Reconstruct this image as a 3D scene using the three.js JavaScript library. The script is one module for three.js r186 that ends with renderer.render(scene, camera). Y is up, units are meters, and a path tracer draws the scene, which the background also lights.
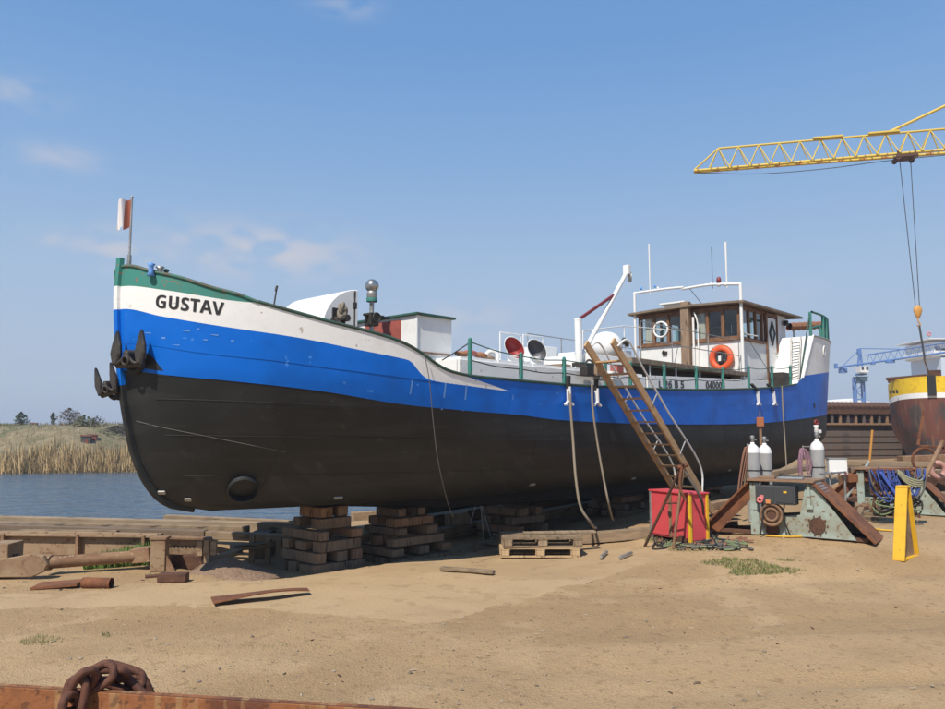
import * as THREE from 'three';
import { mergeGeometries, mergeVertices, toCreasedNormals } from 'three/addons/utils/BufferGeometryUtils.js';
import { RoundedBoxGeometry } from 'three/addons/geometries/RoundedBoxGeometry.js';
import { TextGeometry } from 'three/addons/geometries/TextGeometry.js';
import { FontLoader } from 'three/addons/loaders/FontLoader.js';

// ---------------------------------------------------------------- camera, sky, sun, exposure
const V = (x, y, z) => new THREE.Vector3(x, y, z);
const FPX = 780, HORIZON = 432, CAM_H = 1.9;                     // focal length and horizon in pixels of a 945 x 709 picture
const pitch = Math.atan((HORIZON - 354.5) / FPX);
const scene = new THREE.Scene();
const camera = new THREE.PerspectiveCamera(2 * Math.atan(354.5 / FPX) * 180 / Math.PI, 4 / 3, 0.1, 3000);
camera.position.set(0, CAM_H, 0);
camera.rotation.x = pitch;
scene.add(camera);

const SUN_AZ = 28 * Math.PI / 180, SUN_EL = 51 * Math.PI / 180;  // azimuth measured to the left of straight behind the camera
const sunDir = V(-Math.sin(SUN_AZ) * Math.cos(SUN_EL), Math.sin(SUN_EL), Math.cos(SUN_AZ) * Math.cos(SUN_EL));
const sun = new THREE.DirectionalLight(new THREE.Color().setRGB(1.0, 0.93, 0.82), 4.9);
sun.position.copy(sunDir.clone().multiplyScalar(90)).add(V(4, 0, -18));
sun.target.position.set(4, 0, -18); scene.add(sun.target);
sun.castShadow = true; sun.shadow.mapSize.set(4096, 4096);
Object.assign(sun.shadow.camera, { left: -60, right: 60, top: 60, bottom: -60, near: 1, far: 260 });
scene.add(sun);

const renderer = new THREE.WebGLRenderer({ antialias: true });
renderer.toneMapping = THREE.LinearToneMapping;
renderer.toneMappingExposure = 1.05;
renderer.shadowMap.enabled = true;

// seeded random numbers and noise
function rng(seed) { let a = seed >>> 0; return () => { a = (a + 0x6D2B79F5) >>> 0; let t = a; t = Math.imul(t ^ (t >>> 15), t | 1); t ^= t + Math.imul(t ^ (t >>> 7), t | 61); return ((t ^ (t >>> 14)) >>> 0) / 4294967296; }; }
const R = rng(7);
const rr = (a, b) => a + (b - a) * R();
const clamp = (x, a = 0, b = 1) => Math.min(b, Math.max(a, x));
const sstep = (a, b, x) => { const t = clamp((x - a) / (b - a)); return t * t * (3 - 2 * t); };
const lerp = (a, b, t) => a + (b - a) * t;
const hash = (x, y) => { let h = Math.imul(x | 0, 374761393) + Math.imul(y | 0, 668265263); h = Math.imul(h ^ (h >>> 13), 1274126177); return ((h ^ (h >>> 16)) >>> 0) / 4294967296; };
function vnoise(x, y, px = 0, py = 0) {                          // value noise, period px, py when given
  const xi = Math.floor(x), yi = Math.floor(y), fx = x - xi, fy = y - yi;
  const w = (v, p) => p ? ((v % p) + p) % p : v;
  const u = fx * fx * (3 - 2 * fx), v = fy * fy * (3 - 2 * fy);
  const a = hash(w(xi, px), w(yi, py)), b = hash(w(xi + 1, px), w(yi, py)), c = hash(w(xi, px), w(yi + 1, py)), d = hash(w(xi + 1, px), w(yi + 1, py));
  return a + (b - a) * u + (c - a) * v + (a - b - c + d) * u * v;
}
function fbm2(x, y, oct, px, py) { let s = 0, a = 0.5, t = 0; for (let i = 0; i < oct; i++) { s += a * vnoise(x + 0.37 * i, y + 0.61 * i, px, py); t += a; a *= 0.5; x *= 2; y *= 2; px *= 2; py *= 2; } return s / t; }
function fbm(x, y, oct = 4, p = 0) { let s = 0, a = 0.5, t = 0; for (let i = 0; i < oct; i++) { s += a * vnoise(x + i * 17.3 * (p ? 0 : 1), y, p, p); t += a; a *= 0.5; if (p) { x *= 2; y *= 2; p *= 2; } else { const q = 1.62 * x - 1.17 * y; y = 1.17 * x + 1.62 * y; x = q; } } return s / t; }

// the sky: clear spring air, pale at the horizon, with a few thin fair-weather wisps
{
  const W = 2048, H = 1024, d = new Float32Array(W * H * 4);
  const tab = [[0, 0.47, 0.545, 0.65], [0.08, 0.43, 0.53, 0.67], [0.187, 0.365, 0.505, 0.70], [0.33, 0.235, 0.405, 0.675], [0.48, 0.148, 0.318, 0.625], [0.85, 0.10, 0.24, 0.52], [1.571, 0.075, 0.19, 0.44]];
  const air = e => { let i = 1; while (i < tab.length - 1 && e > tab[i][0]) i++; const p = tab[i - 1], q = tab[i], t = clamp((e - p[0]) / (q[0] - p[0])); return [lerp(p[1], q[1], t), lerp(p[2], q[2], t), lerp(p[3], q[3], t)]; };
  // thin wisps: bearing to the right of the view, elevation, half width, half height (degrees), strength; the same sparse kind goes on all round
  const wq = rng(12), wisps = [[-15.5, 12.8, 6.0, 1.5, 0.62], [-24.5, 12.2, 3.2, 1.2, 0.5], [-28.6, 17.6, 2.2, 0.7, 0.34], [-31, 21, 2.2, 0.9, 0.30], [-29, 12.4, 1.0, 0.4, 0.35], [-9.5, 29.3, 2.2, 0.6, 0.26], [-1.0, 8.2, 4.5, 1.2, 0.26], [20, 9.5, 4, 0.9, 0.16], [12, 10, 3, 0.8, 0.14]];
  for (let k = 0; k < 46; k++) { const az = 38 + 284 * wq(); wisps.push([az > 180 ? az - 360 : az, 7 + 34 * Math.pow(wq(), 1.5), 2 + 5 * wq(), 0.6 + 1.2 * wq(), 0.16 + 0.24 * wq()]); }
  for (let j = 0; j < H; j++) {
    const el = ((j + 0.5) / H - 0.5) * Math.PI, e = Math.max(0, el), c = air(e), ed = e * 57.2958;
    for (let i = 0; i < W; i++) {
      let bearing = ((i + 0.5) / W) * 360 - 90; bearing = ((bearing % 360) + 540) % 360 - 180;      // 0 straight ahead of the camera
      let cl = 0;
      if (ed > 3 && ed < 50) for (const [wa, we, ww, wh, st] of wisps) { let da = bearing - wa; da = ((da + 540) % 360) - 180; const q = (da / ww) ** 2 + ((ed - we) / wh) ** 2; if (q < 4.5) { const n = fbm(bearing * 0.5 + wa * 3 + 200, ed * 1.3 + we, 5); cl = Math.max(cl, st * Math.exp(-q * 0.9) * sstep(0.26, 0.62, n) * 1.35); } }
      const o = (j * W + i) * 4, whc = [0.62, 0.60, 0.64];
      for (let m = 0; m < 3; m++) d[o + m] = lerp(c[m], whc[m], Math.min(0.8, cl));
      d[o + 3] = 1;
    }
  }
  const t = new THREE.DataTexture(d, W, H, THREE.RGBAFormat, THREE.FloatType);
  t.mapping = THREE.EquirectangularReflectionMapping; t.magFilter = t.minFilter = THREE.LinearFilter; t.needsUpdate = true;
  scene.background = t; scene.environment = t;
  scene.environmentIntensity = 1.0;
}

// ---------------------------------------------------------------- pixels to places
function rayDir(px, py) {
  const x = px - 472.5, y = 354.5 - py;
  return V(x, y * Math.cos(pitch) + FPX * Math.sin(pitch), -FPX * Math.cos(pitch) + y * Math.sin(pitch)).normalize();
}
const CAM = V(0, CAM_H, 0);
function G(px, py, h = 0) { const d = rayDir(px, py); const t = (h - CAM_H) / d.y; return CAM.clone().addScaledVector(d, t); }      // on the plane y = h
function AD(px, py, D) { const d = rayDir(px, py); return CAM.clone().addScaledVector(d, D / -d.z); }                              // at a distance in front of the camera

// ---------------------------------------------------------------- names, labels, helpers
const taken = new Map();
function numbered(n) { const k = taken.get(n) || 0; taken.set(n, k + 1); return k ? `${n}_${String(k).padStart(3, '0')}` : n; }
function tag(o, label, category, group) { o.userData.label = label; o.userData.category = category; if (group) o.userData.group = group; return o; }
function thing(name, label, category, pos = [0, 0, 0], turn = 0, group) {
  const o = new THREE.Group(); o.name = numbered(name); o.position.set(...pos); o.rotation.y = turn; scene.add(o);
  return tag(o, label, category, group);
}
function mesh(name, geo, mat, parent, label) {
  let g = Array.isArray(geo) ? merge(geo) : geo;
  const m = new THREE.Mesh(g, mat); m.castShadow = m.receiveShadow = true;
  if (!parent) { m.name = numbered(name); scene.add(m); } else { m.name = name; parent.add(m); }
  if (label) m.userData.label = label;
  return m;
}
function struct(name, geo, mat) { const m = mesh(name, geo, mat); m.userData.kind = 'structure'; return m; }
function merge(list) {
  list = list.filter(Boolean).map(g => { const k = g.index ? g.toNonIndexed() : g; for (const a of Object.keys(k.attributes)) if (!['position', 'normal', 'uv'].includes(a)) k.deleteAttribute(a); return k; });
  return list.length === 1 ? list[0] : mergeGeometries(list);
}
// boxes with uv in metres
function boxUV(g) {
  if (g.index) g = g.toNonIndexed();
  const p = g.attributes.position, n = g.attributes.normal, uv = new Float32Array(p.count * 2);
  for (let i = 0; i < p.count; i++) {
    const ax = Math.abs(n.getX(i)), ay = Math.abs(n.getY(i)), az = Math.abs(n.getZ(i));
    let u, v;
    if (ax >= ay && ax >= az) { u = p.getZ(i); v = p.getY(i); } else if (ay >= az) { u = p.getX(i); v = p.getZ(i); } else { u = p.getX(i); v = p.getY(i); }
    uv[2 * i] = u; uv[2 * i + 1] = v;
  }
  g.setAttribute('uv', new THREE.BufferAttribute(uv, 2)); return g;
}
function box(w, h, d, x = 0, y = 0, z = 0, rx = 0, ry = 0, rz = 0, off = 0) {     // chamfered box centred at x, y, z
  const c = Math.min(0.012, Math.min(w, h, d) * 0.16);
  let g = new RoundedBoxGeometry(w, h, d, 1, c);
  g = boxUV(g); if (off) { const u = g.attributes.uv; for (let i = 0; i < u.count; i++) u.setXY(i, u.getX(i) + off, u.getY(i) + off * 1.7); }
  if (rx || ry || rz) g.rotateX(rx).rotateY(ry).rotateZ(rz);
  return g.translate(x, y, z);
}
function pbox(w, h, d, x = 0, y = 0, z = 0) { return boxUV(new THREE.BoxGeometry(w, h, d)).translate(x, y, z); }
const UP = V(0, 1, 0);
function beam(a, b, w, h, roll = 0, off = 0) {                    // bar of section w x h between two points
  const d = b.clone().sub(a), L = d.length(); d.normalize();
  const c = Math.min(0.01, Math.min(w, h) * 0.16);
  let g = boxUV(new RoundedBoxGeometry(w, L, h, 1, c));
  if (off) { const u = g.attributes.uv; for (let i = 0; i < u.count; i++) u.setXY(i, u.getX(i) + off, u.getY(i) + off * 1.7); }
  // local y -> d, local x -> horizontal
  let x = V(0, 1, 0).cross(d); if (x.length() < 1e-3) x.set(1, 0, 0); x.normalize();
  let z = x.clone().cross(d).normalize();
  if (roll) { const q = new THREE.Quaternion().setFromAxisAngle(d, roll); x.applyQuaternion(q); z.applyQuaternion(q); }
  const m = new THREE.Matrix4().makeBasis(x, d, z); m.setPosition(a.clone().add(b).multiplyScalar(0.5));
  return g.applyMatrix4(m);
}
function rod(a, b, r, seg = 8, r2 = r) {
  const d = b.clone().sub(a), L = d.length(); d.normalize();
  const g = new THREE.CylinderGeometry(r2, r, L, seg, 1);
  const u = g.attributes.uv; for (let i = 0; i < u.count; i++) u.setXY(i, u.getX(i) * 6.283 * r, u.getY(i) * L);
  const q = new THREE.Quaternion().setFromUnitVectors(UP, d);
  g.applyQuaternion(q); const c = a.clone().add(b).multiplyScalar(0.5); return g.translate(c.x, c.y, c.z);
}
function tube(pts, r, seg = 40, rad = 6, closed = false) {
  const c = new THREE.CatmullRomCurve3(pts, closed, 'centripetal');
  const g = new THREE.TubeGeometry(c, seg, r, rad, closed); const L = c.getLength();
  const u = g.attributes.uv; for (let i = 0; i < u.count; i++) u.setXY(i, u.getX(i) * L, u.getY(i) * 6.283 * r); return g;
}
function lathe(prof, seg = 24) { return new THREE.LatheGeometry(prof.map(p => new THREE.Vector2(p[0], p[1])), seg); }
function extrude(pts, depth, bevel = 0.006) {                     // outline in x, y pushed along z, centred on z = 0
  const s = new THREE.Shape(pts.map(p => new THREE.Vector2(p[0], p[1])));
  const g = new THREE.ExtrudeGeometry(s, { depth: depth - 2 * bevel, bevelEnabled: bevel > 0, bevelSize: bevel, bevelThickness: bevel, bevelSegments: 1, bevelOffset: -bevel, steps: 1 });
  return boxUV(g.translate(0, 0, -depth / 2 + bevel));
}
const v3 = a => V(a[0], a[1], a[2]);

// ---------------------------------------------------------------- materials
const lin = (r, g, b) => new THREE.Color().setRGB(r, g, b);
const TEX = [];
function tex(size, fn, rep = 1, srgb = true) {                    // fn(u, v) in 0..1 -> [r, g, b] linear (or a number for a height)
  const d = new Uint8Array(size * size * 4), enc = x => Math.round(255 * clamp(srgb ? (x <= 0.0031308 ? 12.92 * x : 1.055 * Math.pow(x, 1 / 2.4) - 0.055) : x));
  for (let j = 0; j < size; j++) for (let i = 0; i < size; i++) {
    const c = fn(i / size, j / size), o = (j * size + i) * 4;
    if (typeof c === 'number') d[o] = d[o + 1] = d[o + 2] = enc(c); else { d[o] = enc(c[0]); d[o + 1] = enc(c[1]); d[o + 2] = enc(c[2]); }
    d[o + 3] = 255;
  }
  const t = new THREE.DataTexture(d, size, size, THREE.RGBAFormat);
  t.wrapS = t.wrapT = THREE.RepeatWrapping; t.magFilter = THREE.LinearFilter; t.minFilter = THREE.LinearMipmapLinearFilter; t.generateMipmaps = true;
  if (srgb) t.colorSpace = THREE.SRGBColorSpace;
  t.repeat.set(1 / rep, 1 / rep); t.needsUpdate = true; return t;
}
const mix3 = (a, b, t) => [lerp(a[0], b[0], t), lerp(a[1], b[1], t), lerp(a[2], b[2], t)];
function std(color, rough = 0.7, metal = 0, extra = {}) { return new THREE.MeshStandardMaterial({ color, roughness: rough, metalness: metal, ...extra }); }
const bumpFine = tex(256, (u, v) => fbm(u * 16, v * 16, 4, 16), 0.5, false);
const bumpWave = tex(256, (u, v) => fbm(u * 4, v * 4, 4, 4), 2.4, false);
// painted or weathered surface: base colour with stains of a second and specks of a third colour
function weathered(size, rep, base, stain, speck, { cover = 0.5, soft = 0.18, sp = 0.72, streak = 1, f = 5 } = {}) {
  return tex(size, (u, v) => {
    const n = fbm(u * f, v * f * streak, 5, f) ;
    const n2 = fbm(u * f * 4 + 3.3, v * f * 4 + 1.7, 3, f * 4);
    let c = mix3(base, stain, sstep(1 - cover - soft, 1 - cover + soft, n * 0.8 + n2 * 0.2));
    c = mix3(c, speck, sstep(sp, sp + 0.08, n2) * 0.8);
    const g = 0.93 + 0.14 * hash(Math.floor(u * size), Math.floor(v * size));
    return [c[0] * g, c[1] * g, c[2] * g];
  }, rep);
}
function woodTex(base, dark, rep = 1.2, size = 256) {
  return tex(size, (u, v) => {                                    // grain along v
    const w = fbm2(u * 3, v * 2, 3, 3, 2);
    const g = fbm2(u * 32 + w * 4, v * 2, 4, 32, 2), g2 = vnoise(u * 96, v * 8, 96, 8), st = fbm2(u * 4 + 9, v * 4, 4, 4, 4), cr = fbm2(u * 22 + w * 2, v * 3, 3, 22, 3);
    let c = mix3(base, dark, clamp(g * 0.9 + g2 * 0.35 - 0.3));
    c = mix3(c, dark.map(x => x * 0.45), sstep(0.70, 0.78, cr) * 0.8);
    return mix3(c, dark, sstep(0.55, 0.85, st) * 0.5);
  }, rep);
}
// ---------------------------------------------------------------- the ship's own frame: s aft from the stem head, h up from the yard, b to port (towards the camera)
const SHIP_TURN = 47.0 * Math.PI / 180;
const stemHead = AD(121, 262, 9.6);
const SO = V(stemHead.x, 0, stemHead.z);
const sc = Math.cos(SHIP_TURN), ss = Math.sin(SHIP_TURN);
function toShip(p) { const x = p.x - SO.x, z = p.z - SO.z; return V(x * sc - z * ss, p.y, x * ss + z * sc); }
function dirShip(d) { return V(d.x * sc - d.z * ss, d.y, d.x * ss + d.z * sc); }
function fromShip(p) { return V(SO.x + p.x * sc + p.z * ss, p.y, SO.z - p.x * ss + p.z * sc); }
const camS = toShip(CAM);
function onB(px, py, b) { const d = dirShip(rayDir(px, py)); return camS.clone().addScaledVector(d, (b - camS.z) / d.z); }     // ship point where the line of sight meets the plane b
function onS(px, py, s) { const d = dirShip(rayDir(px, py)); return camS.clone().addScaledVector(d, (s - camS.x) / d.x); }
function onH(px, py, h) { const d = dirShip(rayDir(px, py)); return camS.clone().addScaledVector(d, (h - camS.y) / d.y); }
function project(p) { const v = p.clone().sub(CAM); const y = v.y * Math.cos(pitch) + v.z * Math.sin(pitch), z = -v.y * Math.sin(pitch) + v.z * Math.cos(pitch); return [472.5 + FPX * v.x / -z, 354.5 - FPX * y / -z]; }
function interp(tab, x) { if (x <= tab[0][0]) return tab[0][1]; for (let i = 1; i < tab.length; i++) if (x <= tab[i][0]) { const [a, p] = tab[i - 1], [b, q] = tab[i]; return p + (q - p) * (x - a) / (b - a); } return tab[tab.length - 1][1]; }
function smoothTab(tab) {                                         // monotone-ish cubic through the table
  const n = tab.length, m = [];
  for (let i = 0; i < n; i++) { const a = tab[Math.max(0, i - 1)], b = tab[Math.min(n - 1, i + 1)]; m.push((b[1] - a[1]) / (b[0] - a[0])); }
  return x => { if (x <= tab[0][0]) return tab[0][1]; if (x >= tab[n - 1][0]) return tab[n - 1][1]; let i = 1; while (x > tab[i][0]) i++; const [x0, y0] = tab[i - 1], [x1, y1] = tab[i], h = x1 - x0, t = (x - x0) / h, t2 = t * t, t3 = t2 * t; return (2 * t3 - 3 * t2 + 1) * y0 + (t3 - 2 * t2 + t) * h * m[i - 1] + (-2 * t3 + 3 * t2) * y1 + (t3 - t2) * h * m[i]; };
}
const stemPx = [[121, 262], [118.5, 290], [118.5, 320], [120, 350], [123, 390], [127.5, 420], [133, 447], [141, 470], [152, 489], [163, 500], [176, 506]];
const stemTab = stemPx.map(([x, y]) => onB(x, y, 0)).map(p => [p.y, p.x]).sort((a, b) => a[0] - b[0]);
const HB = 0.86;                                                  // height of the flat bottom
stemTab.unshift([HB, stemTab[0][1] + 0.45]);
const stemS = smoothTab(stemTab);
const LOA = 20.98, BEAM = 2.3;
function midB(h) {                                                // midship half-breadth: flat bottom, round bilge, nearly upright side
  const Rb = 0.95, k = 2.16 + 0.06 * (h - 1.8);
  if (h >= HB + Rb) return k;
  const d = HB + Rb - h; return k - Rb + Math.sqrt(Math.max(0, Rb * Rb - d * d));
}
function hullB(s, h) {
  const s0 = stemS(h), lv = sstep(0.9, 2.7, h);
  const Lb = lerp(6.6, 4.6, lv), u = clamp((s - s0) / Lb);
  const p = lerp(1.75, 2.0, lv), q = lerp(1.35, 1.75, lv);
  let b = midB(h) * Math.pow(1 - Math.pow(1 - u, p), 1 / q);
  const Le = lerp(LOA - 1.3, LOA, sstep(0.75, 1.9, h)) + 0.12 * Math.max(0, h - 2.4), Ls = lerp(5.8, 3.6, sstep(0.9, 1.9, h));
  const w = clamp((Le - s) / Ls);
  b *= Math.pow(1 - Math.pow(1 - w, 2.2), 1 / 2.0);
  return b;
}
function onHull(px, py) {                                         // first point of the port side met by the line of sight
  const d = dirShip(rayDir(px, py)); let t0 = 2;
  for (let t = 2; t < 60; t += 0.02) { const p = camS.clone().addScaledVector(d, t); if (p.x > -0.3 && p.x < LOA + 0.3 && p.z < hullB(p.x, p.y) && p.z > -0.3) { let a = t0, b = t; for (let k = 0; k < 30; k++) { const m = (a + b) / 2, q = camS.clone().addScaledVector(d, m); if (q.z < hullB(q.x, q.y)) b = m; else a = m; } return camS.clone().addScaledVector(d, (a + b) / 2); } t0 = t; }
  return null;
}
// ---------------------------------------------------------------- materials of the ship
const M = {};
M.blue = new THREE.MeshPhysicalMaterial({ roughness: 0.42, specularIntensity: 0.45, map: weathered(1024, 3.2, [0.003, 0.138, 0.61], [0.003, 0.118, 0.52], [0.06, 0.24, 0.70], { cover: 0.42, sp: 0.80, f: 8 }), bumpMap: bumpWave, bumpScale: 0.022 });
M.black = std(0xffffff, 0.62, 0, { map: tex(1024, (u, v) => {
  const n = fbm(u * 5, v * 5, 5, 5), n2 = fbm(u * 22 + 3, v * 22, 4, 22), n3 = fbm(u * 3 + 8, v * 30, 3, 3);
  let c = mix3([0.0085, 0.0108, 0.0118], [0.0155, 0.0180, 0.0190], sstep(0.4, 0.62, n));
  c = mix3(c, [0.040, 0.042, 0.042], sstep(0.60, 0.74, n2) * 0.4 * sstep(0.45, 0.6, n));
  c = mix3(c, [0.06, 0.061, 0.06], sstep(0.80, 0.86, n2) * 0.4);
  return mix3(c, [0.030, 0.031, 0.031], sstep(0.55, 0.72, n3) * 0.35);
}, 3.6), bumpMap: bumpWave, bumpScale: 0.016 });
M.hullWhite = std(0xffffff, 0.55, 0, { map: weathered(512, 1.8, [0.82, 0.815, 0.79], [0.74, 0.72, 0.68], [0.40, 0.34, 0.27], { cover: 0.40, sp: 0.80 }), bumpMap: bumpWave, bumpScale: 0.01 });
M.white = std(0xffffff, 0.5, 0, { map: weathered(512, 1.5, [0.78, 0.78, 0.76], [0.70, 0.69, 0.65], [0.42, 0.36, 0.28], { cover: 0.36, sp: 0.84 }) });
M.green = std(0xffffff, 0.6, 0, { map: weathered(512, 1.0, [0.040, 0.22, 0.18], [0.065, 0.19, 0.15], [0.26, 0.13, 0.095], { cover: 0.42, sp: 0.72 }) });
M.capWood = std(0xffffff, 0.7, 0, { map: weathered(512, 0.9, [0.035, 0.17, 0.13], [0.11, 0.085, 0.055], [0.30, 0.10, 0.07], { cover: 0.45, sp: 0.70 }) });
M.capDark = std(0xffffff, 0.7, 0, { map: weathered(256, 0.9, [0.028, 0.10, 0.075], [0.045, 0.055, 0.042], [0.12, 0.09, 0.06], { cover: 0.46, sp: 0.78 }) });
M.wood = std(0xffffff, 0.62, 0, { map: woodTex([0.225, 0.108, 0.048], [0.085, 0.04, 0.02], 0.9) });
M.greyWood = std(0xffffff, 0.85, 0, { map: woodTex([0.32, 0.22, 0.145], [0.14, 0.095, 0.062], 1.1) });
M.deckWood = std(0xffffff, 0.85, 0, { map: woodTex([0.26, 0.20, 0.14], [0.11, 0.08, 0.055], 1.0) });
M.redPaint = std(0xffffff, 0.6, 0, { map: weathered(256, 0.8, [0.38, 0.10, 0.072], [0.30, 0.075, 0.055], [0.18, 0.07, 0.05]) });
M.darkRed = std(lin(0.20, 0.025, 0.025), 0.5);
M.charcoal = std(lin(0.045, 0.047, 0.05), 0.55);
M.blackIron = std(0xffffff, 0.6, 0.2, { map: weathered(256, 0.5, [0.035, 0.032, 0.028], [0.06, 0.048, 0.036], [0.12, 0.06, 0.03], { cover: 0.42 }) });
M.anchor = std(0xffffff, 0.62, 0.25, { map: weathered(256, 0.4, [0.045, 0.043, 0.040], [0.07, 0.056, 0.043], [0.12, 0.07, 0.042], { cover: 0.4, sp: 0.70 }) });
M.steel = std(lin(0.42, 0.41, 0.39), 0.32, 0.85);
M.galv = std(0xffffff, 0.5, 0.6, { map: weathered(256, 0.4, [0.40, 0.40, 0.39], [0.30, 0.29, 0.27], [0.2, 0.15, 0.1]) });
M.glass = new THREE.MeshPhysicalMaterial({ color: lin(0.93, 0.96, 0.95), roughness: 0.03, transmission: 1, thickness: 0, ior: 1.5 });
M.orange = std(0xffffff, 0.55, 0, { map: weathered(256, 0.5, [0.76, 0.115, 0.028], [0.66, 0.085, 0.024], [0.6, 0.3, 0.2]) });
M.rope = std(0xffffff, 0.95, 0, { map: tex(128, (u, v) => mix3([0.34, 0.29, 0.22], [0.16, 0.135, 0.10], sstep(0.3, 0.7, vnoise((u * 12 + v * 4) % 1 * 8, v * 8)))) });
M.rope.map.repeat.set(4, 30);
M.canvas = std(0xffffff, 0.95, 0, { map: weathered(256, 0.7, [0.34, 0.15, 0.07], [0.25, 0.11, 0.055], [0.42, 0.24, 0.14]) });
M.curtain = new THREE.MeshPhysicalMaterial({ color: lin(0.7, 0.66, 0.58), roughness: 1, transmission: 0.3, thickness: 0 });
M.paleBlue = std(lin(0.12, 0.30, 0.68), 0.6);
M.letter = std(lin(0.018, 0.017, 0.018), 0.6);
M.letterGrey = std(lin(0.055, 0.055, 0.055), 0.6);
M.rubber = std(lin(0.02, 0.02, 0.021), 0.8);
M.interior = std(lin(0.16, 0.10, 0.055), 0.85);

// ---------------------------------------------------------------- hull lines read off the photograph (s, h)
const trace = (px, extra = [], fix = []) => { const t = px.map(([x, y]) => onHull(x, y)).filter(Boolean).map(p => [p.x, p.y]).concat(fix).sort((a, b) => a[0] - b[0]); const out = []; for (const p of t) if (!out.length || p[0] - out[out.length - 1][0] > 0.03) out.push(p); const f = out[0]; out.unshift([-0.06, f[1] + (f[0] + 0.06) * 0.25]); return out.concat(extra); };
const Hs = smoothTab(trace([[130, 266], [150, 271], [180, 277.5], [210, 287], [240, 295], [258, 302], [290, 311], [330, 322], [370, 332], [396, 340], [411, 347], [424, 355], [436, 364], [449, 371], [470, 376], [500, 379], [570, 385], [650, 389], [700, 390], [750, 389], [780, 387], [796, 384.5]], [[16.8, 3.17], [21.5, 3.5]]));
const HsAft = smoothTab([[16.2, 3.12], [16.38, 3.20], [16.66, 3.34], [17.1, 3.40], [18.9, 3.58], [21.5, 3.78]]);
const sTop = onHull(258, 302).x, sTail = onHull(449, 371).x, pTip = onHull(510, 391.5), sTip = pTip.x, sSplit = onHull(440, 382).x;
const Hg = smoothTab(trace([[130, 286], [160, 289.5], [217, 298.5], [245, 302]], [[sTop, Hs(sTop) - 0.006]]));
const HwT = trace([[128, 309], [160, 316], [220, 326], [300, 338], [360, 350], [400, 358], [411, 361.5], [418, 370], [425, 377.5], [440, 382], [470, 386], [490, 388.8]], [[sTip, pTip.y]]);
const Hw = smoothTab(HwT);
const Hu = smoothTab([[sTail, Hs(sTail)], [lerp(sTail, sTip, 0.5), lerp(Hs(sTail), pTip.y, 0.5)], [sTip, pTip.y]]);
const Hk = smoothTab(trace([[166, 375], [220, 380], [320, 391], [400, 404], [470, 411], [520, 415], [560, 420], [650, 424], [740, 424], [780, 421.5], [825, 415]], [[21.5, 2.58]]));
const Hm = smoothTab(trace([[133, 344], [200, 353], [280, 361.5], [320, 367], [412, 378.8]], HwT.filter(p => p[0] >= sSplit - 0.01)));
const endS = h => lerp(LOA - 1.3, LOA, sstep(0.75, 1.9, h)) + 0.12 * Math.max(0, h - 2.4);
function hullStrip(lo, hi, sA, sB, { side = 1, nU = 90, nV = 6, off = 0, pv = 1, wu = null } = {}) {
  const pos = [], uv = [], idx = [];
  const fa = typeof sA === 'function' ? sA : () => sA, fb = typeof sB === 'function' ? sB : () => sB;
  for (let j = 0; j <= nV; j++) {
    const v = Math.pow(j / nV, pv); let acc = 0, prev = null;
    for (let i = 0; i <= nU; i++) {
      let u = i / nU; u = wu ? wu(u) : u; let s = u * 10, h = 0;
      for (let k = 0; k < 8; k++) {
        h = lerp(lo(s), hi(s), v);
        const a = fa(v), b = fb(v), s0 = a === null ? stemS(h) : Math.max(a, stemS(h)), s1 = b === null ? endS(h) : Math.min(b, endS(h));
        s = lerp(s0, s1, u);
      }
      const p = V(s, h, side * (hullB(s, h) + (typeof off === 'function' ? off(v) : off)));
      if (prev) acc += p.distanceTo(prev); prev = p;
      pos.push(p.x, p.y, p.z); uv.push(acc + (fa(v) || 0), h);
    }
  }
  for (let j = 0; j < nV; j++) for (let i = 0; i < nU; i++) {
    const a = j * (nU + 1) + i, b = a + 1, c = a + nU + 1, d = c + 1;
    if (side > 0) idx.push(a, b, d, a, d, c); else idx.push(a, d, b, a, c, d);
  }
  const g = new THREE.BufferGeometry();
  g.setAttribute('position', new THREE.Float32BufferAttribute(pos, 3)); g.setAttribute('uv', new THREE.Float32BufferAttribute(uv, 2)); g.setIndex(idx); g.computeVertexNormals();
  return g;
}
const bowDense = u => Math.pow(u, 1.8), bothDense = u => (Math.pow(u, 1.8) + 0.25 * (1 - Math.pow(1 - u, 4))) / 1.25;
const two = f => [f(1), f(-1)];

const ship = new THREE.Group(); ship.name = numbered('ship'); ship.position.copy(SO); ship.rotation.y = SHIP_TURN; scene.add(ship);
tag(ship, 'old blue and black motor ship with white bow band, propped up ashore on timber blocks', 'ship');
mesh('bottom_plating', [...two(s => hullStrip(() => HB, Hk, null, null, { side: s, nU: 130, nV: 18, pv: 1.7, wu: bothDense })), ...(() => {
  const pos = [], uv = [], idx = []; const n = 80, s0 = stemS(HB), s1 = endS(HB);
  for (let i = 0; i <= n; i++) { const s = lerp(s0, s1, i / n), b = hullB(s, HB); pos.push(s, HB, b, s, HB - 0.012, 0, s, HB, -b); uv.push(s, b, s, 0, s, -b); }
  for (let i = 0; i < n; i++) { const a = i * 3, b = a + 3; idx.push(a, a + 1, b + 1, a, b + 1, b, a + 1, a + 2, b + 2, a + 1, b + 2, b + 1); }
  const g = new THREE.BufferGeometry(); g.setAttribute('position', new THREE.Float32BufferAttribute(pos, 3)); g.setAttribute('uv', new THREE.Float32BufferAttribute(uv, 2)); g.setIndex(idx); g.computeVertexNormals(); return [g];
})()], M.black, ship);
const LAP = 0.007, topOf = x => x < 16.2 ? Hs(x) : HsAft(x);
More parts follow.
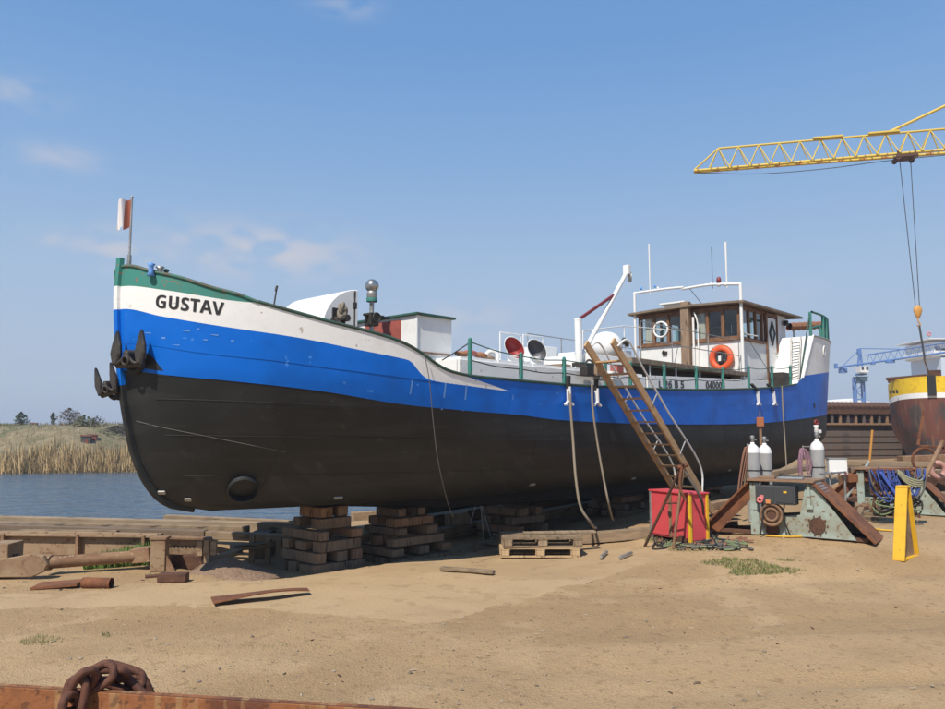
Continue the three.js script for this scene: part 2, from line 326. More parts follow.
mesh('topside_plating', two(s => hullStrip(Hk, Hm, null, sTip, { side: s, nU: 90, nV: 8, wu: bowDense, off: v => LAP * (1 - v) })).concat(two(s => hullStrip(Hk, Hk, null, null, { side: s, nU: 160, nV: 1, wu: bothDense, off: v => LAP * v })),
  two(s => hullStrip(Hk, topOf, sTip, null, { side: s, nU: 150, nV: 10, wu: u => 1 - Math.pow(1 - u, 1.5), off: v => LAP * (1 - v) }))), M.blue, ship, 'bright blue painted topsides');
mesh('sheer_strake', two(s => hullStrip(Hm, Hw, null, sSplit, { side: s, nU: 80, nV: 5, wu: bowDense, off: v => LAP * (1 - v) })).concat(two(s => hullStrip(Hm, Hm, null, sSplit, { side: s, nU: 80, nV: 1, wu: bowDense, off: v => LAP * v }))), M.blue, ship);
for (const k of [1, -1]) mesh('sheer_strake', hullStrip(Hu, Hs, sTail, sTip, { side: k, nU: 26, nV: 4 }), M.blue, ship);
mesh('white_band', two(s => hullStrip(Hw, x => x < sTop ? Hg(x) : x < sTail ? Hs(x) : Hu(x), null, sTip, { side: s, nU: 120, nV: 5, wu: bowDense })), M.hullWhite, ship, 'white painted band sweeping down to a point');
mesh('bow_bulwark', two(s => hullStrip(Hg, Hs, null, sTop, { side: s, nU: 50, nV: 4, wu: bowDense })), M.green, ship, 'scuffed green bulwark at the bow');
const poopTop = 4.46;
mesh('poop_side', two(s => hullStrip(HsAft, () => poopTop, v => lerp(16.66, 17.33, v), null, { side: s, nU: 60, nV: 5, wu: u => 1 - Math.pow(1 - u, 1.6) })), M.hullWhite, ship);
// sweep of a small section along a line of the hull
function hullTube(H, a, b, r, side, n = 80, off = 0, rad = 6) {
  const pts = []; for (let i = 0; i <= n; i++) { const u = Math.pow(i / n, a < 0.5 ? 1.6 : 1); let s = a + u * (b - a), h = H(s); s = Math.max(s, stemS(h)); pts.push(V(s, h, side * (hullB(s, h) + off))); }
  return tube(pts, r, n, rad);
}
for (const k of [1, -1]) {
  mesh('cap_rail', hullTube(Hs, 0, sTop, 0.022, k, 40), M.capWood, ship, 'scuffed green and brown cap on the bow bulwark');
  mesh('cap_rail', hullTube(x => Hs(x) + 0.006, sTop, 16.2, 0.022, k, 160), M.capDark, ship);
  mesh('poop_cap', hullTube(() => poopTop, 17.33, LOA + 0.2, 0.024, k, 60), M.galv, ship);
}
// weld lines along the bottom plates
for (const k of [1, -1]) {
  for (const [n0, n1, a, b] of [[1.86, 1.72, 0.45, 9], [1.35, 1.30, 0.75, 9], [2.30, 2.22, 0.3, 2.6]]) mesh('plate_seam', hullTube(x => lerp(n0, n1, (x - a) / (b - a)), a, b, 0.005, k, 60), M.black, ship);
  for (const s of [1.62, 3.55, 5.6, 7.7, 9.9, 12.2, 14.6]) { const pts = []; for (let i = 0; i <= 12; i++) { const h = lerp(1.15, Hk(s) - 0.03, i / 12); pts.push(V(s, h, k * (hullB(s, h) - 0.002))); } mesh('plate_seam', tube(pts, 0.005, 24, 5), M.black, ship); }
  for (const s of [2.2, 5.9, 8.4, 11.0, 13.6, 15.6]) { const pts = []; for (let i = 0; i <= 8; i++) { const h = lerp(Hk(s) + 0.03, Math.min(Hs(s), s < 3 ? Hw(s) : 9) - 0.04, i / 8); pts.push(V(s, h, k * (hullB(s, h) - 0.002))); } mesh('plate_seam', tube(pts, 0.005, 16, 5), M.blue, ship); }
}
// decks
function deckGeo(a, b, H, inset = 0.0, n = 60) {
  const pos = [], uv = [], idx = [], m = 6;
  for (let i = 0; i <= n; i++) { const s = lerp(a, b, i / n), h = H(s), w = Math.max(0.001, hullB(Math.max(s, stemS(h) + 0.01), h) - inset); for (let j = 0; j <= m; j++) { const q = lerp(w, -w, j / m); pos.push(s, h, q); uv.push(q, s); } }
  for (let i = 0; i < n; i++) for (let j = 0; j < m; j++) { const a0 = i * (m + 1) + j, b0 = a0 + m + 1; idx.push(a0, b0, a0 + 1, b0, b0 + 1, a0 + 1); }
  const g = new THREE.BufferGeometry(); g.setAttribute('position', new THREE.Float32BufferAttribute(pos, 3)); g.setAttribute('uv', new THREE.Float32BufferAttribute(uv, 2)); g.setIndex(idx); g.computeVertexNormals();
  for (let i = 0; i < g.attributes.normal.count; i++) if (g.attributes.normal.getY(i) < 0) { const ix = g.index.array; for (let k = 0; k < ix.length; k += 3) { const t = ix[k]; ix[k] = ix[k + 1]; ix[k + 1] = t; } g.computeVertexNormals(); break; }
  return g;
}
mesh('fore_deck', deckGeo(0.12, 3.42, () => 2.92, 0.02), M.deckWood, ship);
mesh('fore_deck_bulkhead', pbox(0.04, 0.5, 4.0, 3.44, 2.68, 0), M.white, ship);
mesh('main_deck', deckGeo(3.46, 16.9, s => Hs(s) - 0.05, 0.02, 80), M.deckWood, ship);
mesh('poop_deck', deckGeo(17.33, LOA + 0.15, () => poopTop - 0.04, 0.02, 40), M.greyWood, ship);
mesh('poop_bulkhead', (() => { const g = new THREE.BufferGeometry(), b0 = hullB(16.66, 3.3) - 0.02, b1 = hullB(17.33, 4.4) - 0.02; g.setAttribute('position', new THREE.Float32BufferAttribute([16.64, 3.1, b0, 16.64, 3.1, -b0, 17.32, poopTop, -b1, 17.32, poopTop, b1], 3)); g.setAttribute('uv', new THREE.Float32BufferAttribute([0, 0, 4, 0, 4, 1.5, 0, 1.5], 2)); g.setIndex([0, 2, 1, 0, 3, 2]); g.computeVertexNormals(); return g; })(), M.white, ship);
for (const s of [1, -1]) mesh('poop_front_edge', beam(V(16.63, 3.3, s * (hullB(16.66, 3.3) + 0.004)), V(17.33, poopTop + 0.02, s * (hullB(17.33, 4.4) + 0.004)), 0.04, 0.04), M.white, ship);
// the stem bar, painted in the colours of the bands beside it
function stemBar(h0, h1, w = 0.052, d = 0.05) {
  const pos = [], idx = [], uv = [], n = 24;
  for (let i = 0; i <= n; i++) {
    const h = lerp(h0, h1, i / n), e = 0.01, s = stemS(h), ds = (stemS(h + e) - stemS(Math.max(HB, h - e))) / (2 * e), L = Math.hypot(1, ds), nx = -1 / L, ny = ds / L;
    for (const [f, b] of [[-0.35, w], [0.75, w], [1, w * 0.6], [1, -w * 0.6], [0.75, -w], [-0.35, -w]]) { pos.push(s + nx * d * f, h + ny * d * f, b); uv.push(b, h); }
  }
  for (let i = 0; i < n; i++) for (let j = 0; j < 5; j++) { const a = i * 6 + j, b = a + 6; idx.push(a, a + 1, b + 1, a, b + 1, b); }
  const g = new THREE.BufferGeometry(); g.setAttribute('position', new THREE.Float32BufferAttribute(pos, 3)); g.setAttribute('uv', new THREE.Float32BufferAttribute(uv, 2)); g.setIndex(idx);
  return toCreasedNormals(g.toNonIndexed(), 0.6);
}
mesh('stem_bar', stemBar(HB + 0.04, 2.48), M.black, ship); mesh('stem_bar', stemBar(2.48, 3.41), M.blue, ship); mesh('stem_bar', stemBar(3.41, 3.70), M.hullWhite, ship); mesh('stem_bar', stemBar(3.70, 4.06), M.green, ship);
mesh('keel', extrude([[2.4, HB], [5.6, 0.60], [9, 0.50], [19.5, 0.42], [19.5, HB + 0.05], [2.4, HB + 0.05]], 0.26, 0.02), M.black, ship);
// keel skeg and rudder in the shade aft
mesh('skeg', extrude([[15.0, HB + 0.06], [19.6, HB + 0.06], [19.6, 1.5], [18.3, 1.6], [16.6, 1.05]], 0.14), M.black, ship);
mesh('rudder', extrude([[19.65, 0.5], [20.55, 0.5], [20.6, 1.75], [20.4, 2.3], [19.75, 2.3]], 0.08), M.black, ship);
// bow thruster tunnel with its bright lower rim, zinc blocks on the bottom
function hullFrame(p, roll = 0) {                                  // axes on the plating at a hull point
  const e = 0.03, P = (s, h) => V(s, h, hullB(s, h));
  const a = P(p.x + e, p.y).sub(P(p.x - e, p.y)).normalize(), c = P(p.x, p.y + e).sub(P(p.x, p.y - e)).normalize(), n = a.clone().cross(c).normalize();
  const up = n.clone().cross(a).normalize(); const m = new THREE.Matrix4().makeBasis(a, up, n); if (roll) m.multiply(new THREE.Matrix4().makeRotationZ(roll)); return m;
}
function onPlate(g, p, lift = 0) { const m = hullFrame(p); const n = V(0, 0, 1).applyMatrix4(m); m.setPosition(p.clone().addScaledVector(n, lift)); return g.applyMatrix4(m); }
{
  const p = onHull(243, 487);
  mesh('thruster_tunnel', onPlate(new THREE.CylinderGeometry(0.19, 0.19, 0.11, 28, 1, true).rotateX(Math.PI / 2), p, 0.02), M.black, ship);
  mesh('thruster_tunnel', onPlate(new THREE.CircleGeometry(0.185, 28), p, -0.004), M.black, ship, 'round bow thruster opening');
  mesh('thruster_rim', onPlate(new THREE.TorusGeometry(0.19, 0.012, 6, 32), p, 0.072), M.black, ship);
}
for (const [x, y, w] of [[162, 492, 0.10], [188, 499, 0.09], [338, 497, 0.13], [532, 484, 0.12], [633, 478, 0.12], [729, 470, 0.10]]) { const p = onHull(x, y); if (p) mesh('zinc_block', onPlate(new RoundedBoxGeometry(w, 0.055, 0.03, 2, 0.012), p, 0.012), M.galv, ship); }
{ const pts = [[136, 421], [160, 427], [200, 435], [240, 443], [285, 452]].map(([x, y]) => { const p = onHull(x, y); p.z += 0.002; return p; }); mesh('pale_line', tube(pts, 0.0035, 40, 5), std(lin(0.14, 0.14, 0.135), 0.6), ship, 'pale line along the black bow'); }  // thin paler line running along the black bow plating
for (const [x, y, w, h] of [[147, 333, 0.05, 0.012], [163, 338, 0.03, 0.02], [186, 331, 0.06, 0.01], [205, 340, 0.04, 0.014], [214, 335, 0.07, 0.012], [232, 341, 0.03, 0.02], [198, 329, 0.02, 0.016], [176, 345, 0.05, 0.01]]) { const a = onHull(x, y); mesh('paint_chip', hullStrip(q => a.y - h / 2 + 0.15 * (a.x - q), q => a.y + h / 2 + 0.05 * (a.x - q), a.x - w / 2, a.x + w / 2, { nU: 3, nV: 2, off: 0.009 }), M.paleBlue, ship); }
// pale touch-up stripes on the side
for (const [x, y0, y1, w] of [[412, 380, 395, 0.022], [445.5, 383, 410, 0.03], [466.5, 385, 411, 0.03], [513, 395, 405, 0.02]]) {
  const a = onHull(x, y0), b = onHull(x, y1);
  mesh('paint_mark', hullStrip(() => b.y, () => a.y, a.x - w / 2, a.x + w / 2, { nU: 2, nV: 6, off: 0.004 }), M.paleBlue, ship, 'pale blue paint mark on the side');
}
// black pocket round the port hawse pipe
mesh('hawse_plate', two(s => hullStrip(x => Hk(x) - 0.02, x => lerp(2.86, 2.60, sstep(0.16, 0.36, x)) , 0.02, 0.36, { side: s, nU: 18, nV: 6, off: 0.006 })), M.black, ship);
// lettering painted on the band and on the coaming
const font = await new FontLoader().loadAsync('fonts/droid/droid_sans_bold.typeface.json');
function textGeo(str, size, depth) { const g = new TextGeometry(str, { font, size, depth, curveSegments: 5, bevelEnabled: false }); g.computeBoundingBox(); return g; }
{
  const p0 = onHull(155, 307.5), p1 = onHull(223, 315.5), q0 = onHull(155, 294.5);
  const arc = []; let acc = 0; for (let i = 0; i <= 60; i++) { const s = lerp(p0.x, p1.x, i / 60), h = lerp(p0.y, p1.y, i / 60), P = V(s, h, hullB(s, h)); if (i) acc += P.distanceTo(arc[i - 1].P); arc.push({ P, acc, s }); }
  const g = textGeo('GUSTAV', 1, 0.02), bb = g.boundingBox, w = bb.max.x - bb.min.x, ph = bb.max.y, pa = g.attributes.position;
  for (let i = 0; i < pa.count; i++) {
    const t = (pa.getX(i) - bb.min.x) / w, a = t * acc; let k = 1; while (k < 60 && arc[k].acc < a) k++;
    const f = (a - arc[k - 1].acc) / (arc[k].acc - arc[k - 1].acc), s = lerp(arc[k - 1].s, arc[k].s, f), h = lerp(p0.y, p1.y, t) + pa.getY(i) / ph * (q0.y - p0.y);
    pa.setXYZ(i, s, h, hullB(s, h) + 0.004 + pa.getZ(i) * 0.2);
  }
  g.computeVertexNormals(); mesh('name_lettering', g, M.letter, ship, 'bold black painted name GUSTAV');
}

// ---------------------------------------------------------------- bow gear
{
  // flagstaff with a limp white and red flag
  const st = mesh('flagstaff', [rod(V(0.10, 3.9, 0.0), V(0.10, 4.86, 0), 0.016, 10, 0.012), new THREE.SphereGeometry(0.02, 10, 8).translate(0.10, 4.87, 0), rod(V(0.10, 3.9, 0), V(0.10, 4.12, 0), 0.026, 10)], M.galv, ship);
  const flag = (u0, u1, name, m) => {                              // limp cloth: red near the hoist, the white fly folded over
    const nx = 16, ny = 16, pos = [], idx = [], uv = [];
    for (let j = 0; j <= ny; j++) for (let i = 0; i <= nx; i++) {
      const u = lerp(u0, u1, i / nx), v = j / ny, drop = 0.13 * Math.sin(Math.min(1, u * 1.15) * 1.5) + 0.05 * u, fold = Math.sin(u * 7.5 + v * 1.2) * 0.05 * (0.3 + u);
      const out = 0.19 * u, w = 0.34 * (1 - 0.28 * u) * (u > 0.45 ? 0.86 : 1), y = 4.85 - 0.02 * u - v * w - drop * v * 0.9 + (u > 0.45 ? -0.0 : -0.03 * u);
      pos.push(0.10 - out * 0.74 + fold * 0.7, y, -out * 0.68 - fold * 0.75); uv.push(u, v);
    }
    for (let j = 0; j < ny; j++) for (let i = 0; i < nx; i++) { const a = j * (nx + 1) + i, b = a + nx + 1; idx.push(a, b, a + 1, b, b + 1, a + 1); }
    const g = new THREE.BufferGeometry(); g.setAttribute('position', new THREE.Float32BufferAttribute(pos, 3)); g.setAttribute('uv', new THREE.Float32BufferAttribute(uv, 2)); g.setIndex(idx); g.computeVertexNormals();
    mesh(name, g, m, st);
  };
  const cloth = c => new THREE.MeshPhysicalMaterial({ color: c, roughness: 0.95, transmission: 0.15, thickness: 0 });
  flag(0.06, 0.42, 'flag', cloth(lin(0.34, 0.10, 0.06))); flag(0.42, 1.0, 'flag', cloth(lin(0.78, 0.75, 0.74)));
  mesh('stem_cleat', [rod(V(0.18, 3.93, -0.02), V(0.36, 3.95, 0.10), 0.02), rod(V(0.24, 3.86, 0.03), V(0.24, 3.97, 0.03), 0.02)], M.blackIron, ship);
  for (const [x, y, m, r] of [[151, 268, M.paleBlue, 0.05], [160, 271, M.galv, 0.055], [166, 274, M.capDark, 0.04]]) { const p = onB(x, y, 0.55); mesh('fairlead', [lathe([[0.0, -0.1], [r, -0.1], [r * 0.6, -0.04], [r * 0.6, 0.02], [r, 0.05], [0, 0.07]], 14).translate(p.x, p.y, p.z)], m, ship); }
  // stockless anchors housed against the bow
  function anchorParts(parent, side) {
    const a = mesh('anchor', [box(0.10, 0.10, 0.13, 0, 0.0, 0.10), lathe([[0.0, 0], [0.05, 0], [0.045, 0.22], [0, 0.22]], 10).rotateX(-Math.PI / 2).translate(0, 0.05, 0.16), rod(V(-0.20, -0.08, 0.10), V(0.20, -0.08, 0.10), 0.042, 10), tube([V(-0.20, -0.08, 0.12), V(-0.06, -0.02, 0.17), V(0.02, 0.02, 0.17), V(0.12, -0.06, 0.15), V(0.20, -0.05, 0.12)], 0.022, 24, 7)], M.anchor, parent);
    for (const k of [-1, 1]) mesh('fluke', (() => {
      const g = extrude([[-0.035, -0.12], [0.045, -0.12], [0.085, 0.02], [0.075, 0.12], [0.012, 0.30], [-0.055, 0.12], [-0.075, 0.02]], 0.07, 0.02);
      return g.rotateX(-0.12).translate(k * 0.19, 0.04, 0.13);
    })(), M.anchor, a);
    mesh('shackle', new THREE.TorusGeometry(0.05, 0.016, 8, 18).translate(0.02, -0.03, 0.19), M.blackIron, a);
    mesh('hawse_pipe', new THREE.TorusGeometry(0.11, 0.04, 8, 22).translate(0, -0.05, 0.02), M.rubber, a);
    return a;
  }
  const pa = onHull(136, 358), port = anchorParts(ship, 1); port.applyMatrix4(hullFrame(pa).setPosition(pa));
  port.userData.label = 'port anchor with two upright flukes';
  // the other anchor shows beyond the stem: same height, mirrored on the starboard bow and hanging a little lower
  const sb = anchorParts(ship, -1), c = toShip(AD(113, 387, 9.72)), fz = dirShip(V(-0.28, -0.12, 0.95).normalize()), fy = dirShip(V(-0.30, 0.93, 0.1)).normalize(), fx = fy.clone().cross(fz).normalize(); fy.copy(fz.clone().cross(fx));
  sb.applyMatrix4(new THREE.Matrix4().makeBasis(fx.multiplyScalar(0.62), fy.multiplyScalar(0.85), fz.multiplyScalar(0.8)).setPosition(c)); sb.userData.label = 'starboard anchor hanging askew beyond the stem';
  mesh('hawse_pipe', rod(toShip(AD(119, 398, 9.8)), V(0.2, 2.62, -0.30), 0.06, 10), M.rubber, ship);
}
// hood over the fore companionway
{
  const bp = 0.62, bs = -0.62, prof = [], n = 14, s0 = 2.62, s1 = 3.27, h0 = 2.93, h1 = 4.02;
  prof.push([s0, h0], [s0, 3.36]); for (let i = 1; i <= n; i++) { const a = i / n * Math.PI / 2; prof.push([s0 + (s1 - s0) * (1 - Math.cos(a)), 3.36 + (h1 - 3.36) * Math.sin(a)]); } prof.push([s1, h0]);
  mesh('companion_hood', extrude(prof, bp - bs, 0.012), M.white, ship);
}
{
  const p = onB(341, 312, 0.95);
  mesh('windlass', [box(0.12, 0.18, 0.03, p.x, p.y - 0.02, p.z - 0.12), rod(V(p.x, p.y - 0.1, p.z - 0.18), V(p.x, p.y - 0.1, p.z + 0.16), 0.05, 14), box(0.10, 0.5, 0.10, p.x, p.y - 0.35, p.z)], M.blackIron, ship);
  mesh('rope_bundle', [new THREE.TorusKnotGeometry(0.05, 0.028, 60, 7, 2, 5).scale(0.9, 1.5, 0.8).translate(p.x, p.y, p.z + 0.03)], M.rope, ship);
  const q = onB(354.5, 318, 0.75), t = onB(355, 291, 0.75);
  mesh('lamp_post', [rod(V(q.x, 2.92, q.z), t, 0.012), rod(V(t.x, t.y - 0.02, t.z), V(t.x, t.y - 0.1, t.z), 0.016), box(0.05, 0.10, 0.05, t.x, t.y - 0.22, t.z)], M.blackIron, ship);
  const r0 = onB(272, 306, 1.2), r1 = onB(277, 286, 1.2); mesh('boat_hook', [rod(V(r0.x - 0.06, 2.92, r0.z), r1, 0.010), rod(r1.clone().lerp(r0, 0.25), r1, 0.016)], M.blackIron, ship);
}
// mushroom ventilator with steel ball head
{
  const p = onB(372, 286, 0.62), x = p.x, z = p.z, y = p.y, k = 0.0150;  // metres per pixel there
  mesh('ventilator_head', [new THREE.SphereGeometry(7 * k, 24, 18).translate(x, y, z)], M.steel, ship);
  mesh('ventilator_neck', lathe([[0, -0.23], [0.075, -0.23], [0.08, -0.12], [0.065, -0.07], [0, -0.06]], 20).translate(x, y, z), M.galv, ship);
  mesh('ventilator_ring', lathe([[0.076, -0.245], [0.084, -0.245], [0.084, -0.19], [0.076, -0.19]], 20).translate(x, y, z), M.green, ship);
  mesh('ventilator_pipe', [rod(V(x, 2.9, z), V(x, y - 0.22, z), 0.035, 12)], M.galv, ship);
  mesh('ventilator_valve', [box(0.16, 0.20, 0.16, x, y - 0.52, z), rod(V(x - 0.16, y - 0.46, z), V(x + 0.2, y - 0.46, z + 0.05), 0.02), new THREE.TorusGeometry(0.07, 0.014, 6, 16).translate(x, y - 0.5, z + 0.12)], M.blackIron, ship);
}
// fore deckhouse, red front panel, green roof edge
{
  const s0 = 3.93, s1 = 4.68, b = 1.2, h0 = 2.7, h1 = 3.66;
  const w = mesh('fore_deckhouse', pbox(s1 - s0, h1 - h0, 2 * b, (s0 + s1) / 2, (h0 + h1) / 2, 0), M.white, ship);
  mesh('house_roof', box(s1 - s0 + 0.1, 0.035, 2 * b + 0.1, (s0 + s1) / 2, h1 + 0.02, 0), M.capDark, w);
  mesh('front_panel', box(0.012, 0.8, 0.86, s0 - 0.004, 3.22, 0.42), M.redPaint, w, 'dull red panel on the house front');
  mesh('front_panel', box(0.012, 0.8, 0.5, s0 - 0.004, 3.22, -0.45), M.redPaint, w);
  mesh('side_batten', box(s1 - s0 - 0.04, 0.03, 0.025, (s0 + s1) / 2, 3.10, b + 0.008), M.greyWood, w);
  mesh('corner_strip', box(0.03, h1 - h0, 0.03, s0 + 0.002, (h0 + h1) / 2, b + 0.002), M.white, w);
}
// low trunk with hatch covers, and the open coaming aft of it
{
  const cov = mesh('hatch_coaming', two(s => box(5.3, 0.36, 0.05, 6.92, 2.80, s * 1.75)).concat([box(0.05, 0.36, 3.45, 4.28, 2.8, 0), box(0.05, 0.36, 3.45, 9.55, 2.8, 0)]), M.hullWhite, ship);
  for (let i = 0; i < 6; i++) mesh('hatch_cover', box(0.84, 0.05, 3.46, 4.75 + i * 0.87, 3.0 + 0.006 * (i % 2), 0), M.hullWhite, cov);
  const plate = mesh('deck_coaming', two(s => (() => { const g = box(5.9, 0.27, 0.03, 12.55, 2.94, s * 1.78); const p = g.attributes.position; for (let i = 0; i < p.count; i++) { const x = p.getX(i); p.setY(i, p.getY(i) - 2.94 + lerp(2.88, 3.06, (x - 9.6) / 5.9)); } return g; })()), M.hullWhite, ship);
  const put = (str, px0, px1, pyTop, pyBot) => {
    const z = 1.80, a = onB(px0, pyBot, z), b = onB(px1, pyBot, z), t = onB(px0, pyTop, z);
    const g = textGeo(str, 1, 0.02), bb = g.boundingBox, p = g.attributes.position;
    for (let i = 0; i < p.count; i++) { const u = (p.getX(i) - bb.min.x) / (bb.max.x - bb.min.x), v = p.getY(i) / bb.max.y; p.setXYZ(i, lerp(a.x, b.x, u), lerp(a.y, b.y, u) + v * (t.y - a.y), z - 0.003 + p.getZ(i) * 0.3); }
    g.computeVertexNormals(); mesh('number_lettering', g, M.letterGrey, plate);
  };
  put('L 26 B 5', 659, 684, 380.5, 388); put('040005', 706, 725, 381.5, 388.5);
  const plat = mesh('house_platform', [box(5.5, 0.11, 3.1, 12.2, 3.33, 0)], M.deckWood, ship, 'brown wooden platform ahead of the wheelhouse');
  mesh('engine_casing', pbox(5.2, 0.6, 2.3, 12.2, 2.98, 0), M.blackIron, ship);
  for (const s of [10.2, 11.3, 12.4, 13.5, 14.6]) for (const k of [1, -1]) mesh('platform_post', rod(V(s, 2.7, k * 1.5), V(s, 3.28, k * 1.5), 0.018), M.white, plat);
}
// cowl ventilators in their pipe guards
for (const [px, py, s, mat, lab] of [[514.5, 348, 6.75, M.redPaint, 'cowl with a red painted mouth'], [537, 350, 7.40, M.charcoal, 'cowl with a charcoal mouth']]) {
  const p = onS(px, py, s), g0 = lathe([[0.0, -0.20], [0.10, -0.19], [0.17, -0.13], [0.21, -0.03], [0.225, 0.03], [0.235, 0.035], [0.24, 0.02], [0.22, -0.05], [0.18, -0.16], [0.1, -0.22], [0, -0.23]], 26);
  const q = new THREE.Quaternion().setFromUnitVectors(UP, V(-0.62, 0.10, 0.78).normalize());
  const bowl = mesh('cowl_ventilator', [g0.clone().scale(0.68, 0.85, 0.98).applyQuaternion(q).translate(p.x, p.y, p.z), rod(V(p.x + 0.08, 2.95, p.z - 0.1), V(p.x + 0.08, p.y - 0.12, p.z - 0.1), 0.11, 16)], M.white, ship);
  const inner = lathe([[0.0, -0.185], [0.098, -0.172], [0.162, -0.118], [0.198, -0.03], [0.210, 0.02]], 26).scale(0.68, 0.85, 0.98).applyQuaternion(q).translate(p.x, p.y, p.z);
  mesh('cowl_mouth', inner, mat === M.redPaint ? std(lin(0.30, 0.03, 0.03), 0.5) : std(lin(0.09, 0.09, 0.10), 0.5), bowl, lab);
  const f = [V(p.x - 0.28, 2.98, p.z - 0.1), V(p.x - 0.28, p.y + 0.27, p.z - 0.1), V(p.x + 0.3, p.y + 0.27, p.z - 0.1), V(p.x + 0.3, 2.98, p.z - 0.1)];
  mesh('cowl_guard', [0, 1, 2].map(i => rod(f[i], f[i + 1], 0.013)), M.white, bowl);
}
{ // small round vent and odds and ends on the hatch
  const p = onB(492, 357, 0.9); mesh('round_vent', [new THREE.TorusGeometry(0.10, 0.04, 10, 22).rotateY(-0.7).translate(p.x, p.y, p.z), box(0.08, 0.2, 0.12, p.x + 0.04, p.y - 0.18, p.z - 0.03)], M.white, ship);
  for (const [x, y, m] of [[462, 354, M.canvas], [470, 353, M.redPaint], [480, 355, M.canvas], [488, 358, M.greyWood]]) { const q = onB(x, y, 0.9); const g = new THREE.IcosahedronGeometry(0.10, 2).scale(1.5, 0.5, 1); mesh('folded_cover', g.translate(q.x, q.y, q.z), m, ship); }
  for (const [x, y, w, h] of [[550, 367, 0.6, 0.08], [560, 366, 0.3, 0.12]]) { const q = onB(x, y, 1.1); mesh('deck_gear', box(w, h, 0.3, q.x, 3.03 + h / 2, q.z), M.greyWood, ship); }
}
// railing along the port and starboard edges
{
  const stan = [[4.08, 3.21], [5.20, 3.08], [6.31, 3.09], [7.52, 3.12], [8.34, 3.15], [9.57, 3.17], [10.88, 3.22], [12.1, 3.28], [13.42, 3.39], [14.75, 3.47], [15.9, 3.55]];
  for (const k of [1, -1]) {
    for (const [s, h] of stan) { const b = k * (hullB(s, Hs(s)) - 0.03); mesh('stanchion', [beam(V(s, Hs(s) - 0.04, b), V(s, h, b), 0.055, 0.05), new THREE.SphereGeometry(0.03, 10, 8).translate(s, h + 0.01, b)], M.green, ship); }
    for (const f of [0.95, 0.45]) mesh('guard_wire', tube(stan.map(([s, h]) => V(s, lerp(Hs(s), h, f), k * (hullB(s, Hs(s)) - 0.03))).flatMap((p, i, a) => i < a.length - 1 ? [p, p.clone().lerp(a[i + 1], 0.5).add(V(0, -0.025, 0))] : [p]), 0.009, 120, 5), f > 0.9 ? M.capDark : M.blackIron, ship);
  }
  const e = onB(435, 366, 2.0); mesh('guard_wire', tube([V(4.08, 3.17, 2.14), V(3.85, 3.03, 2.1), V(3.62, 2.9, 2.06)], 0.009, 20, 5), M.blackIron, ship);
}
for (const k of [1, -1]) {                                          // thin pipe rail on the platform
  const P = [9.9, 11.2, 12.9, 14.55], hh = 4.16;
  for (const s of P) mesh('rail_post', rod(V(s, 3.36, k * 1.48), V(s, hh, k * 1.48), 0.013, 8), M.galv, ship);
  for (const h of [hh, 3.78]) mesh('rail_pipe', rod(V(P[0], h, k * 1.48), V(P[3], h, k * 1.48), 0.010, 8), M.galv, ship);
}
// mooring hooks painted white with black shanks hanging over the edge, and fender lines
for (const [x, y0, y1] of [[564.5, 375, 405], [592.5, 378, 406]]) {
  const a = onHull(x + 1, 392), s = a.x, top = onB(x - 1, y0, 2.27), hB = onB(x + 1, y1, 2.27).y;
  const f = mesh('bollard_hook', [beam(V(s, top.y, 2.27), V(s, hB + 0.28, 2.26), 0.07, 0.05)], M.blackIron, ship);
  mesh('hook_end', [beam(V(s, hB + 0.30, 2.27), V(s + 0.01, hB + 0.05, 2.27), 0.075, 0.035), beam(V(s, hB + 0.07, 2.27), V(s - 0.11, hB, 2.28), 0.05, 0.03), beam(V(s, hB + 0.07, 2.27), V(s + 0.10, hB, 2.28), 0.05, 0.03)], M.white, f);
}
for (const x of [757.5, 773.5]) {
  const a = onB(x, 391, 2.26), b = onB(x + 1.5, 403, 2.26), c = onB(x - 6, 384, 2.2);
  const f = mesh('bollard_hook', beam(c, a, 0.07, 0.05), M.blackIron, ship);
  mesh('hook_end', [beam(a, b, 0.07, 0.04), beam(b, b.clone().add(V(-0.1, -0.05, 0)), 0.05, 0.03), beam(b, b.clone().add(V(0.1, -0.05, 0)), 0.05, 0.03)], M.white, f);
}
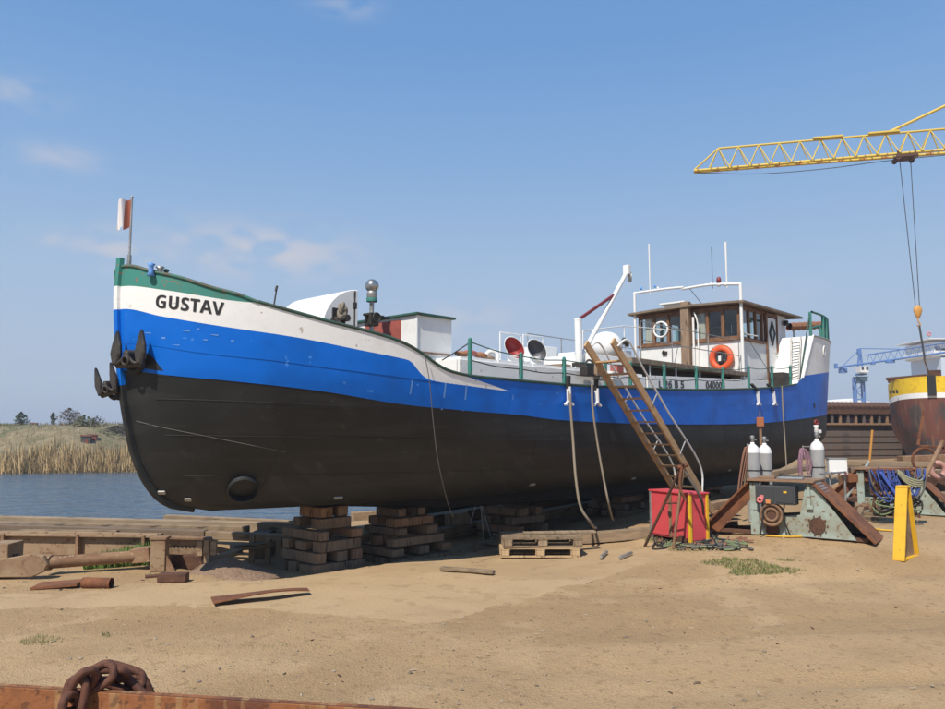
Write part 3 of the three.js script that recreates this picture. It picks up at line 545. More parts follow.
// davit: post, boom, brace, winch and block
{
  const z = 1.15, P = (x, y) => onB(x, y, z);
  const foot = P(580, 368), top = P(578, 320);
  const d = mesh('davit_post', [rod(V(top.x + 0.03, 2.9, z), top, 0.07, 18), rod(V(top.x, top.y - 0.01, z), V(top.x, top.y + 0.03, z), 0.074, 18)], M.white, ship);
  mesh('davit_boom', [rod(V(P(584, 352).x, P(584, 352).y, z), P(627, 272), 0.044, 14), box(0.1, 0.2, 0.14, P(627, 270).x, P(627, 270).y, z)], M.white, d);
  mesh('davit_brace', beam(top, P(614, 295), 0.055, 0.055), M.darkRed, d, 'dark red brace');
  mesh('boom_block', [new THREE.CylinderGeometry(0.1, 0.1, 0.07, 16).rotateX(Math.PI / 2).rotateY(0.6).translate(P(630, 277).x, P(630, 277).y, z), rod(P(627, 271), P(630, 277), 0.03)], M.galv, d);
  mesh('davit_winch', [rod(V(foot.x - 0.16, foot.y, z + 0.12), V(foot.x + 0.16, foot.y, z + 0.12), 0.10, 16), box(0.26, 0.2, 0.2, foot.x, foot.y, z), new THREE.TorusGeometry(0.14, 0.02, 6, 18).translate(foot.x, foot.y, z + 0.22)], M.blackIron, d);
  const bt = P(584, 352), ft = V(bt.x - 0.35, 2.98, z); mesh('boom_foot', beam(ft, bt, 0.06, 0.06), M.white, d);
  // lockers, raft canister, pipe rail
  const box1 = onB(571, 356, 0.3); mesh('deck_locker', box(0.34, 0.55, 0.4, box1.x, 3.25, 0.3), M.white, ship);
  mesh('deck_locker', box(1.25, 0.42, 1.2, 9.0, 3.18, 0.75), M.white, ship); mesh('deck_locker', box(0.5, 0.3, 0.5, 8.75, 3.5, -0.2), M.white, ship);
  const c = onB(606, 346, 0.45);
  const can = mesh('raft_canister', (() => { const g = new THREE.SphereGeometry(1, 28, 20); g.scale(0.30, 0.31, 0.36); return g.rotateY(0.5).translate(c.x, c.y, c.z); })(), M.white, ship, 'rounded white canister');
  mesh('canister_cradle', [box(0.5, 0.1, 0.4, c.x, c.y - 0.31, c.z)], M.greyWood, can);
  const r = [onB(583, 366, -0.4), onB(583, 331, -0.4), onB(624, 326, -0.4), onB(625, 352, -0.4)];
  mesh('pipe_rail', [0, 1, 2].map(i => rod(r[i], r[i + 1], 0.014)).concat([rod(r[2], onB(684, 331, -0.2), 0.012)]), M.white, ship);
  for (const [x, y] of [[624, 341], [627, 343]]) { const q = onB(x, y, -0.35); mesh('deck_lamp', [lathe([[0, -0.09], [0.05, -0.09], [0.055, 0.03], [0.03, 0.08], [0, 0.09]], 12).translate(q.x, q.y, q.z)], M.blackIron, ship); }
  const w = onB(640, 362, 0.2); mesh('companion_slide', box(0.9, 0.5, 1.1, 12.1, 3.62, -0.9), M.white, ship);
  for (const [x, y, m] of [[587, 371, M.blackIron], [600, 376, M.galv], [617, 369, M.redPaint], [597, 372, M.greyWood], [612, 376, M.white]]) { const q = onB(x, y, 1.9); mesh('deck_gear', box(0.22, 0.16, 0.16, q.x, Math.max(q.y, 2.74), q.z), m, ship); }
}
// ---------------------------------------------------------------- wheelhouse
M.roofWood = std(0xffffff, 0.88, 0, { map: woodTex([0.25, 0.19, 0.135], [0.12, 0.085, 0.058], 1.1) });
{
  const S0 = 14.82, S1 = 17.75, BP = 1.42, BS = -1.5, H0 = 3.12, SILL = 4.26, LINT = 5.04, H1 = 5.10, T = 0.06;
  const W = mesh('wheelhouse', [
    // panels under the windows
    pbox(T, SILL - H0, BP - BS, S0 + T / 2, (SILL + H0) / 2, (BP + BS) / 2),
    pbox(T, SILL - H0, BP - BS - 2 * T, S1 - T / 2, (SILL + H0) / 2, (BP + BS) / 2),
    pbox(1.5, SILL - H0, T, S0 + T + 0.75, (SILL + H0) / 2, BP - T / 2), pbox(S1 - S0 - T, SILL - H0, T, (S0 + S1 + T) / 2, (SILL + H0) / 2, BS + T / 2),
    pbox(S1 - 17.12, H1 - H0, T, (S1 + 17.12) / 2, (H1 + H0) / 2, BP - T / 2)], M.white, ship, 'white wheelhouse with brown wooden window frames');
  mesh('lintel', [box(T, H1 - LINT, BP - BS, S0 + T / 2, (H1 + LINT) / 2, (BP + BS) / 2), box(2.24, H1 - LINT, T, S0 + T + 1.12, (H1 + LINT) / 2, BP - T / 2), box(S1 - S0 - T, H1 - LINT, T, (S0 + S1 + T) / 2, (H1 + LINT) / 2, BS + T / 2), box(T, H1 - LINT, BP - BS - 2 * T, S1 - T / 2, (H1 + LINT) / 2, (BP + BS) / 2)], M.wood, W);
  mesh('house_floor', pbox(S1 - S0 - 2 * T, 0.04, BP - BS - 2 * T, (S0 + S1) / 2, 3.5, (BP + BS) / 2), M.interior, W);
  // front windows: six lights
  const fb = [-1.46, -1.03, -0.60, -0.17, 0.12, 0.53, 0.95, 1.38];
  for (const b of fb) mesh('mullion', box(0.085, LINT - SILL, 0.085, S0 + 0.028, (LINT + SILL) / 2, b), M.wood, W);
  for (const [i, j] of [[0, 1], [1, 2], [2, 3], [4, 5], [5, 6], [6, 7]]) {
    const c = (fb[i] + fb[j]) / 2, w = fb[j] - fb[i] - 0.085;
    mesh('window_rail', box(0.05, 0.06, w, S0 + 0.03, SILL + 0.03, c), M.wood, W); mesh('window_rail', box(0.05, 0.05, w, S0 + 0.03, LINT - 0.025, c), M.wood, W);
    mesh('pane', pbox(0.006, LINT - SILL - 0.11, w, S0 + 0.03, (LINT + SILL) / 2 + 0.005, c), M.glass, W);
  }
  mesh('window_sill', box(0.11, 0.055, BP - BS + 0.06, S0 - 0.005, SILL - 0.03, (BP + BS) / 2), M.wood, W);
  // port side windows
  const fs = [14.93, 15.36, 15.78, 16.20];
  for (const s of fs) mesh('mullion', box(0.07, LINT - SILL, 0.075, s, (LINT + SILL) / 2, BP - 0.028), M.wood, W);
  for (let i = 0; i < 3; i++) { const c = (fs[i] + fs[i + 1]) / 2, w = fs[i + 1] - fs[i] - 0.07; mesh('pane', pbox(w, LINT - SILL - 0.04, 0.006, c, (LINT + SILL) / 2, BP - 0.03), M.glass, W); mesh('window_rail', box(w, 0.045, 0.045, c, SILL + 0.022, BP - 0.03), M.wood, W); mesh('window_rail', box(w, 0.045, 0.045, c, LINT - 0.022, BP - 0.03), M.wood, W); }
  mesh('window_sill', box(1.4, 0.05, 0.10, 15.55, SILL - 0.028, BP + 0.005), M.wood, W);
  // starboard and after windows let the sky show through
  for (let i = 0; i <= 5; i++) { const s = lerp(S0 + 0.1, S1 - 0.1, i / 5); mesh('mullion', box(0.08, LINT - SILL, 0.06, s, (LINT + SILL) / 2, BS + 0.03), M.wood, W); if (i < 5) mesh('pane', pbox(0.46, LINT - SILL - 0.02, 0.006, s + 0.27, (LINT + SILL) / 2, BS + 0.03), M.glass, W); }
  for (let i = 0; i <= 4; i++) { const b = lerp(BS + 0.1, BP - 0.1, i / 4); mesh('mullion', box(0.06, LINT - SILL, 0.16, S1 - 0.03, (LINT + SILL) / 2, b), M.wood, W); if (i < 4 && i !== 1) mesh('pane', pbox(0.006, LINT - SILL - 0.02, 0.52, S1 - 0.03, (LINT + SILL) / 2, b + 0.34), M.glass, W); }
  mesh('back_panel', pbox(0.03, LINT - SILL - 0.01, 0.5, S1 - 0.03, (LINT + SILL) / 2, -0.39), M.interior, W);
  // curtains, wheel and binnacle inside
  const curtain = (s0, b0, s1, b1) => { const pts = []; for (let i = 0; i <= 24; i++) { const t = i / 24; pts.push([lerp(s0, s1, t) + 0.018 * Math.sin(t * 20), lerp(b0, b1, t) + 0.018 * Math.cos(t * 20)]); } const pos = [], idx = [], uv = []; pts.forEach(([s, b], i) => { pos.push(s, LINT - 0.02, b, s, SILL + 0.05, b); uv.push(i / 24, 1, i / 24, 0); if (i) { const a = 2 * i - 2; idx.push(a, a + 1, a + 3, a, a + 3, a + 2); } }); const g = new THREE.BufferGeometry(); g.setAttribute('position', new THREE.Float32BufferAttribute(pos, 3)); g.setAttribute('uv', new THREE.Float32BufferAttribute(uv, 2)); g.setIndex(idx); g.computeVertexNormals(); mesh('curtain', g, M.curtain, W); };
  curtain(S0 + 0.13, 0.18, S0 + 0.13, 0.40); curtain(S0 + 0.13, -1.38, S0 + 0.13, -1.14); curtain(15.05, BP - 0.13, 15.25, BP - 0.13); curtain(15.5, BP - 0.13, 15.66, BP - 0.13); curtain(15.95, BP - 0.13, 16.1, BP - 0.13);
  mesh('steering_wheel', [new THREE.TorusGeometry(0.32, 0.025, 8, 28).rotateY(Math.PI / 2).translate(15.4, 4.35, 0.5), ...[0, 1, 2].map(i => rod(V(15.4, 4.35 + 0.38 * Math.sin(i * 1.047), 0.5 + 0.38 * Math.cos(i * 1.047)), V(15.4, 4.35 - 0.38 * Math.sin(i * 1.047), 0.5 - 0.38 * Math.cos(i * 1.047)), 0.014)), box(0.3, 0.8, 0.4, 15.6, 3.9, 0.5)], M.wood, W);
  // clear-view screen on the starboard front window
  mesh('clear_view_screen', [new THREE.TorusGeometry(0.205, 0.028, 8, 30).rotateY(Math.PI / 2).translate(S0 - 0.03, 4.66, -0.80), rod(V(S0 - 0.03, 4.66, -0.98), V(S0 - 0.03, 4.66, -0.78), 0.014), new THREE.CylinderGeometry(0.035, 0.035, 0.05, 12).rotateZ(Math.PI / 2).translate(S0 - 0.03, 4.66, -0.80)], M.white, W);
  // door with its diamond light
  const D = mesh('door', pbox(0.58, 1.82, 0.045, 16.78, 4.05, BP - 0.02), M.white, W, 'white door with a diamond window');
  mesh('door_frame', [box(0.085, 1.96, 0.09, 16.42, 4.07, BP - 0.01), box(0.06, 1.96, 0.09, 17.12, 4.07, BP - 0.01), box(0.76, 0.08, 0.092, 16.77, 5.04, BP - 0.01)], M.wood, W);
  const dia = (r, k) => { const s = new THREE.Shape([[0, -r * 1.7], [r, 0], [0, r * 1.7], [-r, 0]].map(p => new THREE.Vector2(...p))); s.holes.push(new THREE.Path([[0, -r * k * 1.7], [-r * k, 0], [0, r * k * 1.7], [r * k, 0]].map(p => new THREE.Vector2(...p)))); return boxUV(new THREE.ExtrudeGeometry(s, { depth: 0.03, bevelEnabled: false })); };
  mesh('diamond_frame', dia(0.20, 0.62).translate(16.78, 4.55, BP + 0.004), M.letter, W);
  mesh('diamond_pane', extrude([[0, -0.21], [0.124, 0], [0, 0.21], [-0.124, 0]], 0.012, 0).translate(16.78, 4.55, BP + 0.012), std(lin(0.42, 0.45, 0.46), 0.15), W);
  mesh('door_handle', [rod(V(17.0, 4.02, BP + 0.05), V(16.9, 4.02, BP + 0.05), 0.012), rod(V(17.0, 4.02, BP), V(17.0, 4.02, BP + 0.05), 0.012)], M.steel, W);
  // roof
  const roof = mesh('roof', (() => {
    const pos = [], idx = [], uv = [], n = 14, m = 10, a = S0 - 0.22, b = 18.55, w0 = BS - 0.22, w1 = BP + 0.2;
    const P = (i, j, t) => { const s = lerp(a, b, i / m), q = lerp(w0, w1, j / n), c = (q - (BP + BS) / 2) / 1.66; return [s, H1 + 0.015 + (t ? 0.055 : 0) + 0.045 * (1 - c * c), q]; };
    for (const t of [0, 1]) for (let i = 0; i <= m; i++) for (let j = 0; j <= n; j++) { const p = P(i, j, t); pos.push(...p); uv.push(p[2], p[0]); }
    const id = (i, j, t) => t * (m + 1) * (n + 1) + i * (n + 1) + j;
    for (let i = 0; i < m; i++) for (let j = 0; j < n; j++) { idx.push(id(i, j, 1), id(i, j + 1, 1), id(i + 1, j, 1), id(i, j + 1, 1), id(i + 1, j + 1, 1), id(i + 1, j, 1)); idx.push(id(i, j, 0), id(i + 1, j, 0), id(i, j + 1, 0), id(i, j + 1, 0), id(i + 1, j, 0), id(i + 1, j + 1, 0)); }
    for (let i = 0; i < m; i++) for (const [j, f] of [[0, 0], [n, 1]]) { const q = [id(i, j, 0), id(i + 1, j, 0), id(i + 1, j, 1), id(i, j, 1)]; idx.push(...(f ? [q[0], q[1], q[2], q[0], q[2], q[3]] : [q[0], q[2], q[1], q[0], q[3], q[2]])); }
    for (let j = 0; j < n; j++) for (const [i, f] of [[0, 1], [m, 0]]) { const q = [id(i, j, 0), id(i, j + 1, 0), id(i, j + 1, 1), id(i, j, 1)]; idx.push(...(f ? [q[0], q[1], q[2], q[0], q[2], q[3]] : [q[0], q[2], q[1], q[0], q[3], q[2]])); }
    const g = new THREE.BufferGeometry(); g.setAttribute('position', new THREE.Float32BufferAttribute(pos, 3)); g.setAttribute('uv', new THREE.Float32BufferAttribute(uv, 2)); g.setIndex(idx);
    return toCreasedNormals(g.toNonIndexed(), 0.5);
  })(), M.roofWood, W, 'weathered wooden wheelhouse roof');
  mesh('eave_gap', [pbox(S1 - S0 - 0.1, 0.12, BP - BS - 0.1, (S0 + S1) / 2, 5.09, (BP + BS) / 2)], M.wood, W);
  mesh('roof_hatch', [box(0.7, 0.045, 0.75, 15.5, 5.42, -0.65), box(0.5, 0.16, 0.55, 15.5, 5.34, -0.65)], M.white, W);
  mesh('roof_dome', new THREE.SphereGeometry(0.17, 20, 12).scale(1, 0.7, 1).translate(16.6, 5.32, 0.55), M.white, W);
  // wooden mast case and pipes on the front
  mesh('mast_case', box(0.16, 2.0, 0.24, S0 - 0.10, 4.32, -0.02), M.greyWood, ship, 'weathered brown mast case on the wheelhouse front');
  mesh('drain_pipe', [rod(V(S0 - 0.06, 3.4, 0.17), V(S0 - 0.06, 4.9, 0.17), 0.03, 12), rod(V(S0 - 0.05, 3.4, 0.29), V(S0 - 0.05, 4.75, 0.29), 0.02, 12), tube([V(S0 - 0.05, 4.7, 0.29), V(S0 - 0.07, 4.85, 0.27), V(S0 - 0.06, 5.02, 0.2)], 0.02, 16, 8)], M.white, ship);
  mesh('hand_grip', [tube([V(S0 - 0.01, 3.86, -1.32), V(S0 - 0.07, 3.84, -1.28), V(S0 - 0.07, 3.80, -1.0), V(S0 - 0.01, 3.80, -0.96)], 0.014, 16, 6)], M.blackIron, W);
  mesh('deck_fitting', [box(0.06, 0.14, 0.05, S0 - 0.03, 4.02, -0.72, 0, 0, 0.5), box(0.06, 0.08, 0.14, S0 - 0.03, 4.02, -0.70)], M.blackIron, W);
  // white pipe arch with aerials
  const A = mesh('pipe_arch', [rod(V(14.72, 3.38, -1.55), V(14.72, 5.74, -1.55), 0.035, 12), rod(V(14.72, 3.02, 1.5), V(14.72, 5.6, 1.5), 0.04, 12), tube([V(14.72, 5.74, -1.57), V(14.72, 5.74, -0.6), V(14.72, 5.72, -0.05)], 0.032, 20, 10), tube([V(14.74, 5.68, -0.12), V(14.72, 5.69, 0.7), V(14.72, 5.6, 1.52)], 0.035, 20, 10), new THREE.SphereGeometry(0.04, 12, 8).translate(14.72, 5.6, 1.5), new THREE.SphereGeometry(0.035, 12, 8).translate(14.72, 5.74, -1.55)], M.white, ship, 'white pipe arch over the wheelhouse front');
  const aer = (px, y0, y1, r, m, n = 'aerial') => { const a = onS(px, y0, 14.72), b = onS(px, y1, 14.72); mesh(n, rod(V(a.x, b.y - 0.05, a.z), a, r * 0.5 + 0.004, 8, r), m, A); };
  aer(649, 244, 292, 0.022, M.white); aer(725.5, 242, 286, 0.03, M.white); aer(711.5, 247, 287, 0.008, M.charcoal);
  for (const [x, y, m, r] of [[718.8, 279.5, M.darkRed, 0.06], [718.8, 284, M.white, 0.045], [711.5, 283.5, M.white, 0.03], [641, 288, M.paleBlue, 0.035], [655, 286, M.paleBlue, 0.03], [658, 288, M.white, 0.03], [726, 284, M.white, 0.04]]) { const p = onS(x, y, 14.72); mesh('masthead_lamp', lathe([[0, -r * 1.4], [r * 0.9, -r * 1.4], [r, -r * 0.4], [r * 0.8, r * 0.8], [0, r * 1.3]], 14).translate(p.x, p.y, p.z), m, A); }
  mesh('stay_wire', [rod(onS(690, 289, 14.72), V(15.3, 5.2, 0.25), 0.008, 5)], M.charcoal, A);
  mesh('handrail', [tube([V(14.72, 4.42, 1.5), V(14.9, 4.36, 1.52), V(15.6, 4.36, 1.52)], 0.018, 20, 8)], M.white, W);
  mesh('stay_wire', [rod(V(15.0, 4.25, BP + 0.10), V(16.3, 3.1, BP + 0.30), 0.007, 5)], M.charcoal, W);
  mesh('floodlight', [box(0.12, 0.14, 0.12, 17.55, 4.9, BP + 0.09)], M.blackIron, W);
}
// after deck: white ladder, box, green stern rail, tarpaulin roll, hawse ring
{
  const L = (x, y) => onB(x, y, 1.9);
  const a0 = onS(791, 384, 16.62), a1 = onS(791.5, 338, 17.2), b0 = onS(799, 381, 16.62), b1 = onS(801, 337, 17.2);
  const lad = mesh('poop_ladder', [rod(a0, a1, 0.022, 10), rod(b0, b1, 0.022, 10)], M.galv, ship, 'white ladder up to the poop');
  for (let i = 1; i < 8; i++) mesh('rung', rod(a0.clone().lerp(a1, i / 8), b0.clone().lerp(b1, i / 8), 0.014, 8), M.galv, lad);
  const bx = onB(782, 380, 1.75); mesh('deck_box', box(0.72, 0.36, 0.36, bx.x, bx.y, bx.z), M.blackIron, ship);
  const gr = [V(17.4, poopTop, 2.2), V(18.1, poopTop, 2.24), V(18.9, poopTop, 2.1), V(19.6, poopTop, 1.8), V(20.3, poopTop, 1.25)];
  const H = 0.66;
  for (const [s, b] of [[17.42, 2.22], [17.42, -2.22]]) mesh('stern_rail_post', rod(V(s, poopTop - 0.02, b), V(s, poopTop + H, b), 0.04, 10), M.green, ship);
  for (const [s] of [[18.35], [18.75], [19.6], [20.4]]) for (const k of [1, -1]) { const b = k * (hullB(s, 4.4) - 0.05); mesh('stern_rail_post', rod(V(s, poopTop - 0.02, b), V(s, poopTop + H, b), 0.04, 10), M.green, ship); }
  for (const k of [1, -1]) { const pts = [17.42, 18.0, 18.75, 19.6, 20.4, 20.9].map(s => V(s, poopTop + H, k * (hullB(s, 4.4) - 0.05))); mesh('stern_rail', tube(pts, 0.032, 50, 8), M.green, ship); }
  mesh('rail_brace', rod(V(16.72, 3.3, 2.14), V(17.42, poopTop + H, 2.22), 0.018), M.capDark, ship);
  const t0 = onB(789, 327, 0), t1 = onB(823, 325, 0);
  mesh('boom_cover', (() => { const n = 24, pos = [], idx = [], uv = [], m = 12; for (let i = 0; i <= n; i++) { const c = t0.clone().lerp(t1, i / n); for (let j = 0; j <= m; j++) { const a = j / m * Math.PI * 2, r = 0.13 * (1 + 0.16 * Math.sin(i * 1.7 + a * 2) + 0.1 * Math.sin(i * 3.1)); pos.push(c.x, c.y + Math.sin(a) * r, c.z + Math.cos(a) * r * 0.8); uv.push(i / 6, j / m); } } for (let i = 0; i < n; i++) for (let j = 0; j < m; j++) { const a = i * (m + 1) + j, b = a + m + 1; idx.push(a, a + 1, b, a + 1, b + 1, b); } const g = new THREE.BufferGeometry(); g.setAttribute('position', new THREE.Float32BufferAttribute(pos, 3)); g.setAttribute('uv', new THREE.Float32BufferAttribute(uv, 2)); g.setIndex(idx); g.computeVertexNormals(); return g; })(), M.canvas, ship, 'rolled brown canvas over the after deck');
  mesh('boom_crutch', [rod(V(t0.x + 0.4, 4.4, 0), V(t0.x + 0.4, t0.y - 0.08, 0), 0.03), rod(V(t1.x - 0.3, 4.4, 0), V(t1.x - 0.3, t1.y - 0.1, 0), 0.03)], M.galv, ship);
  const p = onHull(824, 351); if (p) { const hr = new THREE.TorusGeometry(0.10, 0.022, 8, 20).scale(0.75, 1.3, 1); mesh('hawse_ring', onPlate(hr, p, 0.005), M.white, ship); mesh('hawse_ring', onPlate(new THREE.CircleGeometry(0.08, 20).scale(0.75, 1.3, 1), p, 0.004), M.galv, ship); }
  const q = onHull(814, 405); if (q) mesh('side_outlet', onPlate(new RoundedBoxGeometry(0.06, 0.14, 0.03, 1, 0.01), q, 0.012), M.letter, ship);
}
// lifebuoy hung on the wheelhouse front
{
  const p = onS(721.5, 358, 14.74);
  const g = thing('lifebuoy', 'round orange lifebuoy hung on the white wheelhouse front', 'lifebuoy', [0, 0, 0]);
  const w = fromShip(p); g.position.copy(w); g.rotation.y = SHIP_TURN;
  mesh('ring', new THREE.TorusGeometry(0.245, 0.085, 14, 40).scale(1, 1, 0.85).rotateY(Math.PI / 2), M.orange, g);
  for (let i = 0; i < 4; i++) { const a = i * Math.PI / 2 + 0.78; mesh('band', new THREE.TorusGeometry(0.245, 0.088, 12, 6, 0.28).rotateZ(a - 0.14).scale(1, 1, 0.86).rotateY(Math.PI / 2), M.orange, g); }
  mesh('grab_line', new THREE.TorusGeometry(0.335, 0.008, 6, 50).rotateY(Math.PI / 2).translate(-0.03, 0, 0), M.rope, g);
  mesh('light_float', [lathe([[0, -0.13], [0.06, -0.12], [0.075, -0.02], [0.05, 0.08], [0, 0.11]], 16).translate(-0.03, -0.02, 0.0), new THREE.TorusGeometry(0.125, 0.03, 8, 20).scale(1, 1.25, 1).rotateY(Math.PI / 2)], M.charcoal, g);
  mesh('float_label', box(0.02, 0.13, 0.07, -0.105, -0.02, 0), M.white, g);
}
// ---------------------------------------------------------------- ground, water, far bank
M.sand = std(0xffffff, 0.96, 0, { map: tex(1024, (u, v) => {
  const n = fbm(u * 6, v * 6, 5, 6), n2 = fbm(u * 110 + 3, v * 110, 3, 110), n3 = hash(Math.floor(u * 1024), Math.floor(v * 1024)), n4 = fbm(u * 14 + 7, v * 14 + 2, 4, 14);
  let c = mix3([0.40, 0.268, 0.138], [0.345, 0.226, 0.112], sstep(0.35, 0.65, n));
  c = mix3(c, [0.46, 0.32, 0.175], sstep(0.55, 0.75, n4) * 0.5);
  c = mix3(c, [0.23, 0.145, 0.066], sstep(0.62, 0.8, n2) * 0.5);
  const g = 0.86 + 0.28 * n3; return [c[0] * g, c[1] * g, c[2] * g];
}, 7), bumpMap: tex(1024, (u, v) => fbm(u * 20, v * 20, 5, 20) * 0.7 + 0.3 * hash(Math.floor(u * 1024), Math.floor(v * 1024)), 7, false), bumpScale: 0.035, vertexColors: true });
const SHORE = [[-400, 30], [-60, 23], [-25, 20.5], [-12, 20], [-5, 21.2], [-1, 24], [3, 33], [8, 55], [14, 90], [20, 200], [40, 700]];      // x, distance of the near waterline
const shoreD = x => interp(SHORE, x);
const WATER_Y = -1.15;
const rise = (x, D) => 0.35 * sstep(1.2, 5, x) * sstep(8.5, 12.5, D);   // the yard climbs gently to the right
function trench(x, D) { const p = toShip(V(x, 0, -D)); return sstep(1.05, 0.75, p.z + 0.25 * sstep(3.2, 1.4, p.x)) * sstep(-2.6, -2.2, p.z) * sstep(1.35, 1.7, p.x) * sstep(20, 18.5, p.x); }   // the slip under the keel lies a little lower
function groundH(x, D) {
  const d = shoreD(x) - D;                                        // metres landward of the waterline
  let h = -2.4 + 2.4 * sstep(-5, 6.5, d) + rise(x, D) - 0.12 * trench(x, D);
  const near = sstep(9, 4, Math.abs(x + 3) * 0 + D);              // level in front of the camera
  h += (fbm(x * 0.45 + 40, D * 0.45 + 7, 4) - 0.5) * 0.09 * sstep(-1, 6, d) + (fbm(x * 1.7 + 3, D * 1.7, 3) - 0.5) * 0.035;
  // wheel ruts curving across the yard
  const r = Math.abs(((D - 7.4 - 0.09 * x - 0.5 * Math.sin(x * 0.22)) % 100)); h -= 0.04 * (sstep(0.26, 0.05, Math.abs(r - 0.2)) + sstep(0.26, 0.05, Math.abs(r - 1.75))) * sstep(0.2, 3, x);
  const r2 = D - 5.1 - 0.035 * (x - 1) * (x - 1) * 0.5 + 0.12 * x; h -= 0.03 * (sstep(0.2, 0.04, Math.abs(r2)) + sstep(0.2, 0.04, Math.abs(r2 - 1.5))) * (0.6 + 0.4 * Math.sin(x * 26 + D * 9)) * sstep(-3, 0, x);
  const r3 = x * 0.55 + D * 0.35 - 6.2; h -= 0.026 * (sstep(0.22, 0.05, Math.abs(r3)) + sstep(0.22, 0.05, Math.abs(r3 - 1.5))) * sstep(10.5, 9, D);
  return h;
}
{
  const xs = [], ds = [];
  for (let x = -30; x <= 30; x += 0.16) xs.push(x);
  for (let k = 1; k < 46; k++) { const e = 0.25 * (Math.pow(1.16, k) - 1) / 0.16; xs.push(30 + e); xs.unshift(-30 - e); }
  for (let D = -3; D <= 30; D += 0.16) ds.push(D);
  for (let k = 1; k < 46; k++) { const e = 0.25 * (Math.pow(1.16, k) - 1) / 0.16; ds.push(30 + e); }
  for (let k = 1; k < 30; k++) ds.unshift(-3 - 0.25 * (Math.pow(1.2, k) - 1) / 0.2);
  const pos = [], uv = [], col = [], idx = [], nx = xs.length;
  for (const D of ds) for (const x of xs) {
    pos.push(x, groundH(x, D), -D); uv.push(x, D);
    // broad patches of paler trodden sand and darker damp earth
    const n = fbm(x * 0.23 + 3, D * 0.31 + 5, 4), n2 = fbm(x * 0.9 + 13, D * 1.6 + 4, 4), bare = sstep(0.55, 0.75, n2);
    const mud = sstep(15, 19, D) * 0.3 + sstep(0.5, 0.7, fbm(x * 0.5, D * 0.5 + 60, 3)) * 0.25;
    const f = 0.88 + 0.24 * n, m = clamp(mud) * 0.7;
    col.push(f * lerp(1, 0.72, m) * (1 - 0.07 * bare), f * lerp(1, 0.68, m) * (1 - 0.08 * bare), f * lerp(1, 0.62, m) * (1 - 0.10 * bare));
  }
  for (let j = 0; j < ds.length - 1; j++) for (let i = 0; i < nx - 1; i++) { const a = j * nx + i, b = a + 1, c = a + nx, d = c + 1; idx.push(a, b, d, a, d, c); }
  const g = new THREE.BufferGeometry(); g.setAttribute('position', new THREE.Float32BufferAttribute(pos, 3)); g.setAttribute('uv', new THREE.Float32BufferAttribute(uv, 2)); g.setAttribute('color', new THREE.Float32BufferAttribute(col, 3)); g.setIndex(idx); g.computeVertexNormals();
  struct('ground', g, M.sand);
}
// water with small wind ripples
{
  const xs = [], ds = []; for (let k = 0; k <= 220; k++) xs.push(-140 + k * 0.72); for (let k = 0; k <= 200; k++) ds.push(18 + 80 * Math.pow(k / 200, 1.5));
  xs.unshift(-900, -400, -200); ds.push(130, 220, 500, 900); xs.push(60, 120);
  const pos = [], uv = [], idx = [], nx = xs.length;
  for (const D of ds) for (const x of xs) { pos.push(x, WATER_Y, -D); uv.push(x, D); }
  for (let j = 0; j < ds.length - 1; j++) for (let i = 0; i < nx - 1; i++) { const a = j * nx + i, b = a + 1, c = a + nx, d = c + 1; idx.push(a, b, d, a, d, c); }
  const g = new THREE.BufferGeometry(); g.setAttribute('position', new THREE.Float32BufferAttribute(pos, 3)); g.setAttribute('uv', new THREE.Float32BufferAttribute(uv, 2)); g.setIndex(idx); g.computeVertexNormals();
  const rip = tex(1024, (u, v) => { const a = fbm(u * 10 , v * 20, 4, 10), b = fbm(u * 30 + 5, v * 60, 3, 30); return 0.62 * a + 0.38 * b; }, 14, false);
  M.water = std(lin(0.050, 0.082, 0.110), 0.22, 0, { bumpMap: rip, bumpScale: 0.42 });
  struct('water', g, M.water);
}
// far bank: grassy dyke behind a belt of dry reeds
M.bank = std(0xffffff, 1, 0, { map: tex(512, (u, v) => { const n = fbm(u * 8, v * 8, 5, 8), n2 = fbm(u * 40, v * 40, 3, 40); let c = mix3([0.20, 0.16, 0.085], [0.13, 0.125, 0.06], sstep(0.46, 0.66, n)); return mix3(c, [0.29, 0.23, 0.14], sstep(0.5, 0.7, n2) * 0.6); }, 18) });
const BANK_D = x => 58.5 + 0.05 * (x + 35) + 1.2 * Math.sin(x * 0.21);
function bankH(x, d) { const left = sstep(-27, -37, x); let h = WATER_Y - 0.7 + 1.15 * sstep(-1.5, 2.5, d) + lerp(0.7, 3.35, left) * sstep(lerp(9, 5, left), lerp(22, 17, left), d); h += (fbm(x * 0.13, d * 0.13, 4) - 0.5) * 0.9 * sstep(2, 9, d) * sstep(130, 40, d); return h; }
{
  const xs = [], ds = []; for (let x = -120; x <= 40; x += 0.9) xs.push(x); xs.unshift(-900, -400, -200); xs.push(80, 200, 700, 1200); for (let d = -2; d <= 40; d += 0.8) ds.push(d); ds.push(60, 100, 200, 500, 1500);
  const pos = [], uv = [], idx = [], nx = xs.length;
  for (const d of ds) for (const x of xs) { pos.push(x, bankH(x, d), -(BANK_D(x) + d)); uv.push(x, d); }
  for (let j = 0; j < ds.length - 1; j++) for (let i = 0; i < nx - 1; i++) { const a = j * nx + i, b = a + 1, c = a + nx, d = c + 1; idx.push(a, b, d, a, d, c); }
  const g = new THREE.BufferGeometry(); g.setAttribute('position', new THREE.Float32BufferAttribute(pos, 3)); g.setAttribute('uv', new THREE.Float32BufferAttribute(uv, 2)); g.setIndex(idx); g.computeVertexNormals();
  struct('far_bank', g, M.bank);
}
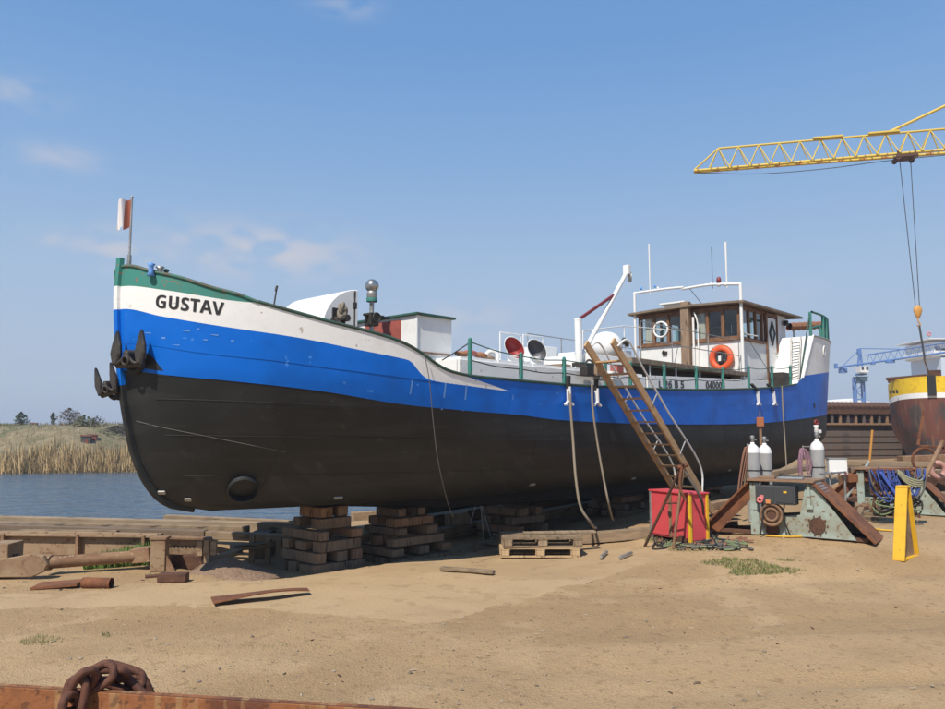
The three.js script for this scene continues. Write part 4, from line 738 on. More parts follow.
function GG(px, py, lift = 0) {                                     // where the line of sight meets the yard
  const d = rayDir(px, py); let t = 2; while (t < 400) { const p = CAM.clone().addScaledVector(d, t); if (p.y < groundH(p.x, -p.z) + lift) { let a = t - 0.05, b = t; for (let k = 0; k < 20; k++) { const m = (a + b) / 2, q = CAM.clone().addScaledVector(d, m); if (q.y < groundH(q.x, -q.z) + lift) b = m; else a = m; } return CAM.clone().addScaledVector(d, b); } t += 0.05; }
}
const floorAt = p => groundH(p.x, -p.z);
// one blade or reed: a thin bent ribbon
function bladeGeo(h, w, bend, n = 3) {
  const pos = [], idx = [], nor = []; for (let i = 0; i <= n; i++) { const t = i / n, ww = w * (1 - t * 0.9); pos.push(-ww / 2, h * t, bend * t * t, ww / 2, h * t, bend * t * t); nor.push(0, 0.4, 0.9, 0, 0.4, 0.9); if (i) { const a = 2 * i - 2; idx.push(a, a + 1, a + 3, a, a + 3, a + 2); } }
  const g = new THREE.BufferGeometry(); g.setAttribute('position', new THREE.Float32BufferAttribute(pos, 3)); g.setAttribute('normal', new THREE.Float32BufferAttribute(nor, 3)); g.setIndex(idx); return g;
}
function scatter(name, geo, mat, spots, label, category) {         // spots: [x, y, z, scale, turn, tilt, colour]
  const m = new THREE.InstancedMesh(geo, mat, spots.length), o = new THREE.Object3D();
  spots.forEach(([x, y, z, s, t, tilt, c, sy], i) => { o.position.set(x, y, z); o.scale.set(s, sy || s, s); o.rotation.set(tilt, t, 0, 'YXZ'); o.updateMatrix(); m.setMatrixAt(i, o.matrix); if (c) m.setColorAt(i, c); });
  m.castShadow = m.receiveShadow = true; m.name = numbered(name); m.userData.kind = 'stuff'; tag(m, label, category); scene.add(m); return m;
}
M.leaf = new THREE.MeshPhysicalMaterial({ color: 0xffffff, roughness: 0.9, transmission: 0.25, thickness: 0, side: THREE.DoubleSide });
{
  const q = rng(31), spots = [];
  for (let i = 0; i < 16000; i++) {
    const x = lerp(-41, -8, q()), edge = fbm(x * 0.35, 3, 3), d = 0.2 + 9 * Math.pow(q(), 1.5);
    if (x < -37 + 2.5 * q() || fbm(x * 0.8, d * 0.5, 3) < 0.30) continue;
    const h = lerp(0.8, 1.55, q()) * (0.75 + 0.5 * edge), k = q(), c = k < 0.12 ? lin(0.10, 0.085, 0.04) : k < 0.6 ? lin(0.42, 0.285, 0.125) : lin(0.54, 0.40, 0.20);
    spots.push([x, bankH(x, d) - 0.15, -(BANK_D(x) + d), h * (0.7 + 0.5 * q()), q() * 6.28, (q() - 0.5) * 0.9, c]);
  }
  scatter('reed_belt', bladeGeo(1, 0.075, 0.28), M.leaf, spots, 'dry straw coloured reeds lining the far waterside', 'reeds');
  const gs = [];
  for (let i = 0; i < 14000; i++) { const x = lerp(-62, -14, q()), d = 1 + 26 * q(); const low = x < -38 && d < 8; const g = low || fbm(x * 0.15, d * 0.2 + 9, 3) > 0.60; gs.push([x, bankH(x, d) - 0.05, -(BANK_D(x) + d), lerp(0.15, 0.42, q()), q() * 6.28, (q() - 0.5) * 0.9, g ? lin(0.075 + 0.05 * q(), 0.12 + 0.05 * q(), 0.03) : lin(0.26, 0.20, 0.11)]); }
  scatter('bank_grass', bladeGeo(1, 0.14, 0.4), M.leaf, gs, 'rough green and straw grass on the far dyke', 'grass');
}
// trees and bushes on the far bank
M.bark = std(lin(0.085, 0.065, 0.048), 0.95);
function tree(name, label, px, py, D, h, w, cols, dens, group, bare = false) {
  const p = AD(px, py, D), q = rng(Math.round(px * 13 + py)), t = thing(name, label, name.includes('bush') ? 'bush' : 'tree', [p.x, p.y, p.z], 0, group);
  const br = [rod(V(0, -0.3, 0), V(0, h * 0.75, 0), h * 0.03, 7, h * 0.012)], tips = [];
  for (let i = 0; i < 16; i++) { const y0 = h * lerp(0.12, 0.65, q()), a = q() * 6.28, r = w * 0.5 * lerp(0.5, 1, q()), y1 = y0 + h * lerp(0.15, 0.4, q()); const a0 = V(0, y0, 0), b0 = V(Math.cos(a) * r, Math.min(y1, h), Math.sin(a) * r); br.push(rod(a0, b0, h * 0.012, 5, h * 0.004)); tips.push(b0); for (let k = 0; k < (bare ? 5 : 1); k++) { const c0 = a0.clone().lerp(b0, lerp(0.3, 0.9, q())); br.push(rod(c0, c0.clone().add(V((q() - 0.5) * w * 0.4, h * 0.16 * q() + 0.1, (q() - 0.5) * w * 0.4)), h * 0.005, 4, h * 0.002)); } }
  mesh('trunk', br, M.bark, t);
  const lv = [], bl = new THREE.PlaneGeometry(1, 0.55);
  for (let i = 0; i < dens; i++) {
    const a = q() * 6.28, y = Math.pow(q(), 0.8), rad = w * 0.5 * Math.sin(Math.PI * clamp(0.12 + y * 0.86)) * Math.sqrt(q()) * (0.7 + 0.6 * fbm(a * 1.5 + px, y * 5, 3));
    const P = V(Math.cos(a) * rad, h * (0.08 + 0.95 * y), Math.sin(a) * rad); if (fbm(P.x * 2.2 / w * 3 + 9, P.y * 2 + P.z * 2.2, 3) < 0.40) continue;
    const s = lerp(0.10, 0.22, q()); lv.push(bl.clone().scale(s, s, s).rotateX(q() * 6.28).rotateY(q() * 6.28).translate(P.x, P.y, P.z));
  }
  const m = new THREE.MeshPhysicalMaterial({ color: cols, roughness: 0.9, transmission: 0.25, thickness: 0, side: THREE.DoubleSide });
  if (lv.length) mesh('crown', lv, m, t);
}
tree('pine_tree', 'small dark evergreen tree alone on the far dyke crest', 21, 428, 84, 1.7, 1.5, lin(0.05, 0.085, 0.035), 700, 'trees on the far bank');
tree('tall_tree', 'slim dark tree on the dyke crest between the evergreen and the bare bush', 52.5, 427, 84, 1.6, 0.5, lin(0.05, 0.06, 0.04), 260, 'trees on the far bank');
tree('bare_bush', 'grey leafless bush rising over the end of the dyke', 69, 431, 78, 2.2, 2.6, lin(0.16, 0.13, 0.10), 700, 'trees on the far bank', true);
tree('green_bush', 'yellowish green bush between the bare bush and the red sheds', 84, 437, 74, 2.0, 2.6, lin(0.12, 0.13, 0.045), 1200, 'trees on the far bank');
tree('bare_bush', 'thin leafless bush right of the yellowish green bush', 97, 437, 76, 2.0, 1.8, lin(0.16, 0.13, 0.10), 160, 'trees on the far bank', true);
tree('dark_bush', 'low dark brown bush on the bank beside the bow', 116, 440, 74, 1.3, 3.4, lin(0.075, 0.065, 0.04), 900, 'trees on the far bank');
tree('dark_bush', 'low dark brown bush on the bank further from the sheds, half behind the bow', 130, 440, 76, 2.0, 3.2, lin(0.085, 0.06, 0.05), 900, 'trees on the far bank');
// sheds and small things over there
M.brick = std(lin(0.22, 0.06, 0.04), 0.9); M.shed = std(lin(0.07, 0.06, 0.055), 0.9); M.roofTile = std(lin(0.20, 0.085, 0.06), 0.9);
for (const [px, py, D, w, h, m, label] of [[68.5, 428, 80, 1.1, 0.5, M.brick, 'small brick red shed half sunk behind the dyke end'], [86, 441.5, 70, 0.75, 0.75, M.shed, 'dark shed with a red door behind the reeds'], [92.5, 441, 71, 0.7, 0.8, M.brick, 'narrow red shed behind the reeds'], [34, 426, 95, 0.7, 0.6, M.shed, 'tiny dark hut on the dyke crest']]) {
  const p = AD(px, py, D), t = thing('shed', label, 'shed', [p.x, p.y - 0.3, p.z], 0.3, 'sheds on the far bank');
  mesh('wall', box(w, h, w, 0, h / 2, 0), m, t); mesh('roof', extrude([[-w * 0.6, 0], [w * 0.6, 0], [w * 0.5, w * 0.12], [-w * 0.55, w * 0.2]], w * 1.15).translate(0, h, 0), M.roofTile, t); mesh('door', box(w * 0.3, h * 0.6, 0.04, 0.1, h * 0.3, w / 2 + 0.01), M.brick, t);
}
{ const p = AD(78.5, 440, 72), t = thing('marker_post', 'white marker post in the reeds', 'post', [p.x, p.y - 0.6, p.z]); mesh('post', rod(V(0, 0, 0), V(0, 1.5, 0), 0.05, 8), std(lin(0.7, 0.7, 0.66), 0.7), t); mesh('cap', new THREE.SphereGeometry(0.06, 8, 6).translate(0, 1.52, 0), std(lin(0.7, 0.7, 0.66), 0.7), t); }
// ---------------------------------------------------------------- yard materials
const rustA = { cover: 0.5, sp: 0.70, f: 6 };
M.rust = std(0xffffff, 0.92, 0.1, { map: weathered(512, 0.9, [0.22, 0.085, 0.036], [0.13, 0.052, 0.028], [0.30, 0.15, 0.07], rustA), bumpMap: bumpFine, bumpScale: 0.004 });
M.rustPale = std(0xffffff, 0.9, 0.05, { map: weathered(512, 1.1, [0.27, 0.165, 0.095], [0.19, 0.10, 0.055], [0.36, 0.26, 0.17], rustA), bumpMap: bumpFine, bumpScale: 0.004 });
M.rustDark = std(0xffffff, 0.92, 0.1, { map: weathered(512, 0.9, [0.115, 0.055, 0.032], [0.07, 0.036, 0.024], [0.19, 0.095, 0.05], rustA), bumpMap: bumpFine, bumpScale: 0.004 });
M.paleGreen = std(0xffffff, 0.75, 0, { map: weathered(512, 0.7, [0.32, 0.385, 0.34], [0.25, 0.24, 0.175], [0.17, 0.088, 0.046], { cover: 0.47, sp: 0.66, f: 4 }) });
const timbers = [[0.30, 0.215, 0.135], [0.25, 0.175, 0.105], [0.36, 0.265, 0.17], [0.21, 0.15, 0.10]].map((c, i) => std(0xffffff, 0.92, 0, { map: woodTex(c, c.map(v => v * 0.42), 0.8 + 0.2 * i), bumpMap: bumpFine, bumpScale: 0.004 }));
M.newWood = std(0xffffff, 0.85, 0, { map: woodTex([0.50, 0.36, 0.20], [0.34, 0.22, 0.115], 0.8) });
M.ladder = std(0xffffff, 0.8, 0, { map: weathered(256, 0.6, [0.50, 0.315, 0.155], [0.43, 0.26, 0.12], [0.20, 0.10, 0.05], { cover: 0.45 }) });
M.cabRed = std(0xffffff, 0.5, 0, { map: weathered(256, 0.8, [0.62, 0.075, 0.085], [0.54, 0.06, 0.068], [0.50, 0.24, 0.2], { cover: 0.35, sp: 0.80 }) });
M.yellow = std(0xffffff, 0.55, 0, { map: weathered(256, 0.6, [0.72, 0.42, 0.02], [0.60, 0.33, 0.02], [0.30, 0.15, 0.04], { cover: 0.38, sp: 0.78 }) });
M.cylGrey = std(0xffffff, 0.45, 0, { map: weathered(256, 0.7, [0.36, 0.36, 0.355], [0.30, 0.30, 0.29], [0.2, 0.16, 0.12], { cover: 0.38, sp: 0.82 }) });
M.cylWhite = std(lin(0.76, 0.75, 0.73), 0.4);
M.hoseBrown = std(lin(0.26, 0.12, 0.075), 0.7); M.hosePink = std(lin(0.30, 0.17, 0.22), 0.7); M.hoseYellow = std(lin(0.60, 0.36, 0.03), 0.6); M.hoseBlue = std(lin(0.028, 0.055, 0.22), 0.6); M.hoseGrey = std(lin(0.10, 0.09, 0.08), 0.8); M.hoseGreen = std(lin(0.16, 0.20, 0.10), 0.8);
M.tan = std(0xffffff, 0.9, 0, { map: weathered(512, 1.0, [0.31, 0.215, 0.128], [0.23, 0.145, 0.083], [0.17, 0.088, 0.05], { cover: 0.48, sp: 0.68 }), bumpMap: bumpFine, bumpScale: 0.003 });

// ---------------------------------------------------------------- old concrete hardstanding, dusted with sand
{
  const edge = [[-40, 612], [120, 606], [300, 613], [432, 626], [520, 603], [600, 583], [668, 567], [735, 549], [700, 541], [560, 548], [480, 551], [380, 559], [270, 574], [120, 590], [-40, 596]].map(([x, y]) => G(x, y, 0));
  const rag = []; edge.forEach((p, i) => { const n = edge[(i + 1) % edge.length], k = Math.max(2, Math.ceil(p.distanceTo(n) / 0.12)); for (let j = 0; j < k; j++) { const q = p.clone().lerp(n, j / k), w = (fbm(q.x * 4.2 + 8, q.z * 4.2, 4) - 0.5) * 0.16; rag.push(new THREE.Vector2(q.x + w, -q.z + (fbm(q.x * 4.6 + 50, q.z * 4.6, 4) - 0.5) * 0.16)); } }); const sh = new THREE.Shape(rag);
  const pts = sh.getPoints(), g0 = new THREE.ShapeGeometry(sh), dense = [];
  // refine the sheet so that it can follow the yard
  let tri = []; const pa = g0.attributes.position, ix = g0.index.array; for (let i = 0; i < ix.length; i += 3) tri.push([0, 1, 2].map(k => [pa.getX(ix[i + k]), pa.getY(ix[i + k])]));
  const mid = (a, b) => [(a[0] + b[0]) / 2, (a[1] + b[1]) / 2], len = (a, b) => Math.hypot(a[0] - b[0], a[1] - b[1]);
  let guard = 0; while (tri.length && guard++ < 400000) { const t = tri.pop(), l = [len(t[0], t[1]), len(t[1], t[2]), len(t[2], t[0])], m = Math.max(...l); if (m < 0.22) { dense.push(t); continue; } const k = l.indexOf(m), a = t[k], b = t[(k + 1) % 3], c = t[(k + 2) % 3], q = mid(a, b); tri.push([a, q, c], [q, b, c]); }
  const pos = [], uv = []; for (const t of dense) for (const [x, D] of t) { let e = 9; for (let i = 0; i < edge.length; i++) { const a = edge[i], b = edge[(i + 1) % edge.length], ux = b.x - a.x, uz = a.z - b.z, t = clamp(((x - a.x) * ux + (D + a.z) * uz) / (ux * ux + uz * uz)); e = Math.min(e, Math.hypot(x - a.x - ux * t, D + a.z - uz * t)); } const h = groundH(x, D) + 0.009 - 0.02 * sstep(0.12, 0.02, e + (fbm(x * 5, D * 5, 3) - 0.5) * 0.25); pos.push(x, h, -D); uv.push(x, D); }
  const g = new THREE.BufferGeometry(); g.setAttribute('position', new THREE.Float32BufferAttribute(pos, 3)); g.setAttribute('uv', new THREE.Float32BufferAttribute(uv, 2)); g.computeVertexNormals(); { const P = g.attributes.position, e = 0.08; for (let i = 0; i < P.count; i++) { const x = P.getX(i), D = -P.getZ(i), n = V(groundH(x - e, D) - groundH(x + e, D), 2 * e, -(groundH(x, D - e) - groundH(x, D + e))).normalize(); g.attributes.normal.setXYZ(i, n.x, n.y, n.z); } }
  M.concrete = std(0xffffff, 0.93, 0, { map: tex(1024, (u, v) => { const n = fbm(u * 5, v * 5, 5, 5), n2 = fbm(u * 30, v * 30, 4, 30), n3 = hash(Math.floor(u * 1024), Math.floor(v * 1024)); let c = mix3([0.425, 0.295, 0.160], [0.385, 0.262, 0.138], sstep(0.38, 0.62, n)); c = mix3(c, [0.27, 0.175, 0.085], sstep(0.6, 0.76, n2) * 0.4); c = mix3(c, [0.44, 0.315, 0.175], sstep(0.55, 0.7, fbm(u * 9 + 4, v * 9, 3, 9)) * 0.4); const k = 0.92 + 0.16 * n3; return c.map(x => x * k); }, 5), bumpMap: bumpFine, bumpScale: 0.006 });
  struct('concrete_slab', g, M.concrete);
}

// ---------------------------------------------------------------- timber cribs under the keel
const cribWood = [[0.30, 0.20, 0.12], [0.33, 0.19, 0.105], [0.25, 0.175, 0.115]].map((c, i) => std(0xffffff, 0.93, 0, { map: woodTex(c, c.map(v => v * 0.42), 0.8 + 0.2 * i), bumpMap: bumpFine, bumpScale: 0.005 }));
function crib(s, b, label, layers, seed, mats = cribWood) {
  const base = fromShip(V(s, 0, b)); const f = floorAt(base) - 0.02, q = rng(seed);
  const t = thing('timber_crib', label, 'timber stack', [base.x, f, base.z], SHIP_TURN, 'timber cribs under the hull');
  const H = (s > 5 ? 0.50 : s > 4 ? 0.70 : HB - 0.05) - f - 0.005, n = layers.length, th = H / n;
  layers.forEach(([dir, len, offs], i) => { for (const o of offs) { const th2 = 0.15 + 0.09 * q(); const g = dir === 's' ? box(len + (q() - 0.5) * 0.12, th - 0.004 - 0.03 * q(), th2, (q() - 0.5) * 0.08, th * (i + 0.5), o, 0, (q() - 0.5) * 0.07, 0, q() * 5) : box(th2, th - 0.004 - 0.03 * q(), len + (q() - 0.5) * 0.12, o, th * (i + 0.5), (q() - 0.5) * 0.08, 0, (q() - 0.5) * 0.07, 0, q() * 5); mesh('timber', g, mats[Math.floor(q() * mats.length)], t); } });
}
crib(3.15, 0.0, 'timber crib under the forefoot, the foremost block stack of the ship', [['s', 0.9, [-0.40, -0.12, 0.16, 0.38]], ['b', 0.85, [-0.32, 0.02, 0.32]], ['s', 0.78, [-0.34, 0.02, 0.34]], ['b', 0.9, [-0.30, 0.30]], ['s', 0.6, [-0.22, 0.24]], ['b', 0.5, [-0.15, 0.17]]], 5);
crib(4.62, 0.1, 'timber crib with lit orange-brown blocks at its foot, second from the bow', [['s', 1.2, [-0.45, -0.1, 0.2, 0.5]], ['b', 1.1, [-0.5, 0.0, 0.5]], ['s', 1.1, [-0.4, 0, 0.42]], ['b', 0.9, [-0.3, 0.3]], ['s', 0.8, [-0.25, 0.25]], ['b', 0.6, [-0.2, 0.2]]], 6);
crib(7.6, 0.0, 'timber crib deep in the shade behind the pallets', [['s', 1.0, [-0.4, 0, 0.4]], ['b', 1.0, [-0.35, 0.35]], ['s', 0.9, [-0.3, 0.3]], ['b', 0.9, [-0.2, 0.2]]], 8);
crib(11.2, 0.0, 'timber crib in the shade behind the boarding ladder', [['s', 1.0, [-0.4, 0, 0.4]], ['b', 1.0, [-0.35, 0.35]], ['s', 0.9, [-0.3, 0.3]]], 9);
crib(15.2, 0.0, 'timber crib in the shade under the wheelhouse end', [['s', 1.0, [-0.4, 0, 0.4]], ['b', 1.0, [-0.35, 0.35]], ['s', 0.9, [-0.3, 0.3]]], 10);
{ // loose reddish blocks beside the second crib
  const spots = [[413, 548, 0.30, 0.20, 0.22, 0.3], [398, 549, 0.30, 0.18, 0.22, 0.2], [433, 546, 0.22, 0.17, 0.2, 0.5]];
  const M2 = std(0xffffff, 0.9, 0, { map: woodTex([0.33, 0.17, 0.09], [0.17, 0.08, 0.045], 0.7) });
  spots.forEach(([x, y, w, h, d, a], i) => { const p = GG(x, y + 6), t = mesh('timber_block', box(w, h, d, 0, 0, 0, 0, 0, 0, i), M2); t.position.set(p.x, floorAt(p) + h / 2 - 0.01, p.z); t.rotation.y = a; tag(t, ['reddish timber block on the ground against the second crib', 'reddish timber block behind the wedge at the second crib', 'short reddish timber block lying apart from the second crib'][i], 'timber block', 'reddish blocks by the second crib'); });
  const p = GG(406, 556), w = mesh('timber_wedge', extrude([[-0.26, 0], [0.24, 0], [0.12, 0.34]], 0.22), M2); w.position.set(p.x, floorAt(p) + 0.15, p.z - 0.28); w.rotation.y = 0.3; tag(w, 'reddish timber wedge leaning in the sun on the second crib', 'timber wedge');
}

// ---------------------------------------------------------------- long timbers and slipway ironwork by the water
function bar(name, label, cat, a, b, w, h, mat, group) { const m = mesh(name, beam(a, b, w, h, 0, R() * 4), mat); return tag(m, label, cat, group); }
const slipG = 'slipway timbers by the water';
{
  const L = [ // px, py, D at both ends, section, timber, words
    [-60, 515.5, 13.9, 300, 524, 13.4, 0.20, 0.17, 2, 'pale squared timber, topmost and nearest the water on the slipway stack'],
    [-60, 521, 13.3, 248, 527, 13.0, 0.19, 0.16, 0, 'second pale timber from the water on the slipway stack'],
    [-60, 523, 12.8, 206, 531, 12.6, 0.18, 0.15, 3, 'grey brown timber in the middle of the slipway stack'],
    [165, 514, 14.4, 345, 522, 14.3, 0.17, 0.12, 2, 'slim timber lying on the slipway stack toward the first crib'],
    [150, 528, 12.7, 300, 535, 12.5, 0.17, 0.12, 0, 'timber sloping down the slipway toward the first crib'],
    [-60, 529, 12.4, 162, 533, 12.25, 0.13, 0.11, 1, 'dark edged timber right above the long tan girder'],
    [232, 544, 12.0, 300, 537, 12.7, 0.22, 0.08, 1, 'greenish grey plank propped on short posts near the sand heap'],
    [205, 558, 11.2, 240, 547, 11.8, 0.12, 0.08, 2, 'orange brown plank slanting up behind the sand heap'],
    [120, 519, 13.65, 270, 525, 13.5, 0.14, 0.09, 1, 'brown plank between the slipway timbers'],
    [20, 527.5, 12.55, 118, 528, 12.5, 0.10, 0.06, 0, 'thin loose lath lying along the slipway stack'],
  ];
  for (const [x0, y0, d0, x1, y1, d1, w, h, k, l] of L) bar('slip_timber', l, 'timber', AD(x0, y0 + 4, d0), AD(x1, y1 + 4, d1), w, h, timbers[k], slipG);
  // bearers the timbers rest on
  for (const [x, z0] of [[20, -13.3], [110, -13.3], [190, -13.3], [270, -13.6]]) { const p = AD(x, 534, -z0), m = mesh('slip_bearer', box(0.3, 0.5, 1.5, 0, 0, 0), timbers[3]); m.position.set(p.x, 0.02, z0); tag(m, 'heavy cross bearer under the slipway timber stack', 'timber', 'cross bearers under the slipway timbers'); }
}
{ // long tan plate girder with stiffeners, the tube, end brackets and bogie
  const a = AD(-70, 533, 11.95), b = AD(158, 536, 11.85), t = thing('plate_girder', 'long tan steel plate girder with a raised lip lying on the slipway', 'girder', [0, 0, 0]);
  const lo = (x) => lerp(a.y, b.y, x), P = (u, y) => V(lerp(a.x, b.x, u), y, lerp(a.z, b.z, u));
  mesh('web', (() => { const L = a.distanceTo(b), n = 12, top = [], bot = []; for (let i = 0; i <= n; i++) { const u = i / n; top.push([u * L, 0.0 + 0.03 * Math.sin(u * 3.1)]); bot.unshift([u * L, -0.36 + 0.12 * Math.pow(u, 2)]); } const g = extrude([...top, ...bot], 0.05); return g.rotateY(Math.atan2(-(b.z - a.z), b.x - a.x)).translate(a.x, a.y, a.z); })(), M.tan, t);
  mesh('top_flange', beam(a.clone().add(V(0, 0.0, 0)), b.clone().add(V(0, 0.0, 0)), 0.22, 0.03), M.tan, t);
  mesh('bottom_flange', beam(P(0, lo(0) - 0.35), P(0.62, lo(0.62) - 0.32), 0.2, 0.03), M.tan, t);
  for (const u of [0.34, 0.665, 0.95]) mesh('stiffener', beam(P(u, lo(u) - 0.3).add(V(0, 0, 0.07)), P(u, lo(u) + 0.02).add(V(0, 0, 0.07)), 0.05, 0.12), M.rustPale, t);
  for (const u of [0.2, 0.8]) mesh('foot', beam(P(u, floorAt(P(u, 0)) - 0.05), P(u, lo(u) - 0.28), 0.3, 0.14), M.rustDark, t);
}
{
  const a = GG(48, 575), b = GG(140, 569); a.y += 0.16; b.y += 0.18;
  const t = thing('steel_tube', 'thick tan steel tube lying in front of the green grass strip', 'tube', [0, 0, 0]); mesh('barrel', rod(a, b, 0.08, 20), M.rustPale, t);
  mesh('end_bracket', [box(0.30, 0.20, 0.24, b.x + 0.05, b.y + 0.02, b.z, 0, -0.2, 0.12)], M.rustPale, t); mesh('end_cap', [rod(a.clone().add(V(-0.03, 0, 0)), a.clone().add(V(0.03, 0, 0)), 0.10, 20)], M.rustPale, t);
  const p = GG(22, 578), k = thing('bogie_frame', 'tan slipway bogie with a rounded cheek plate beside the steel tube', 'bogie', [p.x, floorAt(p), p.z], 0.05);
  mesh('cheek_plate', extrude([[-0.55, 0.03], [0.20, 0.03], [0.36, 0.10], [0.40, 0.19], [0.34, 0.30], [0.2, 0.33], [-0.55, 0.2]], 0.08, 0.012).translate(-0.02, 0, 0.1), M.tan, k);
  for (const x of [-0.95, -0.62, -0.30]) mesh('side_block', box(0.28, 0.34, 0.4, x, 0.28, -0.12), M.tan, k);
  mesh('wheel', [new THREE.CylinderGeometry(0.15, 0.15, 0.1, 20).rotateX(Math.PI / 2).translate(-0.2, 0.15, -0.1), new THREE.CylinderGeometry(0.15, 0.15, 0.1, 20).rotateX(Math.PI / 2).translate(-0.9, 0.15, -0.1)], M.rustDark, k);
  const q = GG(159, 571), c = thing('upright_block', 'tan upright steel block standing between the grass strip and the perforated beam', 'block', [q.x, floorAt(q), q.z], 0.1);
  mesh('post', box(0.20, 0.44, 0.2, 0, 0.22, 0), M.tan, c); mesh('cap', box(0.23, 0.03, 0.23, 0, 0.45, 0), M.rustPale, c); mesh('gusset', extrude([[0, 0], [0.14, 0], [0, 0.25]], 0.03).translate(0.10, 0, 0.06), M.rustPale, c);
  const e0 = AD(166, 546, 11.3), e1 = AD(212, 547, 11.5), e = thing('perforated_beam', 'short tan steel beam with a row of bolt holes on the slipway', 'beam', [0, 0, 0]);
  mesh('web', beam(e0, e1, 0.06, 0.24), M.tan, e); for (let i = 0; i < 9; i++) { const h = e0.clone().lerp(e1, 0.1 + i * 0.085); mesh('bolt_hole', new THREE.CylinderGeometry(0.017, 0.017, 0.006, 10).rotateX(Math.PI / 2).translate(h.x, h.y + 0.0, h.z + 0.033), M.letter, e); }
  mesh('flange', [beam(e0.clone().add(V(0, -0.12, 0)), e1.clone().add(V(0, -0.12, 0)), 0.2, 0.03), beam(e0.clone().add(V(0, 0.12, 0)), e1.clone().add(V(0, 0.12, 0)), 0.2, 0.03)], M.rustPale, e);
  for (const [x, y0, y1] of [[200, 541, 556], [207, 540, 563], [214, 541, 555]]) mesh('upright', beam(AD(x, y1, 11.15), AD(x, y0, 11.15), 0.06, 0.08), M.tan, e);
  mesh('foot', [box(0.5, 0.2, 0.18, e0.x + 0.35, e0.y - 0.22, e0.z - 0.02)], M.rustDark, e);
  // small posts under the propped plank
  for (const [x, y] of [[268, 560], [279, 559], [289, 558], [252, 556]]) { const s = AD(x, y - 6, 12.3), m = mesh('prop_post', box(0.08, 0.42, 0.08, 0, 0, 0), timbers[0]); m.position.set(s.x, s.y + 0.02, s.z); tag(m, 'short wooden prop under the greenish grey plank', 'post', 'props under the plank'); }
}
// flat rusty scraps on the sand in front of the slipway
function scrap(name, label, cat, px, py, w, d, h, turn, mat, tilt = 0) { const p = GG(px, py), m = mesh(name, box(w, h, d, 0, 0, 0), mat); m.position.set(p.x, floorAt(p) + h / 2 + Math.abs(Math.sin(tilt)) * w / 2 + 0.005, p.z); m.rotation.set(0, turn, tilt); return tag(m, label, cat); }
scrap('rusty_plate', 'flat rusty steel plate lying left of the steel pipe stub', 'steel plate', 58, 587, 0.52, 0.36, 0.03, 0.2, M.rust, 0.05);
{ const p = GG(97, 588), t = thing('pipe_stub', 'rusty pipe stub with a dark open end lying on the sand', 'pipe', [p.x, floorAt(p) + 0.06, p.z], -0.08); mesh('pipe', (() => { const g = new THREE.CylinderGeometry(0.065, 0.065, 0.36, 20, 1, true).rotateZ(Math.PI / 2); return g; })(), M.rust, t); mesh('bore', new THREE.CylinderGeometry(0.055, 0.055, 0.355, 20, 1, true).rotateZ(Math.PI / 2), M.rustDark, t); }
scrap('rusty_block', 'rough rusty block on the sand below the upright steel block', 'block', 173, 582, 0.36, 0.16, 0.11, 0.05, M.rustDark);
scrap('rusty_plate', 'small thin rusty plate on the sand beside the upright block', 'steel plate', 153, 577, 0.2, 0.14, 0.02, 0.4, M.rustDark);
{ // long warped plate lying on the hardstanding
  const a = GG(212, 604), b = GG(309, 596), L = a.distanceTo(b), t = mesh('warped_plate', (() => { const n = 20, pos = [], idx = [], uv = [], m = 3, rows = []; for (let i = 0; i <= n; i++) { const u = i / n; for (const s of [0, 1]) for (let j = 0; j <= m; j++) { const v = j / m; pos.push(u * L, 0.012 + 0.05 * Math.sin(u * Math.PI) * (1 - v * 0.5) + 0.025 * u + (s ? 0.014 : 0), (0.5 - v) * lerp(0.34, 0.16, u) + 0.05 * Math.sin(u * 5)); uv.push(u * L, v * 0.3); } } const id = (i, s, j) => i * 2 * (m + 1) + s * (m + 1) + j; for (let i = 0; i < n; i++) { for (let j = 0; j < m; j++) { idx.push(id(i, 1, j), id(i + 1, 1, j), id(i + 1, 1, j + 1), id(i, 1, j), id(i + 1, 1, j + 1), id(i, 1, j + 1), id(i, 0, j), id(i + 1, 0, j + 1), id(i + 1, 0, j), id(i, 0, j), id(i, 0, j + 1), id(i + 1, 0, j + 1)); } for (const j of [0, m]) idx.push(id(i, 0, j), id(i + 1, 0, j), id(i + 1, 1, j), id(i, 0, j), id(i + 1, 1, j), id(i, 1, j)); } const g = new THREE.BufferGeometry(); g.setAttribute('position', new THREE.Float32BufferAttribute(pos, 3)); g.setAttribute('uv', new THREE.Float32BufferAttribute(uv, 2)); g.setIndex(idx); return toCreasedNormals(g.toNonIndexed(), 0.7); })(), M.rust);
  t.position.set(a.x, floorAt(a) + 0.02, a.z); t.rotation.y = Math.atan2(-(b.z - a.z), b.x - a.x); tag(t, 'long warped rusty steel plate lying alone on the hardstanding', 'steel plate');
}
{ const a = GG(441, 572), b = GG(494, 576); a.y += 0.05; b.y += 0.05; bar('loose_plank', 'weathered plank lying on the hardstanding before the pallets', 'plank', a, b, 0.10, 0.045, timbers[0]); }
for (const [x0, y0, x1, y1, l] of [[601, 561, 607, 555, 'short pale stick pointing at the pallets'], [620, 561, 632, 556, 'longer pale stick lying in the open by the pallets']]) { const a = GG(x0, y0), b = GG(x1, y1); a.y += 0.05; b.y += 0.05; bar('pale_stick', l, 'stick', a, b, 0.04, 0.035, M.galv); }
